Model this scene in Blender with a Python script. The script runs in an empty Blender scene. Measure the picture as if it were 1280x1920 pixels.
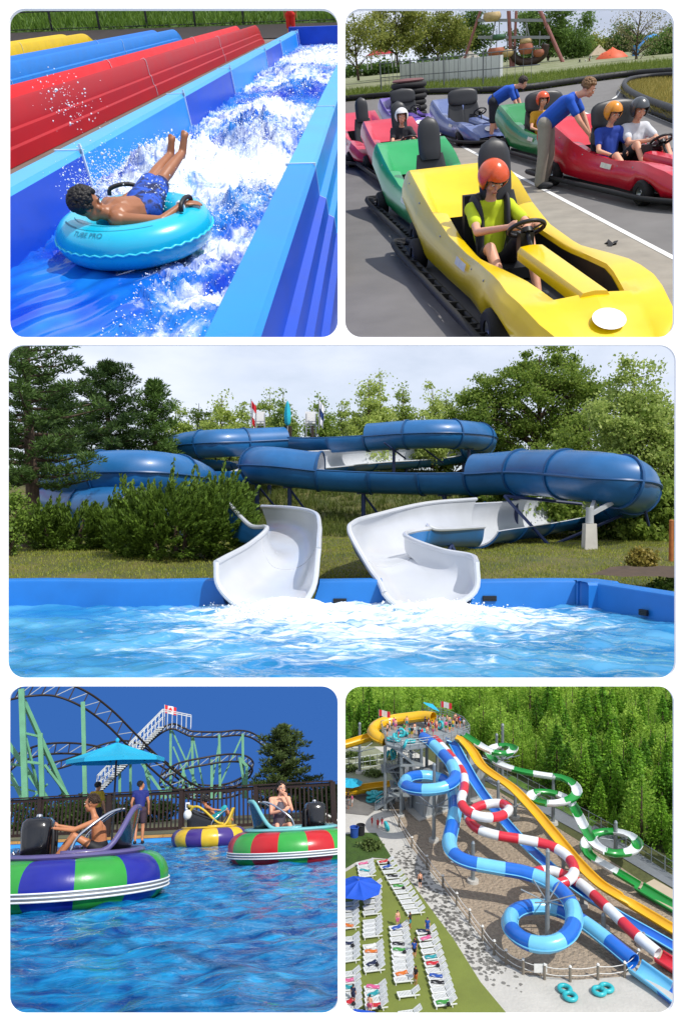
import bpy, bmesh, math, random
import numpy as np
from mathutils import Vector, Matrix, Euler
random.seed(7); RNG = np.random.default_rng(7)
R_ = math.radians
SC = bpy.context.scene
COL = SC.collection

# ------------------------------------------------------------------ camera
F = 1400.0                      # focal length in pixels of a 1280 x 1920 frame
cd = bpy.data.cameras.new('camera'); cam = bpy.data.objects.new('camera', cd); COL.objects.link(cam)
cd.sensor_fit = 'VERTICAL'; cd.sensor_height = 24.0; cd.sensor_width = 16.0
cd.lens = F / 1920.0 * 24.0
cd.clip_start = 0.05; cd.clip_end = 300000.0
cam.location = (0, 0, 0); cam.rotation_euler = (R_(90), 0, 0)
SC.camera = cam

# ------------------------------------------------------------------ sun and sky
SUN_EL, SUN_AZ = 50.0, 138.0
sv = Vector((math.sin(R_(SUN_AZ)) * math.cos(R_(SUN_EL)), math.cos(R_(SUN_AZ)) * math.cos(R_(SUN_EL)), math.sin(R_(SUN_EL))))
sl = bpy.data.lights.new('sun', 'SUN'); sl.energy = 4.0; sl.angle = R_(0.6); sl.color = (1.0, 0.955, 0.89)
so = bpy.data.objects.new('sun', sl); COL.objects.link(so)
so.rotation_euler = sv.to_track_quat('Z', 'Y').to_euler()
W = bpy.data.worlds.new('World'); SC.world = W; W.use_nodes = True
wn, wl = W.node_tree.nodes, W.node_tree.links
wn.clear()
w_out = wn.new('ShaderNodeOutputWorld'); w_bg = wn.new('ShaderNodeBackground')
w_sky = wn.new('ShaderNodeTexSky'); w_sky.sky_type = 'NISHITA'; w_sky.sun_disc = False
w_sky.sun_elevation = R_(SUN_EL); w_sky.sun_rotation = R_(SUN_AZ); w_sky.air_density = 1.0; w_sky.dust_density = 1.5
w_tc = wn.new('ShaderNodeTexCoord'); w_map = wn.new('ShaderNodeMapping'); w_map.inputs['Scale'].default_value = (1, 1, 2.6)
w_n = wn.new('ShaderNodeTexNoise'); w_n.inputs['Scale'].default_value = 2.1; w_n.inputs['Detail'].default_value = 7; w_n.inputs['Roughness'].default_value = .55
w_r = wn.new('ShaderNodeValToRGB'); w_r.color_ramp.elements[0].position = .42; w_r.color_ramp.elements[1].position = .66
w_r.color_ramp.elements[0].color = (.5, .5, .5, 1); w_r.color_ramp.elements[1].color = (.97, .97, .97, 1)
w_mx = wn.new('ShaderNodeMixRGB'); w_mx.inputs[2].default_value = (8.5, 9.0, 10.4, 1)
w_bg.inputs['Strength'].default_value = 0.115
wl.new(w_tc.outputs['Generated'], w_map.inputs[0]); wl.new(w_map.outputs[0], w_n.inputs['Vector']); wl.new(w_n.outputs[0], w_r.inputs[0])
wl.new(w_r.outputs[0], w_mx.inputs[0]); wl.new(w_sky.outputs[0], w_mx.inputs[1]); wl.new(w_mx.outputs[0], w_bg.inputs[0]); wl.new(w_bg.outputs[0], w_out.inputs[0])

vs_ = SC.view_settings; vs_.view_transform = 'Standard'; vs_.look = 'None'; vs_.gamma = 1.0; vs_.use_curve_mapping = False; vs_.exposure = 0.0
SC.render.engine = 'CYCLES'
cy = SC.cycles; cy.max_bounces = 6; cy.diffuse_bounces = 3; cy.glossy_bounces = 3; cy.transmission_bounces = 4; cy.transparent_max_bounces = 6
cy.use_denoising = True; cy.caustics_reflective = False; cy.caustics_refractive = False; cy.sample_clamp_indirect = 6

# ------------------------------------------------------------------ the five plots, each with its own level ground
def ray(u, v): return Vector(((u - 640) / F, 1.0, (960 - v) / F))
class Plot:
    def __init__(s, uf, vh, roll, h, scale, win):
        f = ray(uf, vh).normalized(); hp = ray(uf + 100, vh - 100 * math.tan(R_(roll)))
        up = hp.cross(f).normalized(); rt = f.cross(up)
        s.R = Matrix((rt, f, up)).transposed(); scale *= 3; s.h = h; s.s = scale; s.win = win
        s.M = Matrix.Scale(scale, 4) @ s.R.to_4x4() @ Matrix.Translation((0, 0, -h))
        s.Mi = s.M.inverted()
    def d(s, u, v): return s.R.transposed() @ ray(u, v)
    def G(s, u, v, z=0.0):            # a point on the level z
        d = s.d(u, v); t = (z - s.h) / d.z; return Vector((d.x * t, d.y * t, z))
    def D(s, u, v, y):                # a point at the distance y
        d = s.d(u, v); t = y / d.y; return Vector((d.x * t, y, s.h + d.z * t))
    def px(s, p):
        w = s.M @ Vector(p); return (640 + F * w.x / w.y, 960 - F * w.z / w.y)
PLOT = {1: Plot(700, -20, 2.0, 2.1, 80, (0, 0, 640, 640)), 2: Plot(955, 90, 6.0, 1.98, 80, (640, 0, 1280, 640)),
        3: Plot(640, 930, 0, 1.75, 7, (0, 640, 1280, 1280)), 4: Plot(325, 1513, 3.0, .95, 1, (0, 1280, 640, 1920)),
        5: Plot(640, 924, 0, 45, .25, (640, 1280, 1280, 1920))}
P = PLOT[3]; CUR = 3
def use(k):
    global P, CUR
    P = PLOT[k]; CUR = k

# ------------------------------------------------------------------ materials
def lin(c):
    if isinstance(c, str):
        c = [int(c[i:i + 2], 16) / 255 for i in (0, 2, 4)]
        return tuple(x / 12.92 if x <= .04045 else ((x + .055) / 1.055) ** 2.4 for x in c)
    return tuple(c)
MATS = {}
def mat(name, col, rough=.5, metal=0., var=.12, vs=2.5, bump=0., bs=30., coat=0., spec=.5, rnd=0., col2=None, det=5, emit=0., thr=None, alpha=None):
    if name in MATS: return MATS[name]
    m = bpy.data.materials.new(name); m.use_nodes = True; MATS[name] = m
    N, L = m.node_tree.nodes, m.node_tree.links; b = N['Principled BSDF']
    c = lin(col); c2 = lin(col2) if col2 else tuple(min(1, x * (1 + var)) for x in c); c1 = c if col2 else tuple(x * (1 - var) for x in c)
    tc = N.new('ShaderNodeTexCoord'); n = N.new('ShaderNodeTexNoise'); n.inputs['Scale'].default_value = vs; n.inputs['Detail'].default_value = det; n.inputs['Roughness'].default_value = .6
    L.new(tc.outputs['Object'], n.inputs['Vector'])
    r = N.new('ShaderNodeValToRGB'); r.color_ramp.elements[0].position, r.color_ramp.elements[1].position = thr or (.3, .7)
    r.color_ramp.elements[0].color = (*c1, 1); r.color_ramp.elements[1].color = (*c2, 1)
    L.new(n.outputs[0], r.inputs[0]); out = r.outputs[0]
    if rnd:
        oi = N.new('ShaderNodeObjectInfo'); hs = N.new('ShaderNodeHueSaturation'); mr = N.new('ShaderNodeMapRange')
        mr.inputs['To Min'].default_value = 1 - rnd; mr.inputs['To Max'].default_value = 1 + rnd
        L.new(oi.outputs['Random'], mr.inputs[0]); L.new(mr.outputs[0], hs.inputs['Value']); L.new(out, hs.inputs['Color']); out = hs.outputs[0]
    L.new(out, b.inputs['Base Color'])
    b.inputs['Roughness'].default_value = rough; b.inputs['Metallic'].default_value = metal; b.inputs['Coat Weight'].default_value = coat; b.inputs['Coat Roughness'].default_value = .12
    b.inputs['Specular IOR Level'].default_value = spec
    if rough > .15:
        rr = N.new('ShaderNodeMapRange'); rr.inputs['To Min'].default_value = rough * .8; rr.inputs['To Max'].default_value = min(1, rough * 1.2)
        L.new(n.outputs[0], rr.inputs[0]); L.new(rr.outputs[0], b.inputs['Roughness'])
    if bump:
        n2 = N.new('ShaderNodeTexNoise'); n2.inputs['Scale'].default_value = bs; n2.inputs['Detail'].default_value = 4
        bp = N.new('ShaderNodeBump'); bp.inputs['Strength'].default_value = min(1, bump); bp.inputs['Distance'].default_value = 1.0 / bs
        L.new(tc.outputs['Object'], n2.inputs['Vector']); L.new(n2.outputs[0], bp.inputs['Height']); L.new(bp.outputs[0], b.inputs['Normal'])
    if emit:
        b.inputs['Emission Color'].default_value = (*c, 1); b.inputs['Emission Strength'].default_value = emit
    return m
def leafmat(name, c1, c2, trans=.35, rough=.55):
    if name in MATS: return MATS[name]
    m = bpy.data.materials.new(name); m.use_nodes = True; MATS[name] = m
    N, L = m.node_tree.nodes, m.node_tree.links; b = N['Principled BSDF']; o = N['Material Output']
    g = N.new('ShaderNodeNewGeometry'); oi = N.new('ShaderNodeObjectInfo'); ad = N.new('ShaderNodeMath'); ad.operation = 'MULTIPLY_ADD'; ad.inputs[1].default_value = .6
    sc = N.new('ShaderNodeMath'); sc.operation = 'MULTIPLY'; sc.inputs[1].default_value = .4
    L.new(oi.outputs['Random'], sc.inputs[0]); L.new(g.outputs['Random Per Island'], ad.inputs[0]); L.new(sc.outputs[0], ad.inputs[2])
    r = N.new('ShaderNodeValToRGB'); r.color_ramp.elements[0].color = (*lin(c1), 1); r.color_ramp.elements[1].color = (*lin(c2), 1)
    L.new(ad.outputs[0], r.inputs[0]); L.new(r.outputs[0], b.inputs['Base Color']); b.inputs['Roughness'].default_value = rough; b.inputs['Specular IOR Level'].default_value = .25
    t = N.new('ShaderNodeBsdfTranslucent'); mx = N.new('ShaderNodeMixShader'); mx.inputs[0].default_value = trans
    L.new(r.outputs[0], t.inputs[0]); L.new(b.outputs[0], mx.inputs[1]); L.new(t.outputs[0], mx.inputs[2]); L.new(mx.outputs[0], o.inputs[0])
    return m

# ------------------------------------------------------------------ mesh building
def frames(pts, up=None):
    pts = [Vector(p) for p in pts]; n = len(pts); T = []
    for i in range(n):
        t = pts[min(i + 1, n - 1)] - pts[max(i - 1, 0)]
        T.append(t.normalized() if t.length > 1e-9 else Vector((0, 0, 1)))
    out = []; s = None
    for i in range(n):
        if up is not None:
            s = T[i].cross(up); s = s.normalized() if s.length > 1e-6 else Vector((1, 0, 0))
        else:
            if s is None:
                a = Vector((0, 0, 1)) if abs(T[i].z) < .9 else Vector((1, 0, 0)); s = T[i].cross(a).normalized()
            else:
                s = (s - T[i] * s.dot(T[i])); s = s.normalized() if s.length > 1e-6 else T[i].orthogonal().normalized()
        out.append((pts[i], T[i], s, s.cross(T[i]).normalized()))
    return out
class MB:
    def __init__(s): s.v = []; s.f = []; s.m = []; s.c = 0
    def add(s, vs, fs):
        o = len(s.v); s.v.extend([tuple(x) for x in vs]); s.f.extend([tuple(i + o for i in f) for f in fs]); s.m.extend([s.c] * len(fs)); return s
    def box(s, c, size, R=None, tap=1.0):
        x, y, z = [a / 2 for a in size]; c = Vector(c)
        vs = [Vector((sx * x * (tap if sz > 0 else 1), sy * y * (tap if sz > 0 else 1), sz * z)) for sz in (-1, 1) for sy in (-1, 1) for sx in (-1, 1)]
        if R is not None: vs = [R @ q for q in vs]
        return s.add([q + c for q in vs], [(0, 2, 3, 1), (4, 5, 7, 6), (0, 1, 5, 4), (2, 6, 7, 3), (0, 4, 6, 2), (1, 3, 7, 5)])
    def beam(s, a, b, w, h=None, up=Vector((0, 0, 1))):
        a, b = Vector(a), Vector(b); h = h or w; t = (b - a).normalized()
        if abs(t.dot(up)) > .97: up = Vector((0, 1, 0))
        sd = t.cross(up).normalized() * w / 2; u2 = sd.cross(t).normalized() * h / 2
        vs = [p + i * sd + j * u2 for p in (a, b) for (i, j) in ((-1, -1), (1, -1), (1, 1), (-1, 1))]
        return s.add(vs, [(0, 1, 2, 3), (7, 6, 5, 4), (0, 4, 5, 1), (1, 5, 6, 2), (2, 6, 7, 3), (3, 7, 4, 0)])
    def tube(s, pts, r, n=8, cap=True, closed=False, up=None, sx=1., sy=1.):
        fr = frames(pts, up); k = len(fr); rr = r if hasattr(r, '__len__') else [r] * k; vs = []
        for (p, t, a, b), q in zip(fr, rr):
            for j in range(n):
                th = 2 * math.pi * j / n; vs.append(p + a * (math.cos(th) * q * sx) + b * (math.sin(th) * q * sy))
        fs = [(i * n + j, i * n + (j + 1) % n, (i + 1) * n + (j + 1) % n, (i + 1) * n + j) for i in range(k - 1) for j in range(n)]
        if closed: fs += [((k - 1) * n + j, (k - 1) * n + (j + 1) % n, (j + 1) % n, j) for j in range(n)]
        elif cap: fs += [tuple(range(n))[::-1], tuple((k - 1) * n + j for j in range(n))]
        return s.add(vs, fs)
    def cyl(s, a, b, r0, r1=None, n=10): return s.tube([a, b], [r0, r0 if r1 is None else r1], n)
    def ell(s, c, rad, n=14, m=9, R=None):
        c = Vector(c); rad = rad if hasattr(rad, '__len__') else (rad,) * 3; vs = []; fs = []
        for i in range(1, m):
            ph = math.pi * i / m
            for j in range(n):
                th = 2 * math.pi * j / n; q = Vector((rad[0] * math.sin(ph) * math.cos(th), rad[1] * math.sin(ph) * math.sin(th), rad[2] * math.cos(ph)))
                vs.append(c + (R @ q if R is not None else q))
        for z in (1, -1):
            q = Vector((0, 0, rad[2] * z)); vs.append(c + (R @ q if R is not None else q))
        a, b = len(vs) - 2, len(vs) - 1
        fs += [(i * n + j, (i + 1) * n + j, (i + 1) * n + (j + 1) % n, i * n + (j + 1) % n) for i in range(m - 2) for j in range(n)]
        fs += [(a, j, (j + 1) % n) for j in range(n)] + [(b, (m - 2) * n + (j + 1) % n, (m - 2) * n + j) for j in range(n)]
        return s.add(vs, fs)
    def lathe(s, prof, n=24, c=(0, 0, 0), cap=False):
        vs = [(c[0] + r * math.cos(2 * math.pi * j / n), c[1] + r * math.sin(2 * math.pi * j / n), c[2] + z) for r, z in prof for j in range(n)]
        fs = [(i * n + j, i * n + (j + 1) % n, (i + 1) * n + (j + 1) % n, (i + 1) * n + j) for i in range(len(prof) - 1) for j in range(n)]
        if cap: fs += [tuple(range(n))[::-1], tuple((len(prof) - 1) * n + j for j in range(n))]
        return s.add(vs, fs)
    def prism(s, poly, z0, z1):
        n = len(poly); vs = [(p[0], p[1], z0) for p in poly] + [(p[0], p[1], z1) for p in poly]
        return s.add(vs, [tuple(range(n))[::-1], tuple(range(n, 2 * n))] + [(i, (i + 1) % n, n + (i + 1) % n, n + i) for i in range(n)])
    def slab(s, loop, off):           # a 3D outline given thickness
        n = len(loop); loop = [Vector(p) for p in loop]; off = Vector(off)
        return s.add(loop + [p + off for p in loop], [tuple(range(n))[::-1], tuple(range(n, 2 * n))] + [(i, (i + 1) % n, n + (i + 1) % n, n + i) for i in range(n)])
    def loft(s, rings, cap=True, closed=True):
        n = len(rings[0]); vs = [p for r in rings for p in r]
        fs = [(i * n + j, i * n + (j + 1) % n, (i + 1) * n + (j + 1) % n, (i + 1) * n + j) for i in range(len(rings) - 1) for j in range(n if closed else n - 1)]
        if cap and closed: fs += [tuple(range(n))[::-1], tuple((len(rings) - 1) * n + j for j in range(n))]
        return s.add(vs, fs)
    def grid(s, nu, nv, fn, thick=None):
        vs = [fn(i / (nu - 1), j / (nv - 1)) for i in range(nu) for j in range(nv)]
        return s.add(vs, [(i * nv + j, (i + 1) * nv + j, (i + 1) * nv + j + 1, i * nv + j + 1) for i in range(nu - 1) for j in range(nv - 1)])
    def mesh(s, name, mats, smooth=True, fix=True):
        me = bpy.data.meshes.new(name); me.from_pydata([tuple(v) for v in s.v], [], s.f)
        for m in (mats if isinstance(mats, (list, tuple)) else [mats]): me.materials.append(m)
        if any(s.m): me.polygons.foreach_set('material_index', s.m)
        if fix:
            bm = bmesh.new(); bm.from_mesh(me); bmesh.ops.recalc_face_normals(bm, faces=bm.faces[:]); bm.to_mesh(me); bm.free()
        if smooth:
            me.polygons.foreach_set('use_smooth', [True] * len(me.polygons))
            if smooth is not True: me.set_sharp_from_angle(angle=R_(smooth))
        me.update(); return me
    def build(s, name, mats, parent=None, smooth=35, fix=True): return link(name, s.mesh(name, mats, smooth, fix), parent)
def npmesh(name, V, Q, m):
    me = bpy.data.meshes.new(name); me.vertices.add(len(V)); me.vertices.foreach_set('co', np.asarray(V, np.float32).ravel())
    k = Q.shape[1]; me.loops.add(Q.size); me.loops.foreach_set('vertex_index', Q.astype(np.int32).ravel())
    me.polygons.add(len(Q)); me.polygons.foreach_set('loop_start', np.arange(0, Q.size, k, dtype=np.int32))
    me.update(calc_edges=True); me.materials.append(m); return me
PLOT_OF = {}
def link(name, me, parent=None):
    o = bpy.data.objects.new(name, me); COL.objects.link(o)
    if parent is not None: o.parent = parent
    else: o.matrix_world = P.M
    PLOT_OF[o.name] = CUR
    return o
def at(o, loc, rz=0, tilt=None, sc=1.0):
    o.matrix_world = P.M @ Matrix.Translation(loc) @ Matrix.Rotation(rz, 4, 'Z') @ (tilt if tilt is not None else Matrix()) @ Matrix.Scale(sc, 4); return o
def thing(name, label, cat, loc=(0, 0, 0), rz=0, group=None, tilt=None, sc=1.0):
    o = bpy.data.objects.new(name, None); COL.objects.link(o); o.empty_display_size = .2; PLOT_OF[o.name] = CUR
    at(o, loc, rz, tilt, sc); return tag(o, label, cat, group)
def tag(o, label, cat, group=None, kind=None):
    if label: o['label'] = label
    if cat: o['category'] = cat
    if group: o['group'] = group
    if kind: o['kind'] = kind
    return o
def struct(o, kind='structure', label=None): o['kind'] = kind; 
def copy_tree(o, parent=None):
    c = o.copy(); COL.objects.link(c); PLOT_OF[c.name] = CUR
    if parent is not None: c.parent = parent
    for ch in o.children: copy_tree(ch, c)
    return c
def dup(o, loc, rz=0, label=None, group=None, tilt=None, sc=1.0):
    c = copy_tree(o); at(c, loc, rz, tilt, sc)
    if label: c['label'] = label
    if group: c['group'] = group
    return c
def spline(pts, n=12, closed=False):
    pts = [Vector(p) for p in pts]; k = len(pts); out = []
    for i in range(k if closed else k - 1):
        g = lambda j: pts[j % k] if closed else pts[max(0, min(k - 1, j))]
        a, b, c, d = g(i - 1), g(i), g(i + 1), g(i + 2)
        if not closed:
            if i == 0: a = b * 2 - c
            if i == k - 2: d = c * 2 - b
        for q in range(n):
            t = q / n; out.append(.5 * ((2 * b) + (c - a) * t + (2 * a - 5 * b + 4 * c - d) * t * t + (3 * b - a - 3 * c + d) * t ** 3))
    if not closed: out.append(pts[-1])
    return out

# ------------------------------------------------------------------ foliage
def leaves(C, size, n, m, name, jit=1.0, elong=1.6, droop=0., rnd_dir=None, keep=None, axis=None):
    """C: (k,3) centres; one bent leaf of two triangles at each"""
    k = len(C)
    d = RNG.normal(size=(k, 3)); d /= np.linalg.norm(d, axis=1)[:, None]
    if axis is not None: d = d * jit + axis; d /= np.linalg.norm(d, axis=1)[:, None] + 1e-9
    e = RNG.normal(size=(k, 3)); e = np.cross(d, e); e /= np.linalg.norm(e, axis=1)[:, None] + 1e-9
    s = size * RNG.uniform(.6, 1.35, (k, 1)); d = d * s * elong; e = e * s * .5
    nrm = np.cross(d, e); nrm /= np.linalg.norm(nrm, axis=1)[:, None] + 1e-9
    V = np.stack([C - d * .5, C + e + nrm * s * .12, C + d * .5, C - e + nrm * s * .12], 1).reshape(-1, 3)
    Q = np.arange(4 * k).reshape(-1, 4)
    return npmesh(name, V, Q, m)
def ellcloud(c, r, n, hollow=.35, flat=1.0):
    d = RNG.normal(size=(n, 3)); d /= np.linalg.norm(d, axis=1)[:, None]
    q = RNG.uniform(hollow ** 3, 1, (n, 1)) ** (1 / 3); return np.asarray(c) + d * q * np.asarray(r)
def clumped(c, r, nclump, per, cr):
    cc = ellcloud(c, r, nclump, .45); out = []
    for q in cc: out.append(q + RNG.normal(0, .5, (per, 3)) * np.array([cr, cr, cr * .7]) * RNG.uniform(.6, 1.5))
    return np.concatenate(out), cc
def inwin(V, pad=3):
    """keep what stands inside the plot"""
    W4 = np.asarray(P.M); w = V @ W4[:3, :3].T + W4[:3, 3]; u = 640 + F * w[:, 0] / w[:, 1]; v = 960 - F * w[:, 2] / w[:, 1]
    a, b, c, d = P.win; ok = np.ones(len(V), bool)
    if a > 0: ok &= u > a + pad
    if b > 0: ok &= v > b + pad
    if c < 1280: ok &= u < c - pad
    if d < 1920: ok &= v < d - pad
    return ok
def tree(name, label, base, blobs, leaf_n, leaf_size, lm, bark, trunk_r, cat='tree', group=None, top=None, nclump=40, cr=.5, elong=1.5, lean=0):
    """blobs: list of (centre, radii) relative to the base; limbs run from the trunk to each clump"""
    t = thing(name, label, cat, base, 0, group); base = Vector(base)
    ztop = top or max(c[2] + r[2] * .5 for c, r in blobs); mb = MB()
    tp = [Vector((lean * (z / ztop) ** 1.5 + .12 * math.sin(z * 1.7) * trunk_r * 3, .1 * math.sin(z * 1.3 + 1) * trunk_r * 3, z)) for z in np.linspace(-.1, ztop, 9)]
    mb.tube(tp, [trunk_r * (1.25 if i == 0 else 1 - .85 * i / 8) for i in range(9)], 9)
    vol = [r[0] * r[1] * r[2] for c, r in blobs]; C = []
    for (c, r), vv in zip(blobs, vol):
        k = max(4, int(nclump * vv / sum(vol))); pts, cc = clumped(c, r, k, max(5, int(leaf_n * vv / sum(vol) / k)), cr); C.append(pts)
        for q in cc[::2]:
            q = Vector(q); z0 = max(ztop * .18, min(q.z - .25 * (Vector((q.x, q.y, 0)).length) - .3, ztop * .9)); i = min(8, max(0, int(z0 / ztop * 8))); a = tp[i]
            mid = a.lerp(q, .5) + Vector((0, 0, .12 * (q - a).length)); rr = trunk_r * (1 - .85 * i / 8) * .4
            mb.tube([a, mid, q], [rr, rr * .55, rr * .15], 5)
    mb.build('trunk', bark, t); C = np.concatenate(C); C = C[inwin(C + np.asarray(base))]
    link('crown', leaves(C, leaf_size, 0, lm, 'crown', elong=elong), t); return t
# ------------------------------------------------------------------ flumes, water, splashes
def arclen(pts):
    d = [0.]
    for a, b in zip(pts, pts[1:]): d.append(d[-1] + (b - a).length)
    return [x / d[-1] for x in d], d[-1]
def sample(pts, T, t):
    i = int(np.searchsorted(T, t)); i = max(1, min(len(pts) - 1, i)); a, b = T[i - 1], T[i]
    return pts[i - 1].lerp(pts[i], (t - a) / (b - a) if b > a else 0)
UPZ = Vector((0, 0, 1))
def ringpts(p, s, b, r, p0, p1, n, bank=0.):
    return [p + s * (math.sin(a) * r) - b * (math.cos(a) * r) for a in np.linspace(p0 + bank, p1 + bank, n)]
def flume(th, path, secs, n=22, step=.35, thick=.045, flange=None, part='flume_section', fl_r=.07, lip=.03, gap=.0):
    """secs: (t0, t1, r0, r1, (pl0, pr0), (pl1, pr1), outer, inner); angles from the bottom, left negative"""
    path = [Vector(p) for p in path]; T, Ltot = arclen(path); objs = []
    for sc in secs:
        t0, t1, r0, r1, a0, a1, mo, mi = sc[:8]; bk = sc[8] if len(sc) > 8 else (0, 0)
        k = max(3, int((t1 - t0) * Ltot / step) + 1); ts = np.linspace(t0, t1 - gap, k)
        fr = frames([sample(path, T, t) for t in np.linspace(max(0, t0 - .004), min(1, t1 + .004), k)], UPZ)
        fr = [(sample(path, T, t), f[1], f[2], f[3]) for t, f in zip(ts, fr)]
        mb = MB(); ou = []; inn = []
        for i, (p, t, s, b) in enumerate(fr):
            q = i / (k - 1); r = r0 + (r1 - r0) * q; pl = a0[0] + (a1[0] - a0[0]) * q; pr = a0[1] + (a1[1] - a0[1]) * q; bb = bk[0] + (bk[1] - bk[0]) * q
            ou.append(ringpts(p, s, b, r, pl, pr, n, bb)); inn.append(ringpts(p, s, b, r - thick, pl, pr, n, bb))
        mb.loft(ou, False, False); mb.c = 1; mb.loft(inn, False, False)
        for a in (0, n - 1): mb.add([x for o_, i_ in zip(ou, inn) for x in (o_[a], i_[a])], [(2 * j, 2 * j + 1, 2 * j + 3, 2 * j + 2) for j in range(k - 1)])
        for a in (0, k - 1): mb.add([x for o_, i_ in zip(ou[a], inn[a]) for x in (o_, i_)], [(2 * j, 2 * j + 1, 2 * j + 3, 2 * j + 2) for j in range(n - 1)])
        o = mb.build(part, [mo, mi], th, smooth=50, fix=False); objs.append(o)
        if flange:
            fb = MB(); p, t, s, b = fr[-1]; rr = r1 + .005
            A = ringpts(p - t * fl_r * .5, s, b, rr, a1[0], a1[1], n, bk[1]); B = ringpts(p - t * fl_r * .5, s, b, rr + fl_r * .6, a1[0], a1[1], n, bk[1])
            C = ringpts(p + t * fl_r * .5, s, b, rr + fl_r * .6, a1[0], a1[1], n, bk[1]); D = ringpts(p + t * fl_r * .5, s, b, rr, a1[0], a1[1], n, bk[1])
            fb.loft([A, B, C, D], False, False); fb.build('flange', flange, th, smooth=50, fix=False)
    return objs
def ramp(N, a, b):
    r = N.new('ShaderNodeMapRange'); r.interpolation_type = 'SMOOTHSTEP'; r.inputs['From Min'].default_value = a; r.inputs['From Max'].default_value = b; return r
def watermat(name, c1, c2, foam='eef6fa', spots=(), fscale=6., bump=.4, bs=6., rough=.06, base_foam=-.4, vs=1.0, stretch=(1, 1, 1), fs=(1, 1, 1), dist=1.5, edge=.12, cdist=0., cpos=(.35, .68)):
    m = bpy.data.materials.new(name); m.use_nodes = True; N, L = m.node_tree.nodes, m.node_tree.links; b = N['Principled BSDF']
    tc = N.new('ShaderNodeTexCoord'); mp = N.new('ShaderNodeMapping'); mp.inputs['Scale'].default_value = stretch; L.new(tc.outputs['Object'], mp.inputs[0])
    n1 = N.new('ShaderNodeTexNoise'); n1.inputs['Scale'].default_value = vs; n1.inputs['Detail'].default_value = 6; n1.inputs['Distortion'].default_value = cdist; L.new(mp.outputs[0], n1.inputs['Vector'])
    r = N.new('ShaderNodeValToRGB'); r.color_ramp.elements[0].color = (*lin(c1), 1); r.color_ramp.elements[1].color = (*lin(c2), 1); r.color_ramp.elements[0].position, r.color_ramp.elements[1].position = cpos
    L.new(n1.outputs[0], r.inputs[0])
    mp2 = N.new('ShaderNodeMapping'); mp2.inputs['Scale'].default_value = fs; L.new(tc.outputs['Object'], mp2.inputs[0])
    n2 = N.new('ShaderNodeTexNoise'); n2.inputs['Scale'].default_value = fscale; n2.inputs['Detail'].default_value = 8; n2.inputs['Roughness'].default_value = .68; n2.inputs['Distortion'].default_value = dist; L.new(mp2.outputs[0], n2.inputs['Vector'])
    acc = None
    for (x, y, z, rad, amp) in spots:
        vm = N.new('ShaderNodeVectorMath'); vm.operation = 'DISTANCE'; vm.inputs[1].default_value = (x, y, z); L.new(tc.outputs['Object'], vm.inputs[0])
        mr = N.new('ShaderNodeMapRange'); mr.inputs['From Max'].default_value = rad; mr.inputs['To Min'].default_value = amp; mr.inputs['To Max'].default_value = 0; L.new(vm.outputs['Value'], mr.inputs[0])
        if acc is None: acc = mr.outputs[0]
        else:
            mx = N.new('ShaderNodeMath'); mx.operation = 'MAXIMUM'; L.new(acc, mx.inputs[0]); L.new(mr.outputs[0], mx.inputs[1]); acc = mx.outputs[0]
    ad = N.new('ShaderNodeMath'); ad.operation = 'ADD'; L.new(n2.outputs[0], ad.inputs[0])
    ad2 = N.new('ShaderNodeMath'); ad2.operation = 'ADD'; ad2.inputs[1].default_value = base_foam
    if acc is not None: L.new(acc, ad.inputs[1])
    else: ad.inputs[1].default_value = 0
    L.new(ad.outputs[0], ad2.inputs[0]); f = ramp(N, .5 - edge, .5 + edge); L.new(ad2.outputs[0], f.inputs[0])
    mc = N.new('ShaderNodeMixRGB'); mc.inputs[2].default_value = (*lin(foam), 1); L.new(f.outputs[0], mc.inputs[0]); L.new(r.outputs[0], mc.inputs[1]); L.new(mc.outputs[0], b.inputs['Base Color'])
    rr = N.new('ShaderNodeMapRange'); rr.inputs['To Min'].default_value = rough; rr.inputs['To Max'].default_value = .7; L.new(f.outputs[0], rr.inputs[0]); L.new(rr.outputs[0], b.inputs['Roughness'])
    n3 = N.new('ShaderNodeTexNoise'); n3.inputs['Scale'].default_value = bs; n3.inputs['Detail'].default_value = 4; n3.inputs['Distortion'].default_value = .8; L.new(mp.outputs[0], n3.inputs['Vector'])
    hs = N.new('ShaderNodeMath'); hs.operation = 'MULTIPLY_ADD'; hs.inputs[1].default_value = .6; L.new(f.outputs[0], hs.inputs[0]); L.new(n3.outputs[0], hs.inputs[2])
    bp = N.new('ShaderNodeBump'); bp.inputs['Strength'].default_value = bump; bp.inputs['Distance'].default_value = .6 / bs; L.new(hs.outputs[0], bp.inputs['Height']); L.new(bp.outputs[0], b.inputs['Normal'])
    b.inputs['IOR'].default_value = 1.33; b.inputs['Specular IOR Level'].default_value = .5
    return m
OCT_V = np.array([[1, 0, 0], [-1, 0, 0], [0, 1, 0], [0, -1, 0], [0, 0, 1], [0, 0, -1]], float)
OCT_F = np.array([[0, 2, 4], [2, 1, 4], [1, 3, 4], [3, 0, 4], [2, 0, 5], [1, 2, 5], [3, 1, 5], [0, 3, 5]])
def drops(C, size, m, name, var=.6):
    k = len(C); s = size * np.exp(RNG.normal(0, var, (k, 1, 1))); st = RNG.uniform(.7, 1.5, (k, 1, 3))
    V = (C[:, None, :] + OCT_V[None] * s * st).reshape(-1, 3); Q = (OCT_F[None] + (np.arange(k) * 6)[:, None, None]).reshape(-1, 3)
    me = npmesh(name, V, Q, m); me.polygons.foreach_set('use_smooth', [True] * len(me.polygons)); return me
def posts(th, pairs, r, m, name='support_post', n=8):
    for a, b in pairs: MB().cyl(a, b, r, r, n).build(name, m, th)
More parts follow.
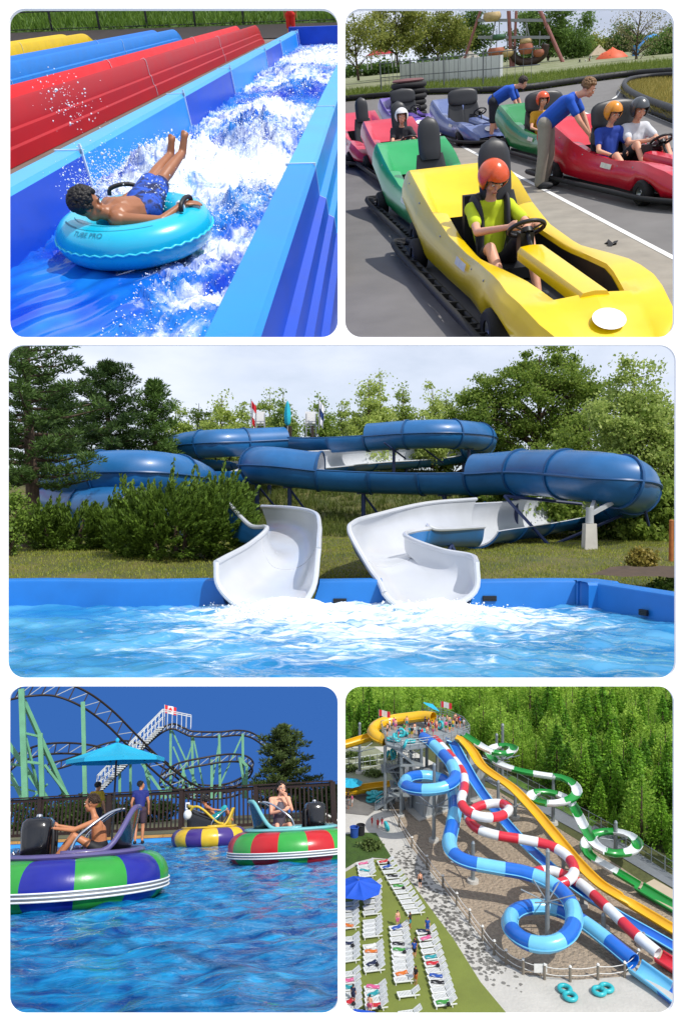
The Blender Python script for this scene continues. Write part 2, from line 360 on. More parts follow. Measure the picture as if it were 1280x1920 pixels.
def fnoise(x, y, s=0.): return np.sin(x * 1.3 + s) * np.cos(y * 1.7 - s) * .5 + np.sin(x * 3.1 + y * 2.3 + s * 2) * .3 + np.cos(x * 6.3 - y * 5.1 + s) * .2
def npgrid(name, X, Y, Z, m):
    nu, nv = X.shape; i = np.arange(nu * nv).reshape(nu, nv); Q = np.stack([i[:-1, :-1], i[1:, :-1], i[1:, 1:], i[:-1, 1:]], -1).reshape(-1, 4)
    me = npmesh(name, np.stack([X, Y, Z], -1).reshape(-1, 3), Q, m); me.polygons.foreach_set('use_smooth', [True] * len(me.polygons)); return link(name, me)
def blades(pts, h, w, m, name):
    k = len(pts); a = RNG.uniform(0, 2 * math.pi, k); hh = h * RNG.uniform(.5, 1.4, k); ln = RNG.normal(0, .35, (k, 2)) * hh[:, None]
    d = np.stack([np.cos(a), np.sin(a), 0 * a], 1) * w * .5; tp = pts + np.concatenate([ln, hh[:, None]], 1)
    V = np.stack([pts - d, pts + d, tp], 1).reshape(-1, 3); return npmesh(name, V, np.arange(3 * k).reshape(-1, 3), m)

# ------------------------------------------------------------------ people
TMP = bpy.data.scenes.new('workbench')
def cap_field(parts, voxel, smooth=4):
    """parts: capsules (a, b, ra, rb) and ellipsoids (c, radii, R): fused into one continuous skin"""
    mb = MB()
    for p in parts:
        if len(p) == 4:
            a, b, ra, rb = p; a, b = Vector(a), Vector(b); d = b - a
            if d.length < 1e-5: mb.ell(a, max(ra, rb)); continue
            k = d.length; t = d / k; pts, rr = [], []
            for i in range(4): th = math.pi / 2 * (1 - i / 4); pts.append(a - t * ra * math.sin(th) * .999); rr.append(max(.0006, ra * math.cos(th)))
            pts += [a, a.lerp(b, .5), b]; rr += [ra, (ra + rb) / 2, rb]
            for i in range(1, 5): th = math.pi / 2 * i / 4; pts.append(b + t * rb * math.sin(th) * .999); rr.append(max(.0006, rb * math.cos(th)))
            fr0 = frames([a, b])[0]; n = 12; vs = []
            for q, r in zip(pts, rr):
                for j in range(n): th = 2 * math.pi * j / n; vs.append(q + fr0[2] * math.cos(th) * r + fr0[3] * math.sin(th) * r)
            fs = [(i * n + j, i * n + (j + 1) % n, (i + 1) * n + (j + 1) % n, (i + 1) * n + j) for i in range(len(pts) - 1) for j in range(n)]
            fs += [tuple(range(n))[::-1], tuple((len(pts) - 1) * n + j for j in range(n))]; mb.add(vs, fs)
        else: mb.ell(p[0], p[1], 16, 12, p[2])
    me = mb.mesh('skin', [], True)
    o = bpy.data.objects.new('tmp', me); TMP.collection.objects.link(o)
    rm = o.modifiers.new('r', 'REMESH'); rm.mode = 'VOXEL'; rm.voxel_size = voxel; rm.use_smooth_shade = True
    sm = o.modifiers.new('s', 'SMOOTH'); sm.iterations = smooth; sm.factor = .5
    
    with bpy.context.temp_override(scene=TMP, view_layer=TMP.view_layers[0]): dg = bpy.context.evaluated_depsgraph_get(); dg.update()
    res = bpy.data.meshes.new_from_object(o.evaluated_get(dg))
    bpy.data.objects.remove(o); bpy.data.meshes.remove(me)
    res.polygons.foreach_set('use_smooth', [True] * len(res.polygons)); return res
def hand_parts(w, d, side, palm, curl=.5, s=1.0):
    """w wrist, d finger direction, side: across the palm towards the thumb, palm: palm normal"""
    w, d, side, palm = Vector(w), Vector(d).normalized(), Vector(side).normalized(), Vector(palm).normalized(); out = []
    pc = w + d * .045 * s; out.append((pc, (.040 * s, .046 * s, .017 * s), Matrix((side, d, palm)).transposed()))
    for i, (o, L) in enumerate(((.030, .070), (.011, .080), (-.009, .075), (-.029, .058))):
        a = w + d * .078 * s + side * o * s; dd = d; q = a; r = .0095 * s
        for j in range(3):
            c = curl * (.5 + .5 * j); dd = (dd * math.cos(c) + palm * math.sin(c)).normalized(); e = q + dd * L * s * (.45, .32, .26)[j]
            out.append((q, e, r, r * .9)); q = e; r *= .9
    a = w + d * .02 * s + side * .03 * s; b = a + (side * .6 + d * .75 + palm * .3 * curl).normalized() * .04 * s; c = b + (d + palm * .5 * curl + side * .1).normalized() * .034 * s
    return out + [(a, b, .013 * s, .011 * s), (b, c, .011 * s, .009 * s)]
def head_parts(h, f, u, s=1.0):
    """h centre of the head, f facing, u up: skull, jaw, nose, ears, brow, lips"""
    f = Vector(f).normalized(); u = Vector(u); u = (u - f * u.dot(f)).normalized(); r = f.cross(u)
    R = Matrix((r, f, u)).transposed(); q = lambda x, y, z: Vector(h) + R @ Vector((x, y, z)) * s
    E = lambda c, rad: (c, tuple(x * s for x in rad), R)
    return [E(q(0, -.008, .022), (.075, .094, .092)), E(q(0, .028, -.052), (.056, .058, .062)), (q(0, .070, -.09), q(0, .064, -.08), .021 * s, .024 * s),
            (q(0, .088, .012), q(0, .104, -.026), .009 * s, .014 * s), E(q(0, .09, -.060), (.023, .012, .008)), E(q(0, .088, -.071), (.02, .012, .008)),
            (q(-.035, .078, .024), q(.035, .078, .024), .014 * s, .014 * s), E(q(.04, .062, -.03), (.024, .024, .026)), E(q(-.04, .062, -.03), (.024, .024, .026)),
            E(q(.077, -.008, -.012), (.010, .02, .031)), E(q(-.077, -.008, -.012), (.010, .02, .031))], R, q
def person(name, label, J, pose_up, skin, voxel=.011, hs=1.0, build=1.0, face=True, loc=(0, 0, 0), rz=0, hands=None, feet=None, group=None, sc=1.0, head_only_face=True):
    """J: joint positions (pel, chest, neck, head, shL, shR, elL, elR, wrL, wrR, hipL, hipR, knL, knR, anL, anR, toL, toR), face direction J['f']"""
    t = thing(name, label, 'person', loc, rz, group, sc=sc); V = {k: Vector(v) for k, v in J.items()}; b = build; parts = []
    hp, R, q = head_parts(V['head'], V['f'], pose_up, hs); parts += hp
    parts += [(V['neck'], V['head'] - Vector(pose_up).normalized() * .05 * hs, .052 * b, .048 * b)]
    parts += [(V['pel'], V['chest'], .125 * b, .132 * b), (V['chest'], V['neck'], .115 * b, .06 * b), (V['shL'], V['shR'], .066 * b, .066 * b), (V['hipL'], V['hipR'], .098 * b, .098 * b)]
    m1 = V['chest'].lerp(V['shL'], .5); m2 = V['chest'].lerp(V['shR'], .5); parts += [(V['pel'], m1, .1 * b, .1 * b), (V['pel'], m2, .1 * b, .1 * b)]
    for s in 'LR':
        parts += [(V['sh' + s], V['el' + s], .054 * b, .040 * b), (V['el' + s], V['wr' + s], .041 * b, .027 * b),
                  (V['hip' + s], V['kn' + s], .086 * b, .056 * b), (V['kn' + s], V['kn' + s].lerp(V['an' + s], .35), .055 * b, .056 * b), (V['kn' + s].lerp(V['an' + s], .35), V['an' + s], .056 * b, .036 * b)]
        if 'to' + s in V:
            d = V['to' + s] - V['an' + s]; parts += [(V['an' + s], V['to' + s], .038 * b, .03 * b), (V['an' + s] - d * .18, V['an' + s], .036 * b, .036 * b)]
            if feet:
                sd = d.cross(Vector(feet)).normalized() * .016
                for i in range(5): a = V['to' + s] + sd * (i - 2); parts.append((a, a + d.normalized() * (.05 - .006 * abs(i - 1)), .012, .010))
        if hands and s in hands: parts += hand_parts(V['wr' + s], *hands[s])
        else: parts.append((V['wr' + s], V['wr' + s] + (V['wr' + s] - V['el' + s]).normalized() * .1 * b, .034 * b, .026 * b))
    me = cap_field(parts, voxel); me.materials.clear(); me.materials.append(skin); o = link('body', me, t)
    if face:
        dark = mat('eye_dark', '1c1410', .25, var=.05); wh = mat('eye_white', 'e9e4dc', .3, var=.03); lipm = mat('lip', 'a86258', .5, var=.06)
        for sx in (-1, 1):
            e = MB().ell(q(sx * .033, .0895, .006), (.014 * hs, .008 * hs, .0085 * hs), 10, 7, R).build('eye', wh, t); MB().ell(q(sx * .033, .0965, .006), (.0058 * hs, .003 * hs, .0058 * hs), 8, 6, R).build('pupil', dark, e)
            MB().tube([q(sx * .015, .0995, .031), q(sx * .034, .0965, .036), q(sx * .052, .084, .030)], [.004 * hs, .0048 * hs, .003 * hs], 6).build('eyebrow', dark, t)
        MB().tube([q(-.023, .0935, -.066), q(0, .1035, -.065), q(.023, .0935, -.066)], [.003 * hs, .0055 * hs, .003 * hs], 6).build('mouth', lipm, t)
    return t, V, R, q
def cloth(t, name, parts, m, voxel=.013, sm=3):
    me = cap_field(parts, voxel, sm); me.materials.clear(); me.materials.append(m); return link(name, me, t)
def shirt(t, V, m, b=1.0, sleeve=.6, name='shirt', ext=.0):
    g = .014; ps = [(V['pel'] + (V['chest'] - V['pel']) * (.02 - ext), V['chest'], (.125 + g) * b, (.132 + g) * b), (V['chest'], V['chest'].lerp(V['neck'], .75), (.115 + g) * b, (.075 + g) * b), (V['shL'], V['shR'], (.066 + g) * b, (.066 + g) * b)]
    for s in 'LR': ps += [(V['pel'], V['chest'].lerp(V['sh' + s], .5), (.1 + g) * b, (.1 + g) * b), (V['sh' + s], V['sh' + s].lerp(V['el' + s], sleeve), (.056 + g) * b, (.05 + g) * b)]
    return cloth(t, name, ps, m)
def shorts(t, V, m, b=1.0, leg=.7, name='shorts'):
    g = .016; ps = [(V['hipL'], V['hipR'], (.1 + g) * b, (.1 + g) * b), (V['pel'] + (V['chest'] - V['pel']) * .12, V['pel'], (.128 + g) * b, (.12 + g) * b)]
    for s in 'LR':
        ps.append((V['hip' + s], V['hip' + s].lerp(V['kn' + s], min(1, leg)), (.088 + g) * b, (.068 + g) * b))
        if leg > 1: ps.append((V['kn' + s], V['kn' + s].lerp(V['an' + s], leg - 1), (.06 + g) * b, (.05 + g) * b))
    return cloth(t, name, ps, m)
def hair(t, q, R, m, hs=1.0, n=260, long=0., size=.02, low=-.02, seed=3, curly=True):
    """a cap of tufts over the skull, one mesh"""
    rg = random.Random(seed); mb = MB()
    mb.ell(q(0, -.022, .034), (.083 * hs, .092 * hs, .09 * hs), 16, 10, R)
    for i in range(n):
        th = rg.uniform(0, 2 * math.pi); z = rg.uniform(-.45, 1); rr = math.sqrt(max(0, 1 - z * z)); x, y = rr * math.cos(th), rr * math.sin(th)
        if y > .35 and z < .45: continue
        c = q(x * .083, y * .094 - .016, z * .093 + .034); sz = size * hs * rg.uniform(.6, 1.3)
        if curly: mb.ell(c, (sz, sz, sz * .8), 6, 4, R)
        else:
            d = (R @ Vector((x * .5 + rg.uniform(-.4, .4), y * .4 - .3 + rg.uniform(-.4, .4), z * .35 - .55))).normalized()
            mb.tube([c - d * sz * .6, c + d * sz * .6 + R @ Vector((x, y, z)) * sz * .3, c + d * sz * 1.7], [sz * .4, sz * .42, sz * .08], 5)
    if long:
        for i in range(26):
            th = rg.uniform(.15, math.pi - .15); x, y = math.cos(th), -math.sin(th); c = q(x * .078, y * .085 - .015, .02)
            e = q(x * .085 + rg.uniform(-.01, .01), y * .08 - .02, -long * rg.uniform(.7, 1)); mb.tube([c, c.lerp(e, .5) + R @ Vector((x, y, 0)) * .012, e], [.018, .02, .006], 6)
    return mb.build('hair', m, t, smooth=True)
def helmet(t, q, R, m, hs=1.0, visor=None):
    """open-face helmet: a shell cut away in front of the face, with thickness and a rim"""
    mb = MB(); n, k = 28, 14; ou, inn = [], []
    for r, lst in ((1.0, ou), (.9, inn)):
        for j in range(n):
            th = 2 * math.pi * j / n; fr = max(0, math.sin(th)); zmin = -.78 + (1.12 if fr > .42 else 0) * min(1, max(0, (fr - .42) / .22)) ; a0 = math.acos(max(-1, min(1, zmin)))
            lst.append([q(math.sin(a) * math.cos(th) * .124 * r, math.sin(a) * math.sin(th) * .136 * r, math.cos(a) * .132 * r + .016) for a in np.linspace(.02, a0, k)])
    for lst in (ou, inn):
        vs = [p for c in lst for p in c]; mb.add(vs, [(j * k + i, j * k + i + 1, ((j + 1) % n) * k + i + 1, ((j + 1) % n) * k + i) for j in range(n) for i in range(k - 1)])
    rim = [c[-1] for c in ou]; ri = [c[-1] for c in inn]; mb.add(rim + ri, [(j, (j + 1) % n, n + (j + 1) % n, n + j) for j in range(n)])
    o = mb.build('helmet', m, t, smooth=60)
    MB().tube([a.lerp(b, .5) for a, b in zip(rim, ri)], .0075 * hs, 6, closed=True).build('rim', mat('rubber_black', '16161a', .6), o)
    return o
STAND = dict(pel=(0, 0, .95), chest=(0, .02, 1.28), neck=(0, 0, 1.47), head=(0, .03, 1.62), shL=(-.17, 0, 1.41), shR=(.17, 0, 1.41), elL=(-.24, .0, 1.13), elR=(.24, 0, 1.13), wrL=(-.25, .08, .88), wrR=(.25, .08, .88),
             hipL=(-.09, 0, .92), hipR=(.09, 0, .92), knL=(-.1, .03, .5), knR=(.1, .03, .5), anL=(-.1, 0, .09), anR=(.1, 0, .09), toL=(-.11, .14, .035), toR=(.11, .14, .035), f=(0, 1, 0))
def pose(**k): d = dict(STAND); d.update(k); return d
SKIN = mat('skin_light', 'd9a184', .5, var=.06, vs=9, spec=.35); SKIN2 = mat('skin_tan', 'b87a55', .45, var=.07, vs=9, spec=.4); SKIN3 = mat('skin_brown', '9a6444', .4, var=.08, vs=8, spec=.45)
# ------------------------------------------------------------------ added white board standing in for the collage border and gutters
def collage_frame():
    Y = 7.8; k = Y / F; wins = [(17, 16, 633, 632), (647, 16, 1263, 632), (14, 647, 1266, 1272), (17, 1287, 633, 1903), (647, 1287, 1263, 1903)]
    cells = [(-60, -60, 640, 639.5), (640, -60, 1340, 639.5), (-60, 639.5, 1340, 1279.5), (-60, 1279.5, 640, 1980), (640, 1279.5, 1340, 1980)]
    pt = lambda u, v, y: ((u - 640) * y / F, y, (960 - v) * y / F); mb = MB(); rad = 30
    for (a, b, c, d), (A, B, C, D) in zip(wins, cells):
        loop, outer = [], []
        for (cx, cy, q0) in ((c - rad, b + rad, 0), (a + rad, b + rad, 1), (a + rad, d - rad, 2), (c - rad, d - rad, 3)):
            for i in range(9):
                th = math.pi / 2 * (q0 + i / 8); loop.append((cx + rad * math.cos(th), cy - rad * math.sin(th)))
                e = i / 8; X0, Y0 = [(C, B), (A, B), (A, D), (C, D)][q0]
                if q0 == 0: outer.append((C, b + rad + (B - b - rad) * min(1, 2 * e)) if e <= .5 else (C + (cx - C) * (2 * e - 1), B))
                elif q0 == 1: outer.append((cx + (A - cx) * min(1, 2 * e), B) if e <= .5 else (A, B + (cy - B) * (2 * e - 1)))
                elif q0 == 2: outer.append((A, cy + (D - cy) * min(1, 2 * e)) if e <= .5 else (A + (cx - A) * (2 * e - 1), D))
                else: outer.append((cx + (C - cx) * min(1, 2 * e), D) if e <= .5 else (C, D + (cy - D) * (2 * e - 1)))
        n = len(loop); T = .036
        f0 = [Vector(pt(u, v, Y)) for u, v in loop]; o0 = [Vector(pt(u, v, Y)) for u, v in outer]; bk = Vector((0, T, 0))
        mb.add(f0 + o0 + [p + bk for p in f0] + [p + bk for p in o0], [(j, (j + 1) % n, n + (j + 1) % n, n + j) for j in range(n)] + [(2 * n + j, 3 * n + j, 3 * n + (j + 1) % n, 2 * n + (j + 1) % n) for j in range(n)] + [(j, 2 * n + j, 2 * n + (j + 1) % n, (j + 1) % n) for j in range(n)])
    me = mb.mesh('collage_frame', mat('white_board', (.97, .97, .97), .6, var=.008), False)
    o = bpy.data.objects.new('collage_frame', me); COL.objects.link(o); o['kind'] = 'structure'
collage_frame()
# ================================================================== PLOT 3: blue flume slides dropping into a pool
use(3)
def H3(x, y):
    sm = lambda t: np.clip(t, 0, 1) ** 2 * (3 - 2 * np.clip(t, 0, 1))
    return -.1 + .2 * sm((y - 12.9) / 1.8) + .2 * sm((y - 14) / 4) + .05 * fnoise(x * .6, y * .6) * sm((y - 12.6) / 2) + 1.8 * sm((y - 25) / 11) + 1.3 * sm((y - 36) / 12) - .3 * sm((x - 5) / 6) * sm((y - 22) / 8)
def ground3():
    xs = np.linspace(-24, 24, 97); ys = np.linspace(12.25, 62, 80)
    g = mat('lawn', '36441a', .95, var=.3, vs=.8, col2='665f30', bump=.5, bs=14, det=8)
    X, Y = np.meshgrid(xs, ys, indexing='ij'); o = npgrid('ground', X, Y, H3(X, Y), g); o['kind'] = 'structure'
    n = 110000; x = RNG.uniform(-10, 10.5, n); y = 12.4 + RNG.uniform(0, 1, n) ** 1.6 * 17; pts = np.stack([x, y, H3(x, y)], 1)
    lush = np.sin(x * .9) * np.cos(y * 1.1) + RNG.normal(0, .5, n) > -.6
    pts = pts[lush]; o = link('grass', blades(pts, .05, .02, leafmat('grass_blade', '4e6c1c', 'b4b450', .38), 'grass')); tag(o, 'short summer grass on the lawn and the bank behind the slides', 'grass', kind='stuff')
    x = RNG.uniform(-6, 7, 2600); y = RNG.uniform(26, 37, 2600); pts = np.stack([x, y, H3(x, y)], 1)
    pts = np.repeat(pts, 9, 0) + np.concatenate([RNG.normal(0, .07, (2600 * 9, 2)), np.zeros((2600 * 9, 1))], 1)
    o = link('grass', blades(pts, .3, .03, leafmat('grass_tall', '2f4214', '74803a', .3), 'grass')); tag(o, 'tall rough grass tufts on the slope under the flumes', 'grass', kind='stuff')
ground3()
def pool3():
    blue = mat('pool_paint', '146fbe', .45, var=.1, vs=1.2, bump=.15, bs=12)
    e0 = P.G(1085, 1133); e1 = P.G(1290, 1172); X1, Y1 = e0.x, e0.y
    line = [Vector((-9, Y1 + .02, 0)), Vector((-3, Y1, 0)), Vector((X1 - .25, Y1, 0)), Vector((X1 - .06, Y1 - .05, 0)), Vector((X1 + .12, Y1 - .25, 0)), e1]
    t = thing('pool_wall', 'low blue painted pool wall along the lawn edge with rounded coping', 'wall', (0, 0, 0))
    ln = spline(line, 60); mb = MB(); rings = []; gaps = [(P.D(418, 1100, Y1).x, P.D(588, 1100, Y1).x), (P.D(722, 1100, Y1).x, P.D(890, 1100, Y1).x)]
    for p, tt, s, b in frames(ln, UPZ):
        drop = max(0, min(1, (p.x - X1 - .75) / .25)); hgt = .385 + .008 * math.sin(p.x * 2.3) - .07 * drop - (.42 if any(a < p.x < b for a, b in gaps) else 0)
        sd = -s; rings.append([p + sd * .0 + UPZ * -.4, p + UPZ * (hgt - .05), p + sd * .015 + UPZ * (hgt - .015), p + sd * .05 + UPZ * hgt, p + sd * .3 + UPZ * hgt, p + sd * .34 + UPZ * (hgt - .04), p + sd * .34 + UPZ * -.4])
    mb.loft(rings, True, True); mb.build('wall_body', blue, t, smooth=40)
    for u, v, w in ((637, 1127, .21), (917, 1122, .22), (1207, 1148, .14)):
        c = P.G(u, v + 9 if u < 1000 else v + 12); c.z = 0
        if u < 1000: yv, rot = Y1, 0
        else: yv, rot = None, math.atan2(e1.y - line[4].y, e1.x - line[4].x)
        p = Vector((P.D(u, v, Y1).x, Y1 - .004, P.D(u, v, Y1).z)) if u < 1000 else P.D(u, v, line[4].lerp(e1, .6).y) + Vector((-.02, -.02, 0))
        R = Matrix.Rotation(rot, 3, 'Z'); fr = MB().box(p, (w, .05, .085), R).build('drain_opening', mat('drain_black', '101418', .5, var=.2), t)
        for i in range(3): MB().box(p + R @ Vector((0, -.028, -.025 + .025 * i)), (w * .94, .012, .007), R).build('grille_bar', mat('drain_bar', '23282d', .5), fr)
    wm = watermat('pool_water_slides', '2278ae', '58a4cc', spots=[(-.75, 11.4, 0, 3.2, .5), (1.5, 11.4, 0, 3.6, .5), (.4, 9.6, 0, 3.6, .36), (-.5, 10.2, 0, 4.5, .34)], fscale=3.6, base_foam=-.30, bump=.8, bs=4.5, vs=1.1, stretch=(.55, 1, 1), fs=(.42, 1.1, 1), edge=.15, dist=1.2)
    X, Y = np.meshgrid(np.linspace(-8, 8.5, 300), np.linspace(6.4, 12.15, 200), indexing='ij'); Z = 0 * X - .02
    for k, (dx, dy, am) in enumerate(((.7, 2.3, .022), (-1.1, 3.1, .016), (2.4, 4.4, .012), (-3.3, 6.1, .009), (5.2, 3.7, .008), (7.5, 9.1, .006), (-9.2, 8.3, .005), (4.1, 14.2, .004), (-13.7, 6.1, .004))): Z = Z + am * np.sin(dx * X + dy * Y + k * 1.7 + .6 * np.sin(X * .9 + k))
    for cx in (-.75, 1.5): d = np.hypot(X - cx, Y - 11.3); Z = Z + .12 * np.exp(-d * d * 1.6) + .04 * np.exp(-d * .6) * np.sin(d * 7 + X * 3) + .05 * np.exp(-d * .55) * fnoise(X * 6, Y * 7, cx) + .03 * np.exp(-d * .5) * fnoise(X * 13, Y * 15, cx)
    o = npgrid('pool_water', X, Y, Z, wm); o['kind'] = 'structure'
    fm = mat('foam_white', 'f2f8fb', .6, var=.03)
    for cx, w, nm in ((P.G(512, 1140).x, .42, 'white splash where the left white chute meets the pool'), (P.G(812, 1132).x, .45, 'white splash where the right white chute meets the pool')):
        n = 3000; C = np.stack([cx + RNG.normal(0, w * .75, n), 11.35 + RNG.normal(0, .22, n) - np.abs(RNG.normal(0, .25, n)), np.abs(RNG.normal(0, .055, n))], 1)
        o = link('splash', drops(C, .0065, fm, 'splash', .5)); tag(o, nm, 'splash', kind='stuff')
pool3()
BLUE3 = mat('flume_blue', '1a6099', .38, var=.2, vs=.7, coat=.25, bump=.05, bs=3); WHITE3 = mat('flume_white', 'c2c6cc', .32, var=.04, vs=1.5, coat=.3)
STEEL3 = mat('post_navy', '1b2c55', .5, var=.15); FLG3 = mat('flange_blue', '124a7c', .4)
PI = math.pi; CL = (-PI, PI); OP = (-1.62, 1.62)
def slide_right():
    t = thing('water_slide', 'blue flume slide looping to the right with the wider wavy white chute', 'water slide')
    pp = [(548, 823, 41), (600, 824, 40.5), (690, 820, 40), (770, 815, 38.5), (850, 814, 38.5), (905, 822, 41), (880, 842, 45), (800, 853, 45), (700, 858, 43), (600, 866, 38), (505, 870, 33),
          (480, 872, 30.5), (515, 874, 29), (600, 884, 28.6), (740, 890, 28), (890, 890, 26.5), (985, 886, 24.5), (1090, 892, 22), (1160, 902, 21), (1188, 915, 22.5), (1165, 935, 25), (1090, 950, 26.5),
          (985, 966, 24), (890, 975, 20.5), (800, 992, 17.4), (735, 1008, 15.7), (700, 1020, 14.9)]
    pts = [P.D(*q) for q in pp]; path = spline(pts, 10); T, L = arclen(path); tt = lambda i: T[min(len(T) - 1, i * 10)]
    r = .74; secs = []
    def rng(i0, i1, k, a, b=None, bank=(0, 0), mi=WHITE3):
        b = b or a
        for j in range(k):
            q0, q1 = j / k, (j + 1) / k; s0 = tt(i0) + (tt(i1) - tt(i0)) * q0; s1 = tt(i0) + (tt(i1) - tt(i0)) * q1
            mixa = lambda q: (a[0] + (b[0] - a[0]) * q, a[1] + (b[1] - a[1]) * q); secs.append((s0, s1, r, r, mixa(q0), mixa(q1), BLUE3, mi, (bank[0] + (bank[1] - bank[0]) * q0, bank[0] + (bank[1] - bank[0]) * q1)))
    rng(0, 2, 2, OP); rng(2, 6, 5, CL); rng(6, 10, 5, (-1.15, 2.45)); rng(10, 13, 2, CL); rng(13, 15, 3, OP); rng(15, 20, 5, CL, mi=BLUE3); rng(20, 23, 4, (-1.2, 2.3), (-1.15, 2.2))
    flume(t, path, secs, n=26, step=.4, flange=FLG3, fl_r=.085)
    for i0, i1 in ((2, 6), (10, 13), (15, 20)):            # side seams of the closed tubes
        sp = [path[j] for j in range(i0 * 10, i1 * 10 + 1)]
        for sg in (-1, 1): MB().tube([p + s * sg * (r + .02) for p, _, s, b in frames(sp, UPZ)], .045, 6).build('seam_flange', FLG3, t)
    for i0, i1, f in ((0, 2, 1), (13, 15, 1), (6, 10, 1), ):
        sp = [path[j] for j in range(i0 * 10, i1 * 10 + 1)]
        for sg in (-1, 1):
            an = (1.62 * sg) if i0 not in (6, 20) else ((2.43 if sg > 0 else -1.15) if i0 == 6 else (1.45 if sg > 0 else -1.22))
            MB().tube([p + s * math.sin(an) * (r - .02) - b * math.cos(an) * (r - .02) for p, _, s, b in frames(sp, UPZ)], .035, 6).build('rim', WHITE3 if i0 in (20, 6) else FLG3, t)
    # the wide white chute: from the last section it swings towards the pool
    def chute(rows, n=15):
        """rows: left rim, left knee, floor left, floor right, right knee, right rim (pixel, pixel, distance)"""
        R_in = []
        for row in rows: R_in.append([P.D(*q) for q in row])
        cols = [spline([r_[i] for r_ in R_in], 8) for i in range(len(rows[0]))]; rings = []
        for j in range(len(cols[0])): rings.append(spline([c[j] for c in cols], 5))
        return rings
    rings = chute([[(893, 936, 21.4), (884, 964, 21.2), (886, 1006, 20.7), (893, 1023, 20.4), (902, 1014, 20.0), (906, 988, 19.8)],
                   [(800, 944, 18.4), (795, 972, 18.2), (800, 1014, 17.6), (808, 1025, 17.2), (817, 1017, 16.9), (822, 992, 16.7)],
                   [(700, 968, 15.6), (688, 995, 15.5), (700, 1035, 15.2), (745, 1045, 15.4), (790, 1025, 16), (800, 985, 16.5)],
                   [(664, 980, 14.2), (668, 1015, 14.1), (700, 1050, 13.9), (752, 1045, 14.4), (790, 1025, 15.2), (802, 992, 15.9)],
                   [(658, 1000, 13.4), (672, 1040, 13.3), (722, 1078, 13.2), (780, 1060, 13.6), (760, 1035, 14.4), (757, 1003, 14.7)],
                   [(692, 1062, 12.6), (705, 1085, 12.5), (740, 1108, 12.4), (800, 1095, 12.6), (836, 1070, 12.8), (820, 1030, 13.2)],
                   [(712, 1090, 12.1), (724, 1112, 12.0), (752, 1128, 11.85), (825, 1124, 11.9), (878, 1095, 12.1), (880, 1042, 12.4)],
                   [(722, 1112, 11.7), (735, 1126, 11.65), (760, 1139, 11.6), (832, 1139, 11.6), (888, 1108, 11.65), (891, 1055, 11.8)]])
    build_chute(t, rings)
    return t, path, tt
def build_chute(t, rings, mo=None, th=.03):
    n = len(rings[0]); out = []; k_ = len(rings) * 2 // 3; sgn = -1 if (rings[k_][n // 2 + 1] - rings[k_][n // 2 - 1]).cross(rings[k_ + 1][n // 2] - rings[k_ - 1][n // 2]).z > 0 else 1
    for i, r in enumerate(rings):
        o_ = []
        for j, p in enumerate(r):
            a = r[min(n - 1, j + 1)] - r[max(0, j - 1)]; b = rings[min(len(rings) - 1, i + 1)][j] - rings[max(0, i - 1)][j]; nn = a.cross(b)
            nn = nn.normalized() * sgn if nn.length > 1e-9 else -UPZ
            o_.append(p + nn * th)
        out.append(o_)
    mb = MB(); mb.loft(rings, False, False); mb.build('chute', WHITE3, t, smooth=60, fix=False)
    mb = MB(); mb.loft(out, False, False); mb.build('chute_shell', BLUE3, t, smooth=60, fix=False)
    for j in (0, n - 1): MB().tube([r[j].lerp(o_[j], .5) for r, o_ in zip(rings, out)], .05, 8).build('rim', WHITE3, t)
    MB().tube([a.lerp(b, .5) for a, b in zip(rings[-1], out[-1])], .048, 8).build('end_lip', WHITE3, t)
    for k in (len(rings) // 2,): MB().tube([p + (p - o_) * .08 for p, o_ in zip(rings[k], out[k])], .006, 5).build('joint', mat('joint_grey', 'b9bcc0', .5), t)
t3r, path3, tt3 = slide_right()
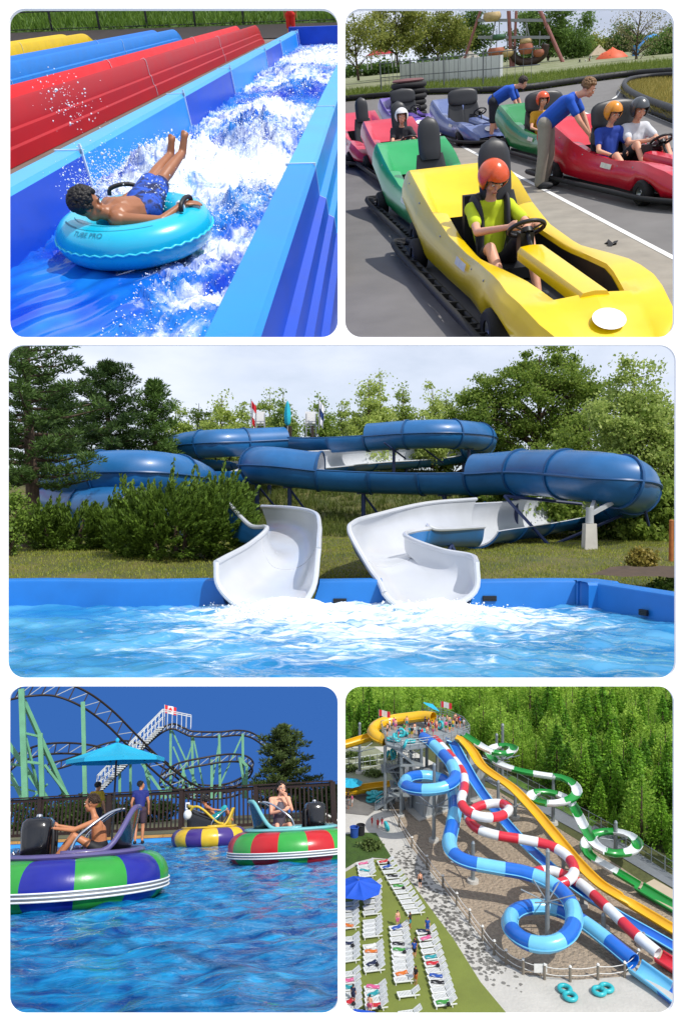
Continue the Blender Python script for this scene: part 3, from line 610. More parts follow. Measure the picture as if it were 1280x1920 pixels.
def slide_left():
    t = thing('water_slide', 'blue flume slide looping to the left behind the junipers with a narrow white chute', 'water slide')
    pp = [(532, 826, 41), (470, 829, 40), (400, 832, 39), (345, 838, 40), (330, 850, 43), (380, 862, 45), (450, 866, 43), (478, 876, 38), (455, 884, 35.5), (390, 886, 34.5), (250, 884, 34), (130, 888, 32), (98, 895, 28.5), (130, 893, 25.6),
          (200, 887, 24.6), (280, 887, 24.6), (345, 896, 26), (372, 910, 29), (330, 922, 31), (200, 922, 31.5), (120, 926, 29.5), (105, 935, 27), (160, 950, 25), (260, 960, 23), (360, 972, 21), (440, 980, 19)]
    pts = [P.D(*q) for q in pp]; path = spline(pts, 10); T, L = arclen(path); tt = lambda i: T[min(len(T) - 1, i * 10)]; r = .74; secs = []
    def rng(i0, i1, k, a, mi=WHITE3):
        for j in range(k): secs.append((tt(i0) + (tt(i1) - tt(i0)) * j / k, tt(i0) + (tt(i1) - tt(i0)) * (j + 1) / k, r, r, a, a, BLUE3, mi))
    rng(0, 5, 5, CL); rng(5, 10, 4, OP); rng(10, 18, 7, CL, BLUE3); rng(18, 20, 2, OP); rng(20, 23, 3, CL)
    flume(t, path, secs, n=26, step=.4, flange=FLG3, fl_r=.085)
    for i0, i1 in ((0, 5), (10, 18)):
        sp = [path[j] for j in range(i0 * 10, i1 * 10 + 1)]
        for sg in (-1, 1): MB().tube([p + s * sg * (r + .02) for p, _, s, b in frames(sp, UPZ)], .045, 6).build('seam_flange', FLG3, t)
    rows = [[(430, 945, 18.0), (430, 975, 17.6), (440, 1010, 17.2), (470, 1010, 17.5), (500, 990, 18.6), (490, 950, 19)],
            [(470, 985, 16.2), (480, 1010, 15.9), (505, 1030, 15.7), (545, 1020, 16.0), (560, 990, 17.0), (545, 953, 17.4)],
            [(502, 990, 15.0), (505, 1015, 14.8), (525, 1045, 14.5), (565, 1045, 14.6), (590, 1010, 15.2), (588, 962, 15.6)],
            [(470, 1020, 13.6), (472, 1050, 13.4), (495, 1085, 13.2), (548, 1085, 13.2), (586, 1050, 13.6), (597, 985, 14.2)],
            [(425, 1045, 12.3), (430, 1085, 12.2), (468, 1118, 12.05), (540, 1118, 12.05), (580, 1085, 12.3), (596, 1010, 12.7)],
            [(407, 1055, 11.8), (413, 1100, 11.7), (460, 1139, 11.6), (545, 1139, 11.6), (584, 1105, 11.75), (595, 1030, 12.0)]]
    cols = [spline([P.D(*r_[i]) for r_ in rows], 8) for i in range(6)]; rings = [spline([c[j] for c in cols], 5) for j in range(len(cols[0]))]
    build_chute(t, rings); return t, path
t3l, path3l = slide_left()
def supports3():
    def ground_pt(p): return Vector((p.x, p.y, H3(p.x, p.y) - .1))
    conc = mat('concrete_pale', 'b9b6ae', .8, var=.12, bump=.3)
    k = 0
    for path, th, idx in ((path3, t3r, (8, 26, 44, 52, 62, 74, 88, 100, 112, 124, 136, 146, 158, 176)), (path3l, t3l, (10, 24, 40, 56, 72, 90, 108, 126, 140, 152, 168, 184, 204))):
        for i in idx:
            p = path[i] - UPZ * .72; g = ground_pt(p); grey = (th is t3r and i == 176)
            if grey: continue
            o = MB().cyl(g, p, .085, .085, 10).build('support_post', STEEL3, th); MB().box(p - UPZ * .02, (.5, .12, .07)).build('saddle', STEEL3, o)
            if i % 4 == 0 and p.z - g.z > 1:
                q = g.lerp(p, .25) + Vector((.9, .3, 0)); MB().cyl(ground_pt(q), g.lerp(p, .95), .045, .045, 8).build('brace', STEEL3, th)
    p = path3[176] - UPZ * .7; g = P.D(1104, 1046, 20.2); g.z = H3(g.x, g.y); o = MB().cyl(g + UPZ * .7, Vector((g.x, g.y, p.z - .1)), .11, .1, 12).build('support_post', mat('post_grey', '9fa3a6', .5, var=.1), t3r)
    MB().box(g + UPZ * .33, (.34, .34, .72), tap=.85).build('footing', conc, o); MB().beam(Vector((g.x, g.y, p.z - .3)), p + Vector((.4, 0, .15)), .1).build('brace', MATS['post_grey'], o)
    MB().beam(Vector((g.x, g.y, p.z - .3)), p + Vector((-.35, 0, .05)), .1).build('brace', MATS['post_grey'], o)
    for a, b in (((945, 930, 24), (1040, 1035, 22)), ((945, 930, 24), (1090, 945, 24)), ((1040, 1020, 23), (1180, 960, 24)), ((845, 1020, 18.0), (838, 1045, 17.6)), ((845, 1020, 18.0), (856, 1045, 18.0)), ((720, 830, 38), (760, 860, 39)), ((790, 838, 39), (830, 868, 40)), ((1195, 905, 22), (1215, 985, 23))):
        MB().cyl(P.D(*a), P.D(*b), .05, .05, 8).build('brace', STEEL3, t3r)
supports3()
def tower3():
    wood = mat('dark_timber', '2b211a', .8, var=.3, bump=.4); white = mat('board_white', 'e4e4e2', .6, var=.04)
    t = thing('start_tower', 'dark timber start platform between the two flumes on the hilltop', 'platform')
    for u in (486, 540, 586): MB().box(P.D(u, 850, 41.5), (.42 if u == 540 else .16, .3, 3.0)).build('post', wood, t)
    MB().box(P.D(538, 838, 42), (4.2, 2.0, .16)).build('deck', wood, t)
    for u in (480, 496, 574, 592):
        MB().box(P.D(u, 797, 42.6), (.06, .06, 1.3)).build('rail_post', mat('rail_grey', '8b9096', .5), t)
    for a, b in ((478, 498), (572, 594)):
        for v in (790, 797, 804): MB().beam(P.D(a, v, 42.6), P.D(b, v, 42.6), .04).build('rail', MATS['rail_grey'], t)
    for u, lb in ((487, 'blank white notice board on the hilltop platform beside the red flag'), (582, 'blank white notice board on the hilltop platform beside the blue and white flag')):
        b = thing('notice_board', lb, 'sign'); MB().box(P.D(u, 783, 42.9), (.62, .05, .68)).build('panel', white, b); MB().beam(P.D(u, 783, 42.96), P.D(u, 812, 42.96), .07).build('post', MATS['rail_grey'], b)
    for u, v0, v1, cols, lb in ((471, 748, 806, ('c8202c', 'e8e8ea', 'c8202c'), 'limp red and white flag on a pole above the slide platform'), (598, 748, 806, ('e8e8ee', '23407e', 'e8e8ee'), 'limp white and dark blue flag on a pole above the slide platform')):
        f = thing('flag', lb, 'flag'); MB().cyl(P.D(u, v1, 42.2), P.D(u, v0, 42.2), .03, .025, 8).build('pole', MATS['rail_grey'], f)
        a = P.D(u, v0 + 3, 42.2)
        for i, c in enumerate(cols):
            z0, z1 = -.42 * i, -.42 * (i + 1); mb = MB()
            mb.grid(9, 6, lambda s, q: a + Vector((.03 + .26 * s - .1 * s * (i / 3), .07 * math.sin(s * 9 + i), z0 + (z1 - z0) * q - .35 * s))); mb.build('cloth_panel', mat('flag_' + c, c, .8, var=.06), f, smooth=True)
    u = thing('parasol', 'furled turquoise parasol on the hilltop platform', 'parasol'); a = P.D(539, 800, 41.2); b = P.D(539, 752, 41.2)
    MB().cyl(a - UPZ * 1.0, b, .03, .03, 8).build('pole', MATS['rail_grey'], u)
    prof = [(.05, -1.35), (.13, -1.2), (.15, -.8), (.12, -.4), (.07, -.15), (.02, .02)]
    mb = MB(); rings = [[b + Vector((r_ * (1 + .28 * math.cos(4 * th)) * math.cos(th), r_ * (1 + .28 * math.cos(4 * th)) * math.sin(th), z)) for th in np.linspace(0, 2 * PI, 25)[:-1]] for r_, z in prof]
    mb.loft(rings).build('canopy', mat('cloth_turquoise', '1fa3b8', .8), u, smooth=True)
tower3()
BARK = mat('bark', '4a3b2e', .9, var=.35, vs=6, bump=.8, bs=22)
def pine(name, label, base, H, trunk_r, Lb, z0, m, per=130, n=46, needle=.07, group=None, clipw=True, taper=.6, up=.25, elong=4.5, cr=.42, side=None):
    t = thing(name, label, 'tree', base, 0, group); mb = MB(); mb.tube([Vector((.08 * math.sin(z), .06 * math.cos(z * 1.3), z)) for z in np.linspace(-.1, H, 10)], [trunk_r * (1.2 if i == 0 else 1 - .88 * i / 9) for i in range(10)], 10)
    C = []; A = []
    for i in range(n):
        q = i / (n - 1); z = z0 + (H * .98 - z0) * q; L = Lb * (1 - taper * q ** 1.2) * random.uniform(.65, 1.1) * (.35 if q > .95 else 1); a = i * 2.4 + random.uniform(-.3, .3) if side is None else random.uniform(*side)
        d = Vector((math.cos(a), math.sin(a), up * (.3 + q))); s = Vector((0, 0, z)); e = s + d * L; mid = s.lerp(e, .5) - UPZ * .06 * L
        rr = trunk_r * .32 * (1 - .7 * q); mb.tube([s, mid, e], [rr, rr * .6, rr * .15], 5)
        for w in np.linspace(.3, 1, max(3, int(L / .32))):
            c = s.lerp(mid, w * 2) if w < .5 else mid.lerp(e, w * 2 - 1); c = c + Vector((random.uniform(-.2, .2), random.uniform(-.2, .2), random.uniform(-.02, .15))) * L * .4
            pts = ellcloud(c, (cr, cr, cr * .5), int(per * random.uniform(.6, 1.2)), .1); C.append(pts); A.append(pts - np.asarray(c) + np.array([0, 0, cr * .35]))
    mb.build('trunk', BARK, t); C = np.concatenate(C); A = np.concatenate(A); A /= np.linalg.norm(A, axis=1)[:, None] + 1e-6
    ok = inwin(C + np.asarray(base)) if clipw else np.ones(len(C), bool); link('crown', leaves(C[ok], needle, 0, m, 'crown', jit=.45, elong=elong, axis=A[ok]), t); return t
def trees3():
    pm = leafmat('pine_needles', '1c3416', '5a7636', .25); pm2 = leafmat('pine_needles_light', '264219', '6e8e40', .28)
    lf = leafmat('poplar_leaf', '5c8226', 'ccd878', .55); lf2 = leafmat('maple_leaf', '466a1c', 'b0c25c', .55); lf3 = leafmat('birch_leaf', '5c822a', 'ccd87e', .55)
    b = P.D(58, 1022, 21); b.z = H3(b.x, b.y); pine('pine_tree', 'tall dark pine with a bare lower trunk at the left edge of the lawn', b, 6.8, .23, 2.35, 1.75, pm, per=105, n=56, needle=.036, taper=.3, cr=.27)
    b = P.D(205, 900, 36); b.z = H3(b.x, b.y) - .2; pine('pine_tree', 'dense dark green pine rising behind the lower left flume loop', b, 6.3, .22, 2.9, .8, pm, per=120, n=44, needle=.05, taper=.75)
    b = P.D(290, 880, 38); b.z = H3(b.x, b.y) - .2; pine('pine_tree', 'lighter slender pine to the right of the dense dark one', b, 5.6, .18, 1.9, .8, pm2, per=110, n=40, needle=.05, taper=.8)
    b = P.D(110, 880, 40); b.z = H3(b.x, b.y) - .2; pine('pine_tree', 'dark pine standing between the two left pines further back', b, 5.4, .2, 2.6, .6, pm, per=100, n=44, needle=.055, taper=.7)
    random.seed(5)
    row = [(330, 770, 1.3), (372, 765, 1.6), (415, 752, 1.5), (455, 770, 1.3), (505, 748, 1.4), (530, 745, 1.2), (600, 752, 1.5), (640, 770, 1.4), (690, 722, 1.5), (712, 708, 1.0), (755, 735, 1.0), (810, 738, .8), (835, 752, .9), (870, 735, 1.5)]
    lab = ['first', 'second', 'third', 'fourth', 'fifth', 'sixth', 'seventh', 'eighth', 'ninth', 'tenth', 'eleventh', 'twelfth', 'thirteenth', 'fourteenth']
    for i, (u, v, w) in enumerate(row):
        y = 47 + 2.5 * math.sin(i * 2.1); tp = P.D(u, v, y); g = H3(tp.x, y) - .3; hh = tp.z - g; blobs = [((random.uniform(-.2, .2), 0, hh * (.35 + .16 * j)), (w * (1.1 - .22 * j), w * (1.1 - .22 * j), hh * .16)) for j in range(5)]
        tree('poplar_tree', f'pale green poplar on the skyline, {lab[i]} from the left of the row', (tp.x, y, g), blobs, 8000, .105, (lf, lf3)[i % 2], BARK, .1, group='skyline trees behind the flumes', nclump=80, cr=.4)
    tp = P.D(1010, 655, 46); g = H3(tp.x, 46) - .3; hh = tp.z - g
    tree('maple_tree', 'big round leafy tree behind the upper right flume loop', (tp.x, 46, g), [((0, 0, hh * .62), (3.8, 2.8, 2.6)), ((-2.9, 0, hh * .5), (2.4, 2.0, 2.2)), ((2.4, .3, hh * .55), (2.4, 2.0, 2.4)), ((.6, 0, hh * .86), (2.2, 1.8, 1.5)), ((-3.6, .5, hh * .68), (1.4, 1.4, 1.3)), ((0, .3, hh * .3), (3.8, 2, 2))], 46000, .115, lf2, BARK, .26, nclump=260, cr=.55)
    tp = P.D(1190, 672, 30); g = H3(tp.x, 30) - .3; hh = tp.z - g
    tree('birch_tree', 'tall loose leafy tree at the right edge beside the big blue bend', (tp.x, 30, g), [((0, 0, hh * .84), (1.0, .9, 1.0)), ((-.4, 0, hh * .64), (1.7, 1.4, 1.3)), ((.9, .2, hh * .6), (1.4, 1.2, 1.5)), ((.3, 0, hh * .4), (2.1, 1.5, 1.6)), ((.8, 0, hh * .2), (1.8, 1.3, 1.4)), ((1.9, .4, hh * .5), (1.2, 1, 1.7))], 34000, .095, lf3, BARK, .17, nclump=220, cr=.42)
    tp = P.D(1105, 780, 34); g = H3(tp.x, 34) - .3; hh = tp.z - g
    tree('alder_tree', 'darker bushy tree filling the gap left of the right edge tree', (tp.x, 34, g), [((0, 0, hh * .7), (1.8, 1.5, 1.5)), ((.4, 0, hh * .35), (2.2, 1.6, 1.8)), ((-1.4, 0, hh * .35), (1.8, 1.4, 1.7))], 20000, .1, lf2, BARK, .15, nclump=150, cr=.45)
    for i, (u, v, y, rx, rz_, lb) in enumerate(((960, 985, 27, 2.2, 1.1, 'dark bushy undergrowth behind the steel supports below the flume'), (1120, 985, 27, 2.2, 1.3, 'dark bushy undergrowth below the big right bend'), (1225, 1000, 25, 1.5, 1.3, 'leafy undergrowth at the right edge behind the orange post'), (1225, 930, 26, 1.4, 1.2, 'leafy shrub below the right edge tree'), (480, 830, 47, 3.5, 1.6, 'dark hedge under the skyline trees left of the platform'), (680, 830, 47.5, 4.5, 1.5, 'dark hedge under the skyline trees right of the platform'), (380, 840, 47, 3, 1.7, 'dark hedge behind the left flume loop'), (850, 850, 46, 4, 1.8, 'dark hedge behind the upper right flume loop'))):
        c = P.D(u, v, y); g = H3(c.x, y) - .1
        bush((c.x, y, g), lb, [((0, 0, rz_ * .7), (rx, 1.1, rz_))], 9000, .11, lf2, 'undergrowth')
def bush(base, label, blobs, n, size, m, group=None, name='shrub', elong=1.6, axis=None, cr=.35, twig=True):
    t = thing(name, label, 'shrub', base, 0, group); vol = [r[0] * r[1] * r[2] for c, r in blobs]; C = []; mb = MB()
    for (c, r), vv in zip(blobs, vol):
        k = max(6, int(70 * vv / sum(vol))); pts, cc = clumped(c, r, k, max(5, int(n * vv / sum(vol) / k)), cr); C.append(pts)
        for q in cc[::5]: mb.tube([Vector((c[0] * .5, c[1] * .5, 0)), Vector(q) * .5 + Vector((c[0] * .25, 0, .1)), Vector(q)], [.03, .02, .006], 5)
    C = np.concatenate(C); C = C[C[:, 2] > -.02]; C = C[inwin(C + np.asarray(base))]
    mb.build('stem', BARK, t); link('foliage', leaves(C, size, 0, m, 'foliage', elong=elong), t); return t
def juniper(base, label, blobs, n, m):
    t = thing('juniper_bush', label, 'shrub', base, 0, 'juniper bushes in front of the left flume'); C = []; A = []; mb = MB()
    for c, r in blobs:
        k = int(n * r[0] * r[2] / sum(q[0] * q[2] for _, q in blobs)); sp = ellcloud(c, r, k // 60, .8)
        sp = sp[sp[:, 2] > .02]
        for s in sp:
            o = (s - np.asarray(c)) / np.asarray(r); d = o + np.array([.35, -.1, .75]); d /= np.linalg.norm(d); L = RNG.uniform(.22, .5) * (1.25 if o[2] > .5 else .8) * (1.9 if RNG.random() < .12 else 1)
            q = RNG.uniform(0, 1, (60, 1)); pts = s + d * L * (q - .35) + RNG.normal(0, .055, (60, 3)) * (1.15 - q); C.append(pts); A.append(np.repeat(d[None], 60, 0))
        mb.tube([Vector((c[0] * .6, c[1] * .6, -.05)), Vector(c) * .8, Vector(c) + Vector((.1, 0, r[2] * .6))], [.06, .045, .01], 6)
    C = np.concatenate(C); A = np.concatenate(A); mb.build('stem', BARK, t); link('foliage', leaves(C, .045, 0, m, 'foliage', jit=.55, elong=2.6, axis=A), t); return t
def bushes3():
    jm = leafmat('juniper_leaf', '20380f', '789638', .32)
    g = lambda u, y: (P.D(u, 950, y).x, y, H3(P.D(u, 950, y).x, y))
    juniper(g(330, 17.5), 'big dark juniper with upswept sprays just left of the white chutes', [((0, 0, .8), (1.2, 1.1, .85)), ((1.1, .1, .85), (.75, .9, .9)), ((-1.0, .2, .6), (.75, .8, .6)), ((-.7, .1, 1.05), (.3, .4, .4)), ((-1.25, .2, 1.35), (.16, .2, .35)), ((.3, 0, 1.0), (.6, .5, .3))], 42000, jm)
    juniper(g(150, 20), 'wide low dark juniper between the tall pine trunk and the big juniper', [((0, 0, .5), (1.3, .9, .55)), ((-1.1, 0, .5), (.7, .8, .5)), ((1.0, 0, .65), (.7, .9, .6))], 26000, jm)
    lm = leafmat('shrub_yellow', '4a5218', 'b09a4a', .3); lm2 = leafmat('shrub_green', '3a5a1a', '8aa444', .3)
    bush(g(1205, 15.5), 'small yellowish shrub in bare soil behind the pool corner', [((0, 0, .2), (.28, .25, .24))], 2200, .045, lm, 'small garden shrubs', cr=.12)
    bush(g(1262, 13.4), 'low green shrub at the right edge behind the pool wall', [((0, 0, .12), (.35, .3, .2))], 2600, .04, lm2, 'small garden shrubs', cr=.12)
    bush(g(15, 18), 'pale green shrub at the left edge beside the tall pine', [((0, 0, .9), (.45, .4, .8))], 3500, .05, lm2, 'small garden shrubs', cr=.15)
    bush(g(428, 15.2), 'small yellowish weed clump beside the left chute', [((0, 0, .1), (.2, .15, .16))], 600, .04, lm, 'small garden shrubs', cr=.1)
    soil = mat('garden_soil', '4a3b2c', .95, var=.35, vs=6, bump=.8, bs=30); a = [P.G(1100, 1085, .37), P.G(1290, 1090, .37), P.G(1290, 1068, .37), P.G(1150, 1068, .37)]
    o = MB().grid(12, 8, lambda s, q: (a[0].lerp(a[1], s)).lerp(a[3].lerp(a[2], s), q) + UPZ * (.06 + .02 * fnoise(s * 9, q * 7))).build('soil_bed', soil, smooth=True); o['kind'] = 'structure'
    t = thing('timber_post', 'stubby orange brown timber post at the right edge of the lawn', 'post', g(1258, 17)); MB().cyl((0, 0, -.1), (0, 0, .92), .055, .05, 12).build('shaft', mat('cedar', '9a5a26', .7, var=.25, vs=9, bump=.4), t); MB().cyl((0, 0, .92), (0, 0, .95), .058, .03, 12).build('cap', MATS['cedar'], t)
trees3(); bushes3()
# ================================================================== PLOT 4: bumper boats in a pool below a roller coaster
use(4)
def ground4():
    wm = watermat('pool_water_boats', '02387a', '1d98d0', spots=(), fscale=5, base_foam=-1, bump=1.0, bs=9, rough=.04, vs=2.2, stretch=(.8, 1, 1), cdist=1.6, cpos=(.36, .68))  # cyan end of the ramp paints caustic and ripple highlights into the water colour
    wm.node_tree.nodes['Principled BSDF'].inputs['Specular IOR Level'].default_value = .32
    rg = random.Random(3); ws = [(rg.uniform(0, 2 * PI), rg.uniform(3, 30), rg.uniform(0, 6.28)) for _ in range(44)]
    def wz(x, y):
        a = sum(.05 / k ** 1.12 * np.sin(k * (x * math.cos(t) + y * math.sin(t)) + p + .8 * np.sin(x * 1.3 + y)) for t, k, p in ws)
        return a - .02
    xs = 380; ys = 620
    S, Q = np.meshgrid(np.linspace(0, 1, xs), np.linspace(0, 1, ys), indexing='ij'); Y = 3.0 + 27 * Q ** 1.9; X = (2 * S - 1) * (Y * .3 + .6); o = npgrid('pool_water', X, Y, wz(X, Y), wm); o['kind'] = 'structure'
    bl = mat('pool_wall_light', '3f9cdc', .5, var=.1); cop = mat('coping_ochre', 'b98a4a', .8, var=.2, bump=.4); dk = mat('deck_concrete', '8d867c', .9, var=.2, bump=.3)
    a, b = P.G(-70, 1588, .1), P.G(720, 1552, .1); a.z = b.z = 0; d = (b - a).normalized(); n = Vector((-d.y, d.x, 0))
    t = thing('pool_edge', 'light blue pool side with an ochre coping below the dark fence', 'pool edge')
    MB().box((a + b) / 2 + n * .1 + UPZ * -.15, ((b - a).length, .2, .52), Matrix.Rotation(math.atan2(d.y, d.x), 3, 'Z')).build('side_wall', bl, t)
    k = 14
    for i in range(k): MB().box(a.lerp(b, (i + .5) / k) + n * .16 + UPZ * .145, ((b - a).length / k - .015, .36, .07), Matrix.Rotation(math.atan2(d.y, d.x), 3, 'Z')).build('coping_slab', cop, t)
    loop = [a + n * .3, b + n * .3, b + n * .3 + Vector((8, 4, 0)), Vector((26, 58, 0)), Vector((-24, 58, 0)), Vector((-16, 18, 0))]
    o = MB().add([p + UPZ * .15 for p in loop], [tuple(range(6))]).build('ground', mat('ground_behind_fence', '5b5a3c', .95, var=.3, vs=.6), fix=False); o['kind'] = 'structure'
    # the open sky behind: a real curved screen far beyond the coaster
    m = bpy.data.materials.new('sky_blue'); m.use_nodes = True; N = m.node_tree.nodes; N.clear(); e = N.new('ShaderNodeEmission'); e.inputs[0].default_value = (*lin('3a6cba'), 1); e.inputs[1].default_value = 1; oo = N.new('ShaderNodeOutputMaterial'); m.node_tree.links.new(e.outputs[0], oo.inputs[0])
    o = MB().grid(30, 4, lambda s, q: (-26 + 52 * s, 60 - 10 * (2 * s - 1) ** 2, -2 + 16 * q)).build('sky', m, fix=False); o['kind'] = 'structure'
    return a, b, d, n
A4, B4, D4, N4 = ground4()
def fence4():
    wood = mat('fence_brown', '2a1a15', .75, var=.3, vs=7, bump=.4)
    t = thing('picket_fence', 'dark brown timber picket fence along the far side of the boat pool', 'fence'); L = (B4 - A4).length - 1.5; o0 = A4 + N4 * .28 + UPZ * .18; rot = Matrix.Rotation(math.atan2(D4.y, D4.x), 3, 'Z')
    posts_ = int(L / 2.3)
    for i in range(posts_ + 1): MB().box(o0 + D4 * (L * i / posts_) + UPZ * .62, (.13, .13, 1.26), rot).build('post', wood, t)
    for z, h in ((1.18, .1), (.16, .09)):
        for i in range(posts_): MB().box(o0 + D4 * (L * (i + .5) / posts_) + UPZ * z + N4 * .01, (L / posts_ - .13, .06, h), rot).build('rail', wood, t)
    for i in range(posts_): MB().box(o0 + D4 * (L * (i + .5) / posts_) + UPZ * 1.265, (L / posts_ - .01, .17, .04), rot).build('cap_board', wood, t)
    n = int(L / .135); me = MB().box((0, 0, 0), (.045, .03, 1.0), rot).mesh('baluster', wood, False)
    for i in range(n): b = link('baluster', me, t); b.location = o0 + D4 * (L * (i + .5) / n) + UPZ * .66 - N4 * .02
    for k, q in enumerate((.115, .37, .62)):
        s = thing('number_plate', ['small white number plate on the fence above the near boat', 'small white number plate on the fence behind the person in blue', 'small white number plate on the fence behind the yellow boat'][k], 'sign'); c = o0 + D4 * (L * q) + UPZ * .78 - N4 * .09
        MB().box(c, (.13, .015, .2), rot).build('plate', mat('plate_white', 'e6e6e2', .5, var=.03), s); MB().box(c - N4 * .012, (.06, .01, .1), rot).build('mark', mat('mark_dark', '2a2a2c', .6), s)
fence4()
def boat(label, cA, cB, trim, inner, loc, rz, seg=12, ph=0., fairing=None):
    t = thing('bumper_boat', label, 'bumper boat', loc, rz, 'bumper boats'); mA, mB = [mat('vinyl_' + c, c, .32, var=.08, vs=4, coat=.2, bump=.06, bs=9) for c in (cA, cB)]
    R0, r = .86, .275; zc = .19
    for k in range(seg):
        mb = MB(); rings = []
        for i in range(9):
            th = ph + 2 * PI * (k + i / 8) / seg; bul = 1 - .025 * abs(2 * i / 8 - 1) ** 4; rings.append([Vector(((R0 + r * bul * math.cos(q)) * math.cos(th), (R0 + r * bul * math.cos(q)) * math.sin(th), zc + r * bul * math.sin(q))) for q in np.linspace(-2.2, 2.4, 20)])
        mb.loft(rings, False, False).build('tube_panel', (mA, mB)[k % 2], t, smooth=True)
    wm = mat('stripe_white', 'e4e6e6', .5, var=.04); gm = mat('stripe_grey', '70767a', .5)
    if not fairing:
        mb = MB().tube([Vector(((R0 + .262) * math.cos(a), (R0 + .262) * math.sin(a), zc - .075)) for a in np.linspace(0, 2 * PI, 61)[:-1]], .05, 8, closed=True, up=UPZ, sx=.4); mb.build('rub_band', gm, t, smooth=True)
        for z, q in ((-.035, .010), (-.075, .010), (-.115, .010)): MB().tube([Vector(((R0 + .283) * math.cos(a), (R0 + .283) * math.sin(a), zc + z)) for a in np.linspace(0, 2 * PI, 61)[:-1]], q, 6, closed=True, up=UPZ).build('white_stripe', wm, t)
    blk = mat('gelcoat_black', '0d0e12', .18, var=.1, coat=.5); tr = mat('trim_' + trim, trim, .35, var=.06, coat=.2); ins = mat('inner_' + inner, inner, .4, var=.08, coat=.1); chrome = mat('chrome', 'c9ccd0', .2, metal=1., var=.03)
    MB().lathe([(.93, .38), (.90, .44), (.80, .475), (.72, .475), (.70, .44), (.66, .33), (.01, .31)], 48).build('deck', [blk], t)
    MB().tube([Vector((.79 * math.cos(a), .79 * math.sin(a), .485)) for a in np.linspace(0, 2 * PI, 65)[:-1]], .035, 8, closed=True, up=UPZ, sx=1.5).build('deck_trim', tr, t)
    for i in range(12):
        a = 2 * PI * i / 12; MB().ell((.9 * math.cos(a), .9 * math.sin(a), .445), .014, 8, 6).build('bolt', chrome, t)
    # wrap-round seat back: taller at the rear
    def wall(q, s, off): a = -PI / 2 + (s - .5) * 3.5; aa = min(1, max(0, (abs(s - .5) * 3.5 - .30) / .80)); hh = .05 + .46 * (1 - aa * aa * (3 - 2 * aa)); rr = .66 + .06 * q - off; return Vector((rr * math.cos(a), rr * math.sin(a) + (.0 if q == 0 else -.05 * q), .46 + hh * q))
    n = 33; mb = MB(); mb.loft([[wall(q, s, 0) for q in np.linspace(0, 1, 6)] for s in np.linspace(0, 1, n)], False, False).build('seat_shell', blk if not fairing else mat('fairing_' + fairing, fairing, .35, coat=.3), t, smooth=True)
    mb = MB(); mb.loft([[wall(q, s, .05) for q in np.linspace(0, 1, 6)] for s in np.linspace(0, 1, n)], False, False).build('seat_back', ins, t, smooth=True)
    MB().tube([wall(1, s, .025) for s in np.linspace(0, 1, n)], .034, 8).build('seat_trim', tr, t, smooth=True)
    MB().box((0, -.36, .37), (.55, .42, .12)).build('seat_cushion', ins, t)
    for sx in (-1, 1): MB().tube(spline([(sx * .60, -.02, .5), (sx * .60, -.08, .66), (sx * .56, -.24, .80), (sx * .46, -.42, .92), (sx * .36, -.55, .96)], 5), .016, 8).build('grab_rail', chrome, t, smooth=True)
    # motor console with two upright handles
    if not fairing:
        mb = MB(); rings = []
        for z, w, d in ((.33, .17, .15), (.36, .19, .17), (.6, .20, .18), (.78, .21, .19), (.86, .20, .18), (.90, .16, .14), (.91, .05, .05)): rings.append([Vector((w * abs(math.cos(a)) ** .6 * (1 if math.cos(a) > 0 else -1), .44 + d * abs(math.sin(a)) ** .6 * (1 if math.sin(a) > 0 else -1), z)) for a in np.linspace(0, 2 * PI, 25)[:-1]])
        c = mb.loft(rings).build('motor_console', blk, t, smooth=50)
        for sx in (-1, 1): MB().tube(spline([(sx * .12, .27, .36), (sx * .13, .24, .5), (sx * .13, .245, .74), (sx * .12, .27, .80)], 4), .022, 8).build('handle', mat('grip_black', '17181b', .5), c, smooth=True)
        MB().lathe([(.001, .95), (.03, .945), (.04, .92), (.03, .90)], 14, (0, .44, 0)).build('filler_cap', chrome, c)
    else:
        fm = MATS['fairing_' + fairing]; mb = MB(); rings = []
        for q in np.linspace(0, 1, 7): w = .30 + .26 * q; hh = .62 - .28 * q; y = .66 - .75 * q; rings.append([Vector((w * math.cos(a), y, .46 + hh * max(0, math.sin(a)) ** .7)) for a in np.linspace(0, PI, 13)])
        mb.loft(rings, False, False).build('front_fairing', blk, t, smooth=40)
        for sx in (-1, 1): MB().tube(spline([(sx * .16, .66, .9), (sx * .34, .45, 1.08), (sx * .40, .2, .98), (sx * .55, -.2, .62), (sx * .62, -.4, .56)], 5), .035, 8).build('fairing_rim', fm, t, smooth=True)
        MB().tube(spline([(-.3, .5, 1.06), (0, .62, 1.1), (.3, .5, 1.06)], 6), .05, 8).build('fairing_rim', fm, t, smooth=True)
        MB().ell((-.22, .66, .86), (.15, .13, .15), 16, 10).build('headlight', mat('lamp_white', 'dfe3e2', .2, var=.03, coat=.5), t, smooth=True)
    for i in range(3): MB().tube([Vector((.03 * math.cos(a) + .3 * (i - 1), -.0 + .70 + .0 * i, .52 + .03 * math.sin(a))) for a in np.linspace(0, 2 * PI, 13)[:-1]], .006, 5, closed=True).build('tie_ring', chrome, t)
    return t
def placeboat(u, y): c = P.D(u, 1513, y); return (c.x, y, 0)
L1, L2, L3 = placeboat(146, 10.5), placeboat(545, 14.5), placeboat(393, 21.6)
boat('green and blue bumper boat with grey purple trim, nearest the camera on the left', '2a9434', '16208c', '575080', '4f4a74', L1, PI / 2, 12, .13)
boat('red and green bumper boat with turquoise trim on the right', 'b8141c', '2f9a3c', '6fb4b8', '7f76ae', L2, -PI / 2, 14, .1)
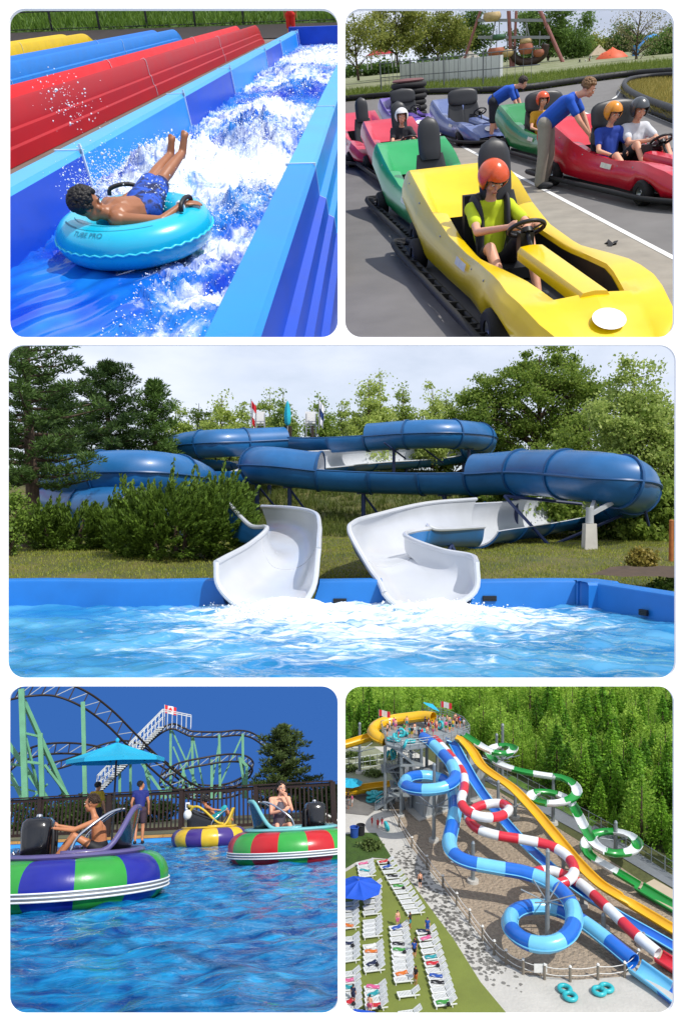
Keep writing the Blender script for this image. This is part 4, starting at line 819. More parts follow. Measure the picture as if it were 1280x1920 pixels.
boat('yellow and purple bumper boat with a round white headlight near the fence', 'd8b328', '43307c', 'caa92c', '43307c', L3, PI / 2, 14, .2, fairing='cdb02a').scale *= .86
def riders():
    hb = mat('hair_brown', '3a2a1c', .6, var=.25, vs=30); hd = mat('hair_black', '15110f', .55, var=.2, vs=30)
    J = dict(pel=(0, -.30, .52), chest=(0, -.27, .72), neck=(0, -.21, .885), head=(0, -.17, 1.045), shL=(-.13, -.235, .83), shR=(.13, -.235, .83), elL=(-.15, .02, .745), elR=(.14, .02, .75), wrL=(-.13, .26, .78), wrR=(.13, .22, .80),
             hipL=(-.075, -.30, .5), hipR=(.075, -.3, .5), knL=(-.13, .0, .68), knR=(.1, .04, .68), anL=(-.12, .20, .41), anR=(.08, .25, .41), toL=(-.12, .32, .38), toR=(.08, .37, .38), f=(.35, 1, -.12))
    t, V, R, q = person('person', 'bare-chested child with short brown hair gripping the console of the near boat', J, (0, 0, 1), SKIN2, .0085, .88, .70, loc=L1, rz=PI / 2, hands={'L': ((.2, .9, .1), (0, .2, 1), (1, 0, 0), .5, .8), 'R': ((-.2, .9, .1), (0, .2, 1), (-1, 0, 0), .6, .8)})
    hair(t, q, R, hb, .84, 800, size=.0095, seed=4, curly=False); shorts(t, V, mat('trunks_dark', '15171f', .7, var=.2), .72, .35)
    J = dict(pel=(0, -.22, .52), chest=(.02, -.2, .82), neck=(.02, -.19, 1.03), head=(.06, -.17, 1.175), shL=(0, -.045, .985), shR=(0, -.35, .985), elL=(.13, .0, .80), elR=(.12, -.37, .76), wrL=(.2, -.11, 1.02), wrR=(.28, -.16, .80),
             hipL=(0, -.13, .5), hipR=(0, -.31, .5), knL=(.36, -.08, .56), knR=(.36, -.3, .56), anL=(.42, -.05, .38), anR=(.42, -.3, .38), toL=(.5, -.02, .36), toR=(.5, -.32, .36), f=(1, .18, -.16))
    t, V, R, q = person('person', 'person with dark tied hair hunched with clasped hands in the red and green boat', J, (0, 0, 1), SKIN, .009, .95, .78, loc=L2, rz=-PI / 2, hands={'L': ((.15, -.4, .8), (0, 1, .2), (.3, -.8, 0), 1.0, .85), 'R': ((.3, .9, .3), (0, .2, 1), (-.4, .2, .2), .9, .85)})
    hair(t, q, R, hd, .95, 300, long=.12, size=.018, seed=6, curly=False); g = .008
    cloth(t, 'swimsuit', [(V['pel'], V['chest'], .105, .118), (V['chest'], V['chest'].lerp(V['neck'], .3), .112, .09), (V['hipL'], V['hipR'], .088, .088)], mat('swimsuit_grey', '4a4550', .6, var=.15), .011)
    J = pose(pel=(0, -.1, .62), chest=(0, .0, .8), neck=(0, .1, .93), head=(0, .12, 1.06), shL=(-.14, .06, .9), shR=(.14, .06, .9), elL=(-.25, -.05, .84), elR=(.25, -.05, .84), wrL=(-.24, -.2, .82), wrR=(.24, -.2, .82), hipL=(-.08, -.12, .6), hipR=(.08, -.12, .6), knL=(-.2, -.4, .88), knR=(.1, -.4, .85), anL=(-.2, -.56, .6), anR=(.1, -.56, .6), toL=(-.2, -.6, .55), toR=(.1, -.6, .55), f=(.8, .6, 0))
    t, V, R, q = person('person', 'person in turquoise trunks leaning back in the yellow boat', J, (0, 0, 1), SKIN2, .014, .95, .8, loc=L3, rz=PI / 2)
    hair(t, q, R, hd, .95, 120, size=.022, seed=8); shorts(t, V, mat('trunks_turquoise', '1f9aa0', .7), .85, .95)
    base = A4 + N4 * .55 + UPZ * .18
    g = P.D(263, 1513, 19.8); t, V, R, q = person('person', 'attendant in a royal blue top standing before the fence', pose(elL=(-.25, -.04, 1.12), wrL=(-.22, .06, .88), knL=(-.1, .08, .52), anL=(-.1, -.06, .09), toL=(-.11, .07, .04), f=(.9, .3, 0)), (0, 0, 1), SKIN2, .016, 1, .95, loc=(g.x, g.y, .18), rz=0, sc=.8)
    hair(t, q, R, hd, 1, 120, size=.024, seed=9); shirt(t, V, mat('shirt_royal', '16246e', .8, var=.12), .97, .3); shorts(t, V, mat('shorts_plum', '3c2a34', .8), .97, .75)
    for s in 'LR': MB().ell(V['to' + s] + Vector((0, -.05, .0)), (.055, .13, .05), 12, 8).build('shoe', mat('shoe_black', '18181a', .6), t, smooth=True)
    g = P.D(181, 1513, 21.5); t, V, R, q = person('person', 'attendant in a yellow shirt standing behind the child in the near boat', pose(elL=(-.36, .02, 1.18), wrL=(-.16, .16, 1.05), f=(.2, 1, -.2)), (0, 0, 1), SKIN2, .016, 1, 1.0, loc=(g.x, g.y, .18), rz=-.5, sc=.84)
    hair(t, q, R, hd, 1, 160, size=.026, seed=10); shirt(t, V, mat('shirt_yellow', 'b08c12', .8, var=.12), 1.0, .6); shorts(t, V, mat('trousers_dark', '1b1c24', .8), 1.0, 1.9)
riders()
def parasol4():
    c = P.D(220, 1398, 20.5); t = thing('parasol', 'open turquoise parasol on a black pole above the fence', 'parasol', (c.x, c.y, .16)); h = c.z + .08
    h -= .16; m = mat('parasol_turquoise', '129fc4', .75, var=.06)
    MB().cyl((0, 0, 0), (0, 0, h + .06), .028, .024, 10).build('pole', mat('pole_black', '141416', .5), t)
    R = 1.2; n = 8; rim = [Vector((R * math.cos(2 * PI * i / n + .2), R * math.sin(2 * PI * i / n + .2), h - .40)) for i in range(n)]; top = Vector((0, 0, h))
    for i in range(n):
        a, b = rim[i], rim[(i + 1) % n]; mb = MB()
        mb.grid(7, 6, lambda s, q: top.lerp(a.lerp(b, s) - UPZ * 0, q) + UPZ * (-.05 * math.sin(q * PI) * math.sin(s * PI)))
        mb.add([a, b, b - UPZ * .09, a - UPZ * .09], [(0, 1, 2, 3)]); mb.build('canopy_panel', m, t, smooth=40); MB().cyl(top - UPZ * .03, a - UPZ * .015, .008, .008, 6).build('rib', MATS['pole_black'], t)
    MB().ell(top + UPZ * .05, (.05, .05, .06), 10, 8).build('finial', m, t)
parasol4()
def coaster():
    green = mat('steel_green', '5f9a78', .5, var=.14, vs=2, bump=.05); rail = mat('rail_dark', '2b2422', .5, var=.25, metal=.3); wht = mat('stair_white', 'bfc4c6', .5)
    t = thing('roller_coaster', 'steel roller coaster with dark rails on pale green supports', 'roller coaster')
    def track(pp, gauge=.62, step=2, off=(0, 0, .42), spine=True):
        pts = spline([P.D(*q) for q in pp], 8); fr = frames(pts, UPZ); o = Vector(off)
        for sg in (-1, 1): MB().tube([p + o * sg * .5 for p in pts], .052, 7).build('rail', rail, t, smooth=True)
        for i in range(0, len(pts) - 1, step):
            mb = MB().beam(pts[i] - o * .5, pts[i] + o * .5, .05); mb.build('tie', rail, t)
            if spine and i + step < len(pts): MB().beam(pts[i] - o * .5, pts[i + step] + o * .5, .03).build('tie', mat('tie_pale', '9aa09c', .5), t)
        return pts
    a = track([(10, 1302, 36), (60, 1292, 36), (110, 1292, 36.5), (160, 1312, 37), (205, 1345, 38), (245, 1385, 39), (285, 1425, 40), (325, 1460, 41), (360, 1484, 42), (400, 1497, 43)], step=4, off=(.25, 0, .62))
    b = track([(10, 1445, 38), (40, 1420, 39), (80, 1406, 40), (130, 1403, 41), (180, 1409, 42), (225, 1425, 42.5)], step=4, off=(.05, 0, .5))
    c = track([(90, 1440, 44), (140, 1425, 44), (185, 1405, 44), (225, 1396, 44), (255, 1400, 43.5), (285, 1418, 43.5), (330, 1450, 44), (360, 1480, 44)], step=4, off=(0, 0, .38))
    d = track([(180, 1490, 43), (230, 1440, 43), (280, 1390, 43), (305, 1369, 43), (325, 1362, 43), (345, 1370, 43), (362, 1376, 43), (410, 1377, 43.5), (445, 1374, 44), (470, 1378, 45), (492, 1392, 46), (505, 1405, 47)], step=3, off=(.05, 0, .26))
    e = track([(300, 1462, 42), (330, 1440, 42), (380, 1428, 42), (430, 1421, 42.5), (462, 1425, 44), (474, 1440, 46), (455, 1462, 47), (420, 1478, 47), (380, 1486, 46), (340, 1482, 45)], step=3, off=(.05, 0, .38))
    track([(300, 1470, 46), (350, 1474, 46), (400, 1478, 46), (440, 1470, 46.5), (470, 1452, 47)], step=4, off=(.05, 0, .3)); track([(320, 1487, 45), (370, 1493, 45), (430, 1490, 46), (470, 1475, 46.5)], step=4, off=(.05, 0, .3))
    def post(q0, q1, w=.28): MB().beam(P.D(*q0), P.D(*q1), w * .66).build('support_post', green, t)
    for q in (((41, 1292, 36), (48, 1500, 36), .36), ((44, 1312, 36.2), (128, 1500, 38), .26), ((76, 1375, 36.5), (80, 1500, 36.5), .3), ((10, 1385, 37), (90, 1500, 37), .3), ((48, 1380, 36.2), (78, 1500, 37), .14), ((48, 1375, 36), (74, 1381, 36.5), .14), ((48, 1428, 36.1), (80, 1432, 36.5), .16), ((156, 1316, 37), (160, 1495, 37), .27), ((84, 1434, 37), (128, 1492, 37.5), .16), ((12, 1436, 39), (44, 1500, 38), .2), ((12, 1432, 38), (46, 1436, 38), .16)): post(*q)
    for u, v0, lean in ((320, 1367, 0), (323, 1370, 58), (360, 1378, 3), (362, 1380, 24), (411, 1377, 2), (411, 1392, -18), (455, 1376, 1), (453, 1382, -52), (360, 1398, -34), (325, 1400, 40)):
        post((u, v0, 43.3), (u + lean, 1497, 43.3), .2 if abs(lean) < 5 else .13)
    for u, v0, y in ((344, 1440, 42), (397, 1424, 42.2), (449, 1420, 43), (462, 1440, 45), (225, 1398, 43), (245, 1430, 43), (270, 1425, 41), (270, 1428, 42)): post((u, v0, y), (u + (14 if u in (270, 449) else 0), 1497, y), .2)
    post((449, 1421, 43), (463, 1437, 43), .22); post((463, 1436, 43), (461, 1497, 43), .22)
    for q in (((262, 1425, 40.5), (312, 1497, 40.5), .2), ((268, 1415, 41), (280, 1470, 41), .24), ((300, 1455, 42), (322, 1497, 42), .14), ((330, 1478, 43), (352, 1497, 43), .2), ((316, 1475, 43), (300, 1497, 43), .2), ((16, 1470, 38), (80, 1488, 38), .12), ((90, 1470, 38), (60, 1497, 38), .12)): post(*q)
    # white lift-hill stair with handrails
    A, B = P.D(182, 1488, 42.6), P.D(305, 1362, 42.6); n = 34; up = Vector((0, 0, .85))
    for k in range(n): c_ = A.lerp(B, k / n); MB().box(c_ + Vector((.0, -.2, 0)), (.34, .7, .05)).build('stair_tread', wht, t)
    for yo in (-.5, .2):
        MB().beam(A + Vector((0, yo, .85)), B + Vector((0, yo, .85)), .05).build('handrail', wht, t); MB().beam(A + Vector((0, yo, .45)), B + Vector((0, yo, .45)), .035).build('handrail', wht, t)
        for k in range(0, n + 1, 2): c_ = A.lerp(B, k / n); MB().beam(c_ + Vector((0, yo, 0)), c_ + Vector((0, yo, .85)), .035).build('baluster', wht, t)
    C = P.D(358, 1362, 42.6)
    for yo in (-.4, .4):
        MB().beam(B + Vector((0, yo, .85)), C + Vector((0, yo, .55)), .045).build('handrail', wht, t)
        for k in range(7): q = k / 6; p = B.lerp(C, q); MB().beam(p + Vector((0, yo, -.1)), p + Vector((0, yo, .85 - .3 * q)), .03).build('baluster', wht, t)
    # flag
    f = thing('flag', 'small red and white maple leaf flag at the top of the lift hill', 'flag'); p0 = P.D(309, 1362, 43.4); p1 = P.D(309, 1321, 43.4); MB().cyl(p0, p1, .025, .02, 8).build('pole', wht, f)
    rd = mat('flag_red', 'c4141e', .7, var=.06); wh = mat('flag_white', 'ececec', .7, var=.04)
    def fl(a, b, m): MB().grid(7, 6, lambda s, q: p1 + Vector((.02 + .62 * (a + (b - a) * s), .05 * math.sin(8 * (a + (b - a) * s)), -.02 - .42 * q - .16 * (a + (b - a) * s)))).build('cloth_panel', m, f, smooth=True)
    fl(0, .25, rd); fl(.25, .75, wh); fl(.75, 1, rd)
    leaf = [(0, .16), (.03, .09), (.07, .11), (.06, .04), (.13, .06), (.10, .0), (.12, -.04), (.03, -.07), (.0, -.15), (-.03, -.07), (-.12, -.04), (-.10, 0), (-.13, .06), (-.06, .04), (-.07, .11), (-.03, .09)]
    c_ = p1 + Vector((.33, -.07, -.31)); MB().slab([c_ + Vector((x, 0, z - .25 * x)) for x, z in leaf], (0, .02, 0)).build('leaf_emblem', rd, f)
coaster()
def plants4():
    pm = leafmat('pine4_needles', '1b2a12', '5c6f38', .2); b = P.D(532, 1500, 40); pine('pine_tree', 'broad layered pine standing behind the right end of the fence', (b.x, 40, .1), P.D(532, 1364, 40).z, .2, 1.95, .6, pm, per=70, n=46, needle=.06, taper=.62, up=.05, cr=.34)
    lm = leafmat('hedge4_leaf', '1c3212', '4f6a2c', .3)
    for i, (u, v, y, rx, rz_, lb) in enumerate(((90, 1480, 47, 2.6, .9, 'dark shrubs under the coaster at the left edge'), (160, 1478, 50, 2.0, 1.0, 'dark shrubs behind the tall green coaster post'), (255, 1488, 50, 2.5, .7, 'low shrubs under the coaster behind the parasol'), (600, 1484, 50, 1.6, .7, 'low shrubs at the right end behind the fence'), (628, 1476, 47, .9, .9, 'round green tree top at the right edge beyond the fence'))):
        c = P.D(u, 1500, y); bush((c.x, y, .1), lb, [((0, 0, rz_ * .8), (rx, 1.0, rz_))], 4000, .12, lm, 'shrubs under the coaster')
    t = thing('rope_pole', 'thin white pole slanting down at the right edge of the boat pool', 'pole'); MB().cyl(P.D(600, 1521, 24.5), P.D(650, 1548, 24.0), .03, .03, 8).build('shaft', mat('pole_white', 'dcdcd8', .5, var=.04), t); MB().ell(P.D(600, 1521, 24.5), .04, 8, 6).build('end_cap', MATS['pole_white'], t)
plants4()
# ================================================================== PLOT 2: go-karts lined up in the pit lane
use(2)
KR = -(PI - .31)            # heading of the parked karts
def ground2():
    asp = mat('asphalt', '6c6a68', .9, var=.16, vs=1.4, bump=.5, bs=90, det=9); strip = mat('gravel_strip', '8d877c', .95, var=.16, vs=3, bump=.6, bs=60, det=9)
    o = MB().add([(-60, 3.5, 0), (60, 3.5, 0), (90, 90, 0), (-90, 90, 0)], [(0, 1, 2, 3)]).build('road', asp, fix=False); o['kind'] = 'structure'
    A, B = Vector((-2.53, 26.8, 0)), Vector((1.66, 8.19, 0)); d = (B - A).normalized(); n = Vector((d.y, -d.x, 0)); E = B + d * 5
    def sheet(pts, z, nm, m): o = MB().add([Vector(p) + UPZ * z for p in pts], [tuple(range(len(pts)))]).build(nm, m, fix=False); o['kind'] = 'structure'; return o
    w = 1.22; sheet([A, E, E + n * w, A + n * (w + .2)], .004, 'paved_strip', strip); lw = mat('line_white', 'd8d8d4', .8, var=.1, vs=5)
    sheet([A, E, E - n * .07, A - n * .09], .008, 'painted_line', lw)
    # rough straw roll along the lane edge of the strip
    t = thing('straw_roll', 'pale straw roll edging the gravel strip beside the yellow kart', 'straw roll'); q0, q1 = B + n * w - d * 7, E + n * w
    st = mat('straw', 'c2a878', .95, var=.3, vs=14, bump=1, bs=60); mb = MB(); mb.tube([q0.lerp(q1, s) + Vector((.02 * math.sin(s * 40), 0, .04 + .012 * math.sin(s * 63))) for s in np.linspace(0, 1, 60)], [.055 + .012 * math.sin(i * 1.9) for i in range(60)], 10); mb.build('roll', st, t, smooth=True)
    C = np.array([list(q0.lerp(q1, s) + Vector((random.gauss(0, .03), random.gauss(0, .03), .06 + random.gauss(0, .02)))) for s in RNG.uniform(0, 1, 2600)]); f = link('loose_straw', leaves(C, .012, 0, leafmat('straw_bits', '8a7448', 'd8c79c', .2), 'loose_straw', elong=7), t); f['kind'] = 'stuff'
    # infield island: grass inside a tyre-rail edge, with a white line round it
    c = P.G(1290, 178); pts = [P.G(*q) for q in ((1420, 148), (1300, 152), (1220, 156), (1180, 162), (1168, 172), (1175, 186), (1200, 203), (1240, 222), (1300, 245), (1420, 285))]; edge = spline(pts, 6)
    sheet(edge, .012, 'infield', mat('infield_grass', '87803f', .95, var=.25, vs=2, bump=.6, bs=20)); gp = []
    for _ in range(26000):
        i = random.randrange(len(edge)); j = random.randrange(len(edge)); p = edge[i].lerp(edge[j], random.random()); gp.append(p + UPZ * .01)
    o = link('grass', blades(np.array([list(p) for p in gp]), .22, .04, leafmat('grass_dry', '5f6a26', 'c0ac62', .3), 'grass')); tag(o, 'dry yellow green grass on the infield of the kart track', 'grass', kind='stuff')
    blk = mat('rubber_rail', '1d1e20', .6, var=.2); t = thing('track_edge_rail', 'low black rail round the grass infield of the kart track', 'barrier')
    for z in (.12, .3): MB().tube([p + UPZ * z for p in edge], .1, 8).build('rail', blk, t, smooth=True)
    for p in edge[::2]: MB().cyl(p, p + UPZ * .34, .07, .07, 8).build('post', blk, t)
    cen = sum(edge, Vector()) / len(edge); ring = [p + (p - cen).normalized() * .45 + UPZ * .008 for p in edge[:46]]; ring2 = [p + (p - cen).normalized() * .13 for p in ring]
    mb = MB(); mb.loft([ring, ring2], False, False); o = mb.build('painted_line', lw, fix=False); o['kind'] = 'structure'
    for q in (((1170, 260), (1280, 292)), ((1078, 205), (1100, 214))):
        a, b = P.G(*q[0]), P.G(*q[1]); dd = (b - a).normalized(); nn = Vector((dd.y, -dd.x, 0)) * .07; sheet([a - nn, b - nn, b + nn, a + nn], .006, 'painted_line', lw)
    # black barrier beyond the red kart
    t = thing('barrier_rail', 'black low barrier rail behind the front of the red kart', 'barrier'); a, b = P.G(1120, 305), P.G(1330, 365)
    for z in (.22, .42): MB().cyl(a + UPZ * z, b + UPZ * z, .06, .06, 8).build('rail', blk, t)
    for k in range(6): p = a.lerp(b, k / 5); MB().box(p + UPZ * .22, (.12, .12, .44)).build('post', blk, t)
    # far verge and outer rail
    far = spline([P.G(*q) for q in ((300, 205), (560, 196), (700, 186), (800, 178), (900, 176), (980, 172), (1080, 158), (1180, 145), (1290, 138), (1400, 130))], 6)
    t = thing('outer_rail', 'dark rail along the outer edge of the kart track', 'barrier'); MB().tube([p + UPZ * .2 for p in far], .14, 8).build('rail', blk, t, smooth=True)
    for p in far[::3]: MB().cyl(p, p + UPZ * .25, .09, .09, 8).build('post', blk, t)
    back = [Vector((p.x * 3.2 + 10, 230, 0)) for p in far]; rings = [[p + UPZ * .02 for p in far], [p.lerp(b, .05) + UPZ * .05 for p, b in zip(far, back)], [p.lerp(b, .3) + UPZ * .03 for p, b in zip(far, back)], [b + UPZ * .02 for b in back]]
    o = MB().loft(rings, False, False).build('verge', mat('verge_grass', '5f6a34', .95, var=.25, vs=.4, col2='8a8a72', bump=.4, bs=6), fix=False); o['kind'] = 'structure'
    o = link('grass', blades(np.array([list(far[i].lerp(far[i + 1], r1).lerp(back[i].lerp(back[i + 1], r1), r2 * r2 * .12) + UPZ * .03) for i, r1, r2 in zip(RNG.integers(0, len(far) - 1, 30000), RNG.random(30000), RNG.random(30000))]), .3, .07, leafmat('grass_verge', '4f6a22', '97a04c', .3), 'grass')); tag(o, 'green grass verge beyond the outer rail of the kart track', 'grass', kind='stuff')
    return A, B, d, n
ground2()
RUB = mat('tyre_black', '141416', .75, var=.15, bump=.3, bs=40); BLKP = mat('black_plastic', '1a1b1d', .45, var=.15); VINYL = mat('seat_vinyl', '26282c', .45, var=.15, bump=.15, bs=60)
def kart(label, col, loc, rz=KR, KY_=1.17, double=False, seat=True, L=3.5, W=.60, group='parked go-karts', disc=True):
    t = thing('go_kart', label, 'go-kart', loc, rz, group); m = mat('kart_' + col, col, .3, var=.07, vs=3, coat=.35, bump=.05, bs=4); h = L / 2
    ys = np.concatenate([np.linspace(-h, -.82, 9), np.linspace(-.80, 1.33, 15), np.linspace(1.345, h, 7)])
    ip = lambda y, xs, zs: float(np.interp(y, xs, zs))
    zt = lambda y: ip(y, (-h, -h + .12, -1.2, -.8, -.35, .2, .6, .95, 1.3, h - .12, h), (.90, .93, .80, .64, .52, .47, .50, .52, .46, .34, .2))
    wd = lambda y: W * ip(y, (-h, -1.2, -.5, .3, .8, 1.2, h - .15, h), (.98, 1.0, .93, .9, 1.0, 1.04, .86, .55))
    zb = lambda y: ip(y, (-h, -1.25, -1.0, -.4, .75, .85, 1.25, 1.35, h), (.50, .34, .16, .12, .12, .26, .26, .12, .1))
    ci = lambda y: ip(y, (-.8, .3, .9, 1.34), (.36, .40, .36, .25)); opn = lambda y: -.81 < y < 1.34
    zc = lambda y: ip(y, (-h, -h + .1, -.8, 1.1, 1.4, h), (.90, .94, .36, .49, .44, .2))
    for sg in (-1, 1):
        rings = []
        for y in ys:
            w, c = wd(y), ci(y); a = zt(y); top = a - .02 if opn(y) else zc(y)
            rings.append([Vector((sg * w * x, y, z)) for x, z in ((.80, zb(y)), (.93, zb(y) + .02), (1.0, zb(y) + (a - zb(y)) * .35), (.99, zb(y) + (a - zb(y)) * .6), (.93, a - .05), (.88, a))] + [Vector((sg * (c + (w * .80 - c) * .6), y, a + (top - a) * .25)), Vector((sg * (c + (w * .80 - c) * .25), y, a + (top - a) * .7)), Vector((sg * c, y, top)), Vector((sg * (c - .012 if opn(y) else 0), y, top - .05 if opn(y) else top + (.02 if y > 0 else 0)))]); rings[-1] = [Vector((p.x, p.y * KY_, p.z)) for p in rings[-1]]
        MB().loft(rings, False, False).build('body_panel', m, t, smooth=50)
    MB().loft([[Vector((x * wd(-h), -h * KY_ - .001, z)) for x, z in ((-.93, .5), (.93, .5), (.9, .88), (-.9, .88))]], True).build('rear_panel', m, t, smooth=False)
    lin_ = MB(); yo = [y for y in ys if opn(y)]
    for sg in (-1, 1): lin_.loft([[Vector((sg * (ci(y) - .014), y * KY_, zt(y) - .055)), Vector((sg * (ci(y) + .02), y * KY_, .13))] for y in yo], False, False)
    for y in (yo[0], yo[-1]): lin_.add([(-ci(y) + .014, y * KY_, zt(y) - .06), (ci(y) - .014, y * KY_, zt(y) - .06), (ci(y) - .014, y * KY_, .13), (-ci(y) + .014, y * KY_, .13)], [(0, 1, 2, 3)])
    lin_.build('cockpit_liner', BLKP, t, smooth=False, fix=False)
    MB().box((0, .15, .1), (W * 1.5, 2.5 * KY_, .05)).build('floor_pan', BLKP, t)
    mb = MB(); mb.loft([[Vector((x * (.235 - .02 * s), (.34 + 1.04 * s) * KY_, .53 - .06 * s + z)) for x, z in ((-.5, -.09), (-.5, -.02), (-.4, .012), (0, .022), (.4, .012), (.5, -.02), (.5, -.09))] for s in np.linspace(0, 1, 8)]); mb.build('centre_bar', m, t, smooth=40)
    MB().box((0, .28, .52), (.12, .1, .22)).build('dash', BLKP, t)
    # bumper ladder: two rails and rungs all the way round
    per = spline([(-W - .1, -h - .05, .13), (-W - .13, -.6, .13), (-W - .13, .7, .13), (-W - .1, 1.3, .13), (-.42, h + .06, .13), (0, h + .14, .13), (.42, h + .06, .13), (W + .1, 1.3, .13), (W + .13, .7, .13), (W + .13, -.6, .13), (W + .1, -h - .05, .13), (.45, -h - .14, .13), (-.45, -h - .14, .13)], 6, True); per = [Vector((p.x, p.y * KY_, p.z)) for p in per]
    cen = Vector((0, 0, .13)); inn = [p - Vector((p.x, p.y * .25, 0)).normalized() * .11 for p in per]
    MB().tube(per, .035, 6, closed=True).build('bumper_rail', RUB, t, smooth=True); MB().tube([p - UPZ * .02 for p in inn], .025, 6, closed=True).build('bumper_rail', RUB, t, smooth=True)
    me = None
    for p, q in zip(per[::1], inn[::1]): MB().beam(p, q - UPZ * .02, .035, .05).build('bumper_rung', RUB, t)
    for y in (-1.15 * KY_, 1.05 * KY_):
        for sx in (-1, 1):
            c = Vector((sx * (W - .02), y, .165)); R = Matrix.Rotation(PI / 2, 3, 'Y'); mb = MB(); prof = [(.075, -.07), (.14, -.075), (.162, -.05), (.165, 0), (.162, .05), (.14, .075), (.075, .07)]
            vs = MB().lathe(prof, 22); mb.add([c + R @ Vector(v) for v in vs.v], vs.f); wo = mb.build('wheel', RUB, t, smooth=50); mb = MB(); vs = MB().lathe([(.001, .03), (.03, .05), (.05, .03), (.078, .055), (.078, -.055), (.001, -.05)], 18); mb.add([c + R @ Vector((v[0], v[1], v[2] * sx)) for v in vs.v], vs.f); mb.build('rim', mat('wheel_rim', '8e9092', .35, metal=.8), wo)
    SS = .06
    if seat:
        for sx in ((-.21, .21) if double else (0,)):
            mb = MB(); rings = []
            for q in np.linspace(0, 1, 7): y = -.52 + SS - .2 * q; z = .22 + .62 * q; w = .21 + .03 * math.sin(q * PI) - .03 * q; rings.append([Vector((sx + w * math.cos(a), y + (.045 if math.sin(a) > 0 else .06) * math.sin(a) + .05 * math.cos(a) ** 2, z)) for a in np.linspace(0, 2 * PI, 17)[:-1]])
            mb.loft(rings).build('seat_back', VINYL, t, smooth=50); MB().box((sx, -.33 + SS, .2), (.4, .42, .1)).build('seat_cushion', VINYL, t)
        w = .40 if double else .155; R = Matrix.Rotation(.22, 3, 'X'); mb = MB(); rings = []
        zz = .87 if not double else .84; hh = .27 if not double else .2
        for q in np.linspace(-1, 1, 11):
            s = (1 - abs(q) ** 3.2) ** .5 if q > 0 else (1 - abs(q) ** 6 * .35) ** .5; rings.append([Vector((0, -.70 + SS, zz + .16)) + R @ Vector((max(.01, w * s) * (abs(math.cos(a)) ** .7) * (1 if math.cos(a) > 0 else -1), .065 * max(.1, s) * math.sin(a), q * hh)) for a in np.linspace(0, 2 * PI, 21)[:-1]])
        mb.loft(rings).build('headrest', VINYL, t, smooth=60)
        for sx in (-.08, .08): MB().cyl((sx * (2.4 if double else 1), -.72 + SS, .78), (sx * (2.4 if double else 1), -.74 + SS, .98), .012, .012, 8).build('headrest_stay', BLKP, t)
    for sx in ((-.21,) if double else (0,)):
        c = Vector((sx, .24 + SS, .66)); R = Matrix.Rotation(R_(34), 3, 'X'); sw = MB(); sw.tube([c + R @ Vector((.15 * math.cos(a), .15 * math.sin(a), 0)) for a in np.linspace(0, 2 * PI, 25)[:-1]], .018, 8, closed=True); s_ = sw.build('steering_wheel', BLKP, t, smooth=True)
        for a in (0, 2.1, 4.2): MB().beam(c + R @ Vector((0, 0, -.03)), c + R @ Vector((.145 * math.cos(a + .5), .145 * math.sin(a + .5), 0)), .03, .012).build('spoke', BLKP, s_)
        MB().lathe([(.001, .01), (.05, .0), (.055, -.04)], 14).build('hub', BLKP, s_).matrix_local = Matrix.Translation(c) @ R.to_4x4(); MB().cyl(c + R @ Vector((0, 0, -.02)), (sx, .52 + SS, .40), .018, .018, 8).build('steering_column', BLKP, t)
    for sg in (-1, 1):
        yq = [.0, .12, .24]; st_ = []
        for y in yq: w = wd(y); a = zt(y); b_ = zb(y); st_.append([Vector((sg * (w * .985 + .012), y * KY_, b_ + (a - b_) * .68)), Vector((sg * (w * .95 + .012), y * KY_, b_ + (a - b_) * .86))])
        MB().loft(st_, False, False).build('sticker', mat('sticker_white', 'd6d4c4', .5, var=.15, vs=14), t, fix=False)
        for y in (-1.5, -1.1, -.5, .35, .75): MB().ell((sg * (wd(y) * .93 + .004), y * KY_, zt(y) - .07), .012, 8, 5).build('bolt', mat('bolt_steel', '9a9ca0', .35, metal=.8), t)
    if disc:
        z = zc(h - .35) + .006; n_ = 20; MB().add([(.115 * math.cos(a), (h - .17 + .07 * math.sin(a)) * KY_, zc(h - .17 + .07 * math.sin(a)) + .05) for a in np.linspace(0, 2 * PI, n_ + 1)[:-1]], [tuple(range(n_))]).build('number_disc', mat('disc_white', 'e8e8e6', .5, var=.03), t, fix=False)
    return t
def kp(u, v, L=4.1, rz=KR, W=.73):       # centre of a kart whose rear left corner stands at the pixel
    g = P.G(u, v); f = Vector((-math.sin(rz), math.cos(rz), 0)); r = Vector((f.y, -f.x, 0)); return g + f * (L / 2) - r * W if False else g + f * (L / 2) + Vector((-f.y, f.x, 0)) * W
KY = kp(736, 482, L=4.44); KG = kp(686, 392); KPk = kp(668, 318); KPl = Vector((KPk.x - 1.35, KPk.y + 3.6, 0)); KRd = kp(1012, 345, rz=KR + .10) + Vector((-.2, .45, 0)); KG2 = kp(915, 286); KBl = Vector((-1.0, 22.2, 0)); KPu = Vector((-3.1, 26.4, 0))
kart('bright yellow go-kart with a helmeted child at the wheel, nearest the camera', 'e8c400', KY, KY_=1.27)
kart('empty emerald green go-kart parked right behind the yellow one', '0f9a52', KG)
kart('pinkish red go-kart carrying the child in the white helmet', 'c83248', KPk)
kart('pinkish red go-kart cut by the left edge, last of the line', 'd03a52', KPl)
kart('red two-seat go-kart at the right with two helmeted riders', 'c8102a', KRd, KR + .10, double=True)
kart('small green go-kart with a child in a yellow vest', '12803c', KG2, double=True)
kart('empty pale blue grey go-kart with a broad black backrest', '5a6a9a', KBl, double=True)
kart('empty violet go-kart beside the tyre stack', '6a50a8', KPu, double=True)
def klocal(c, rz, p):
    return Vector(c) + Matrix.Rotation(rz, 3, 'Z') @ Vector(p)
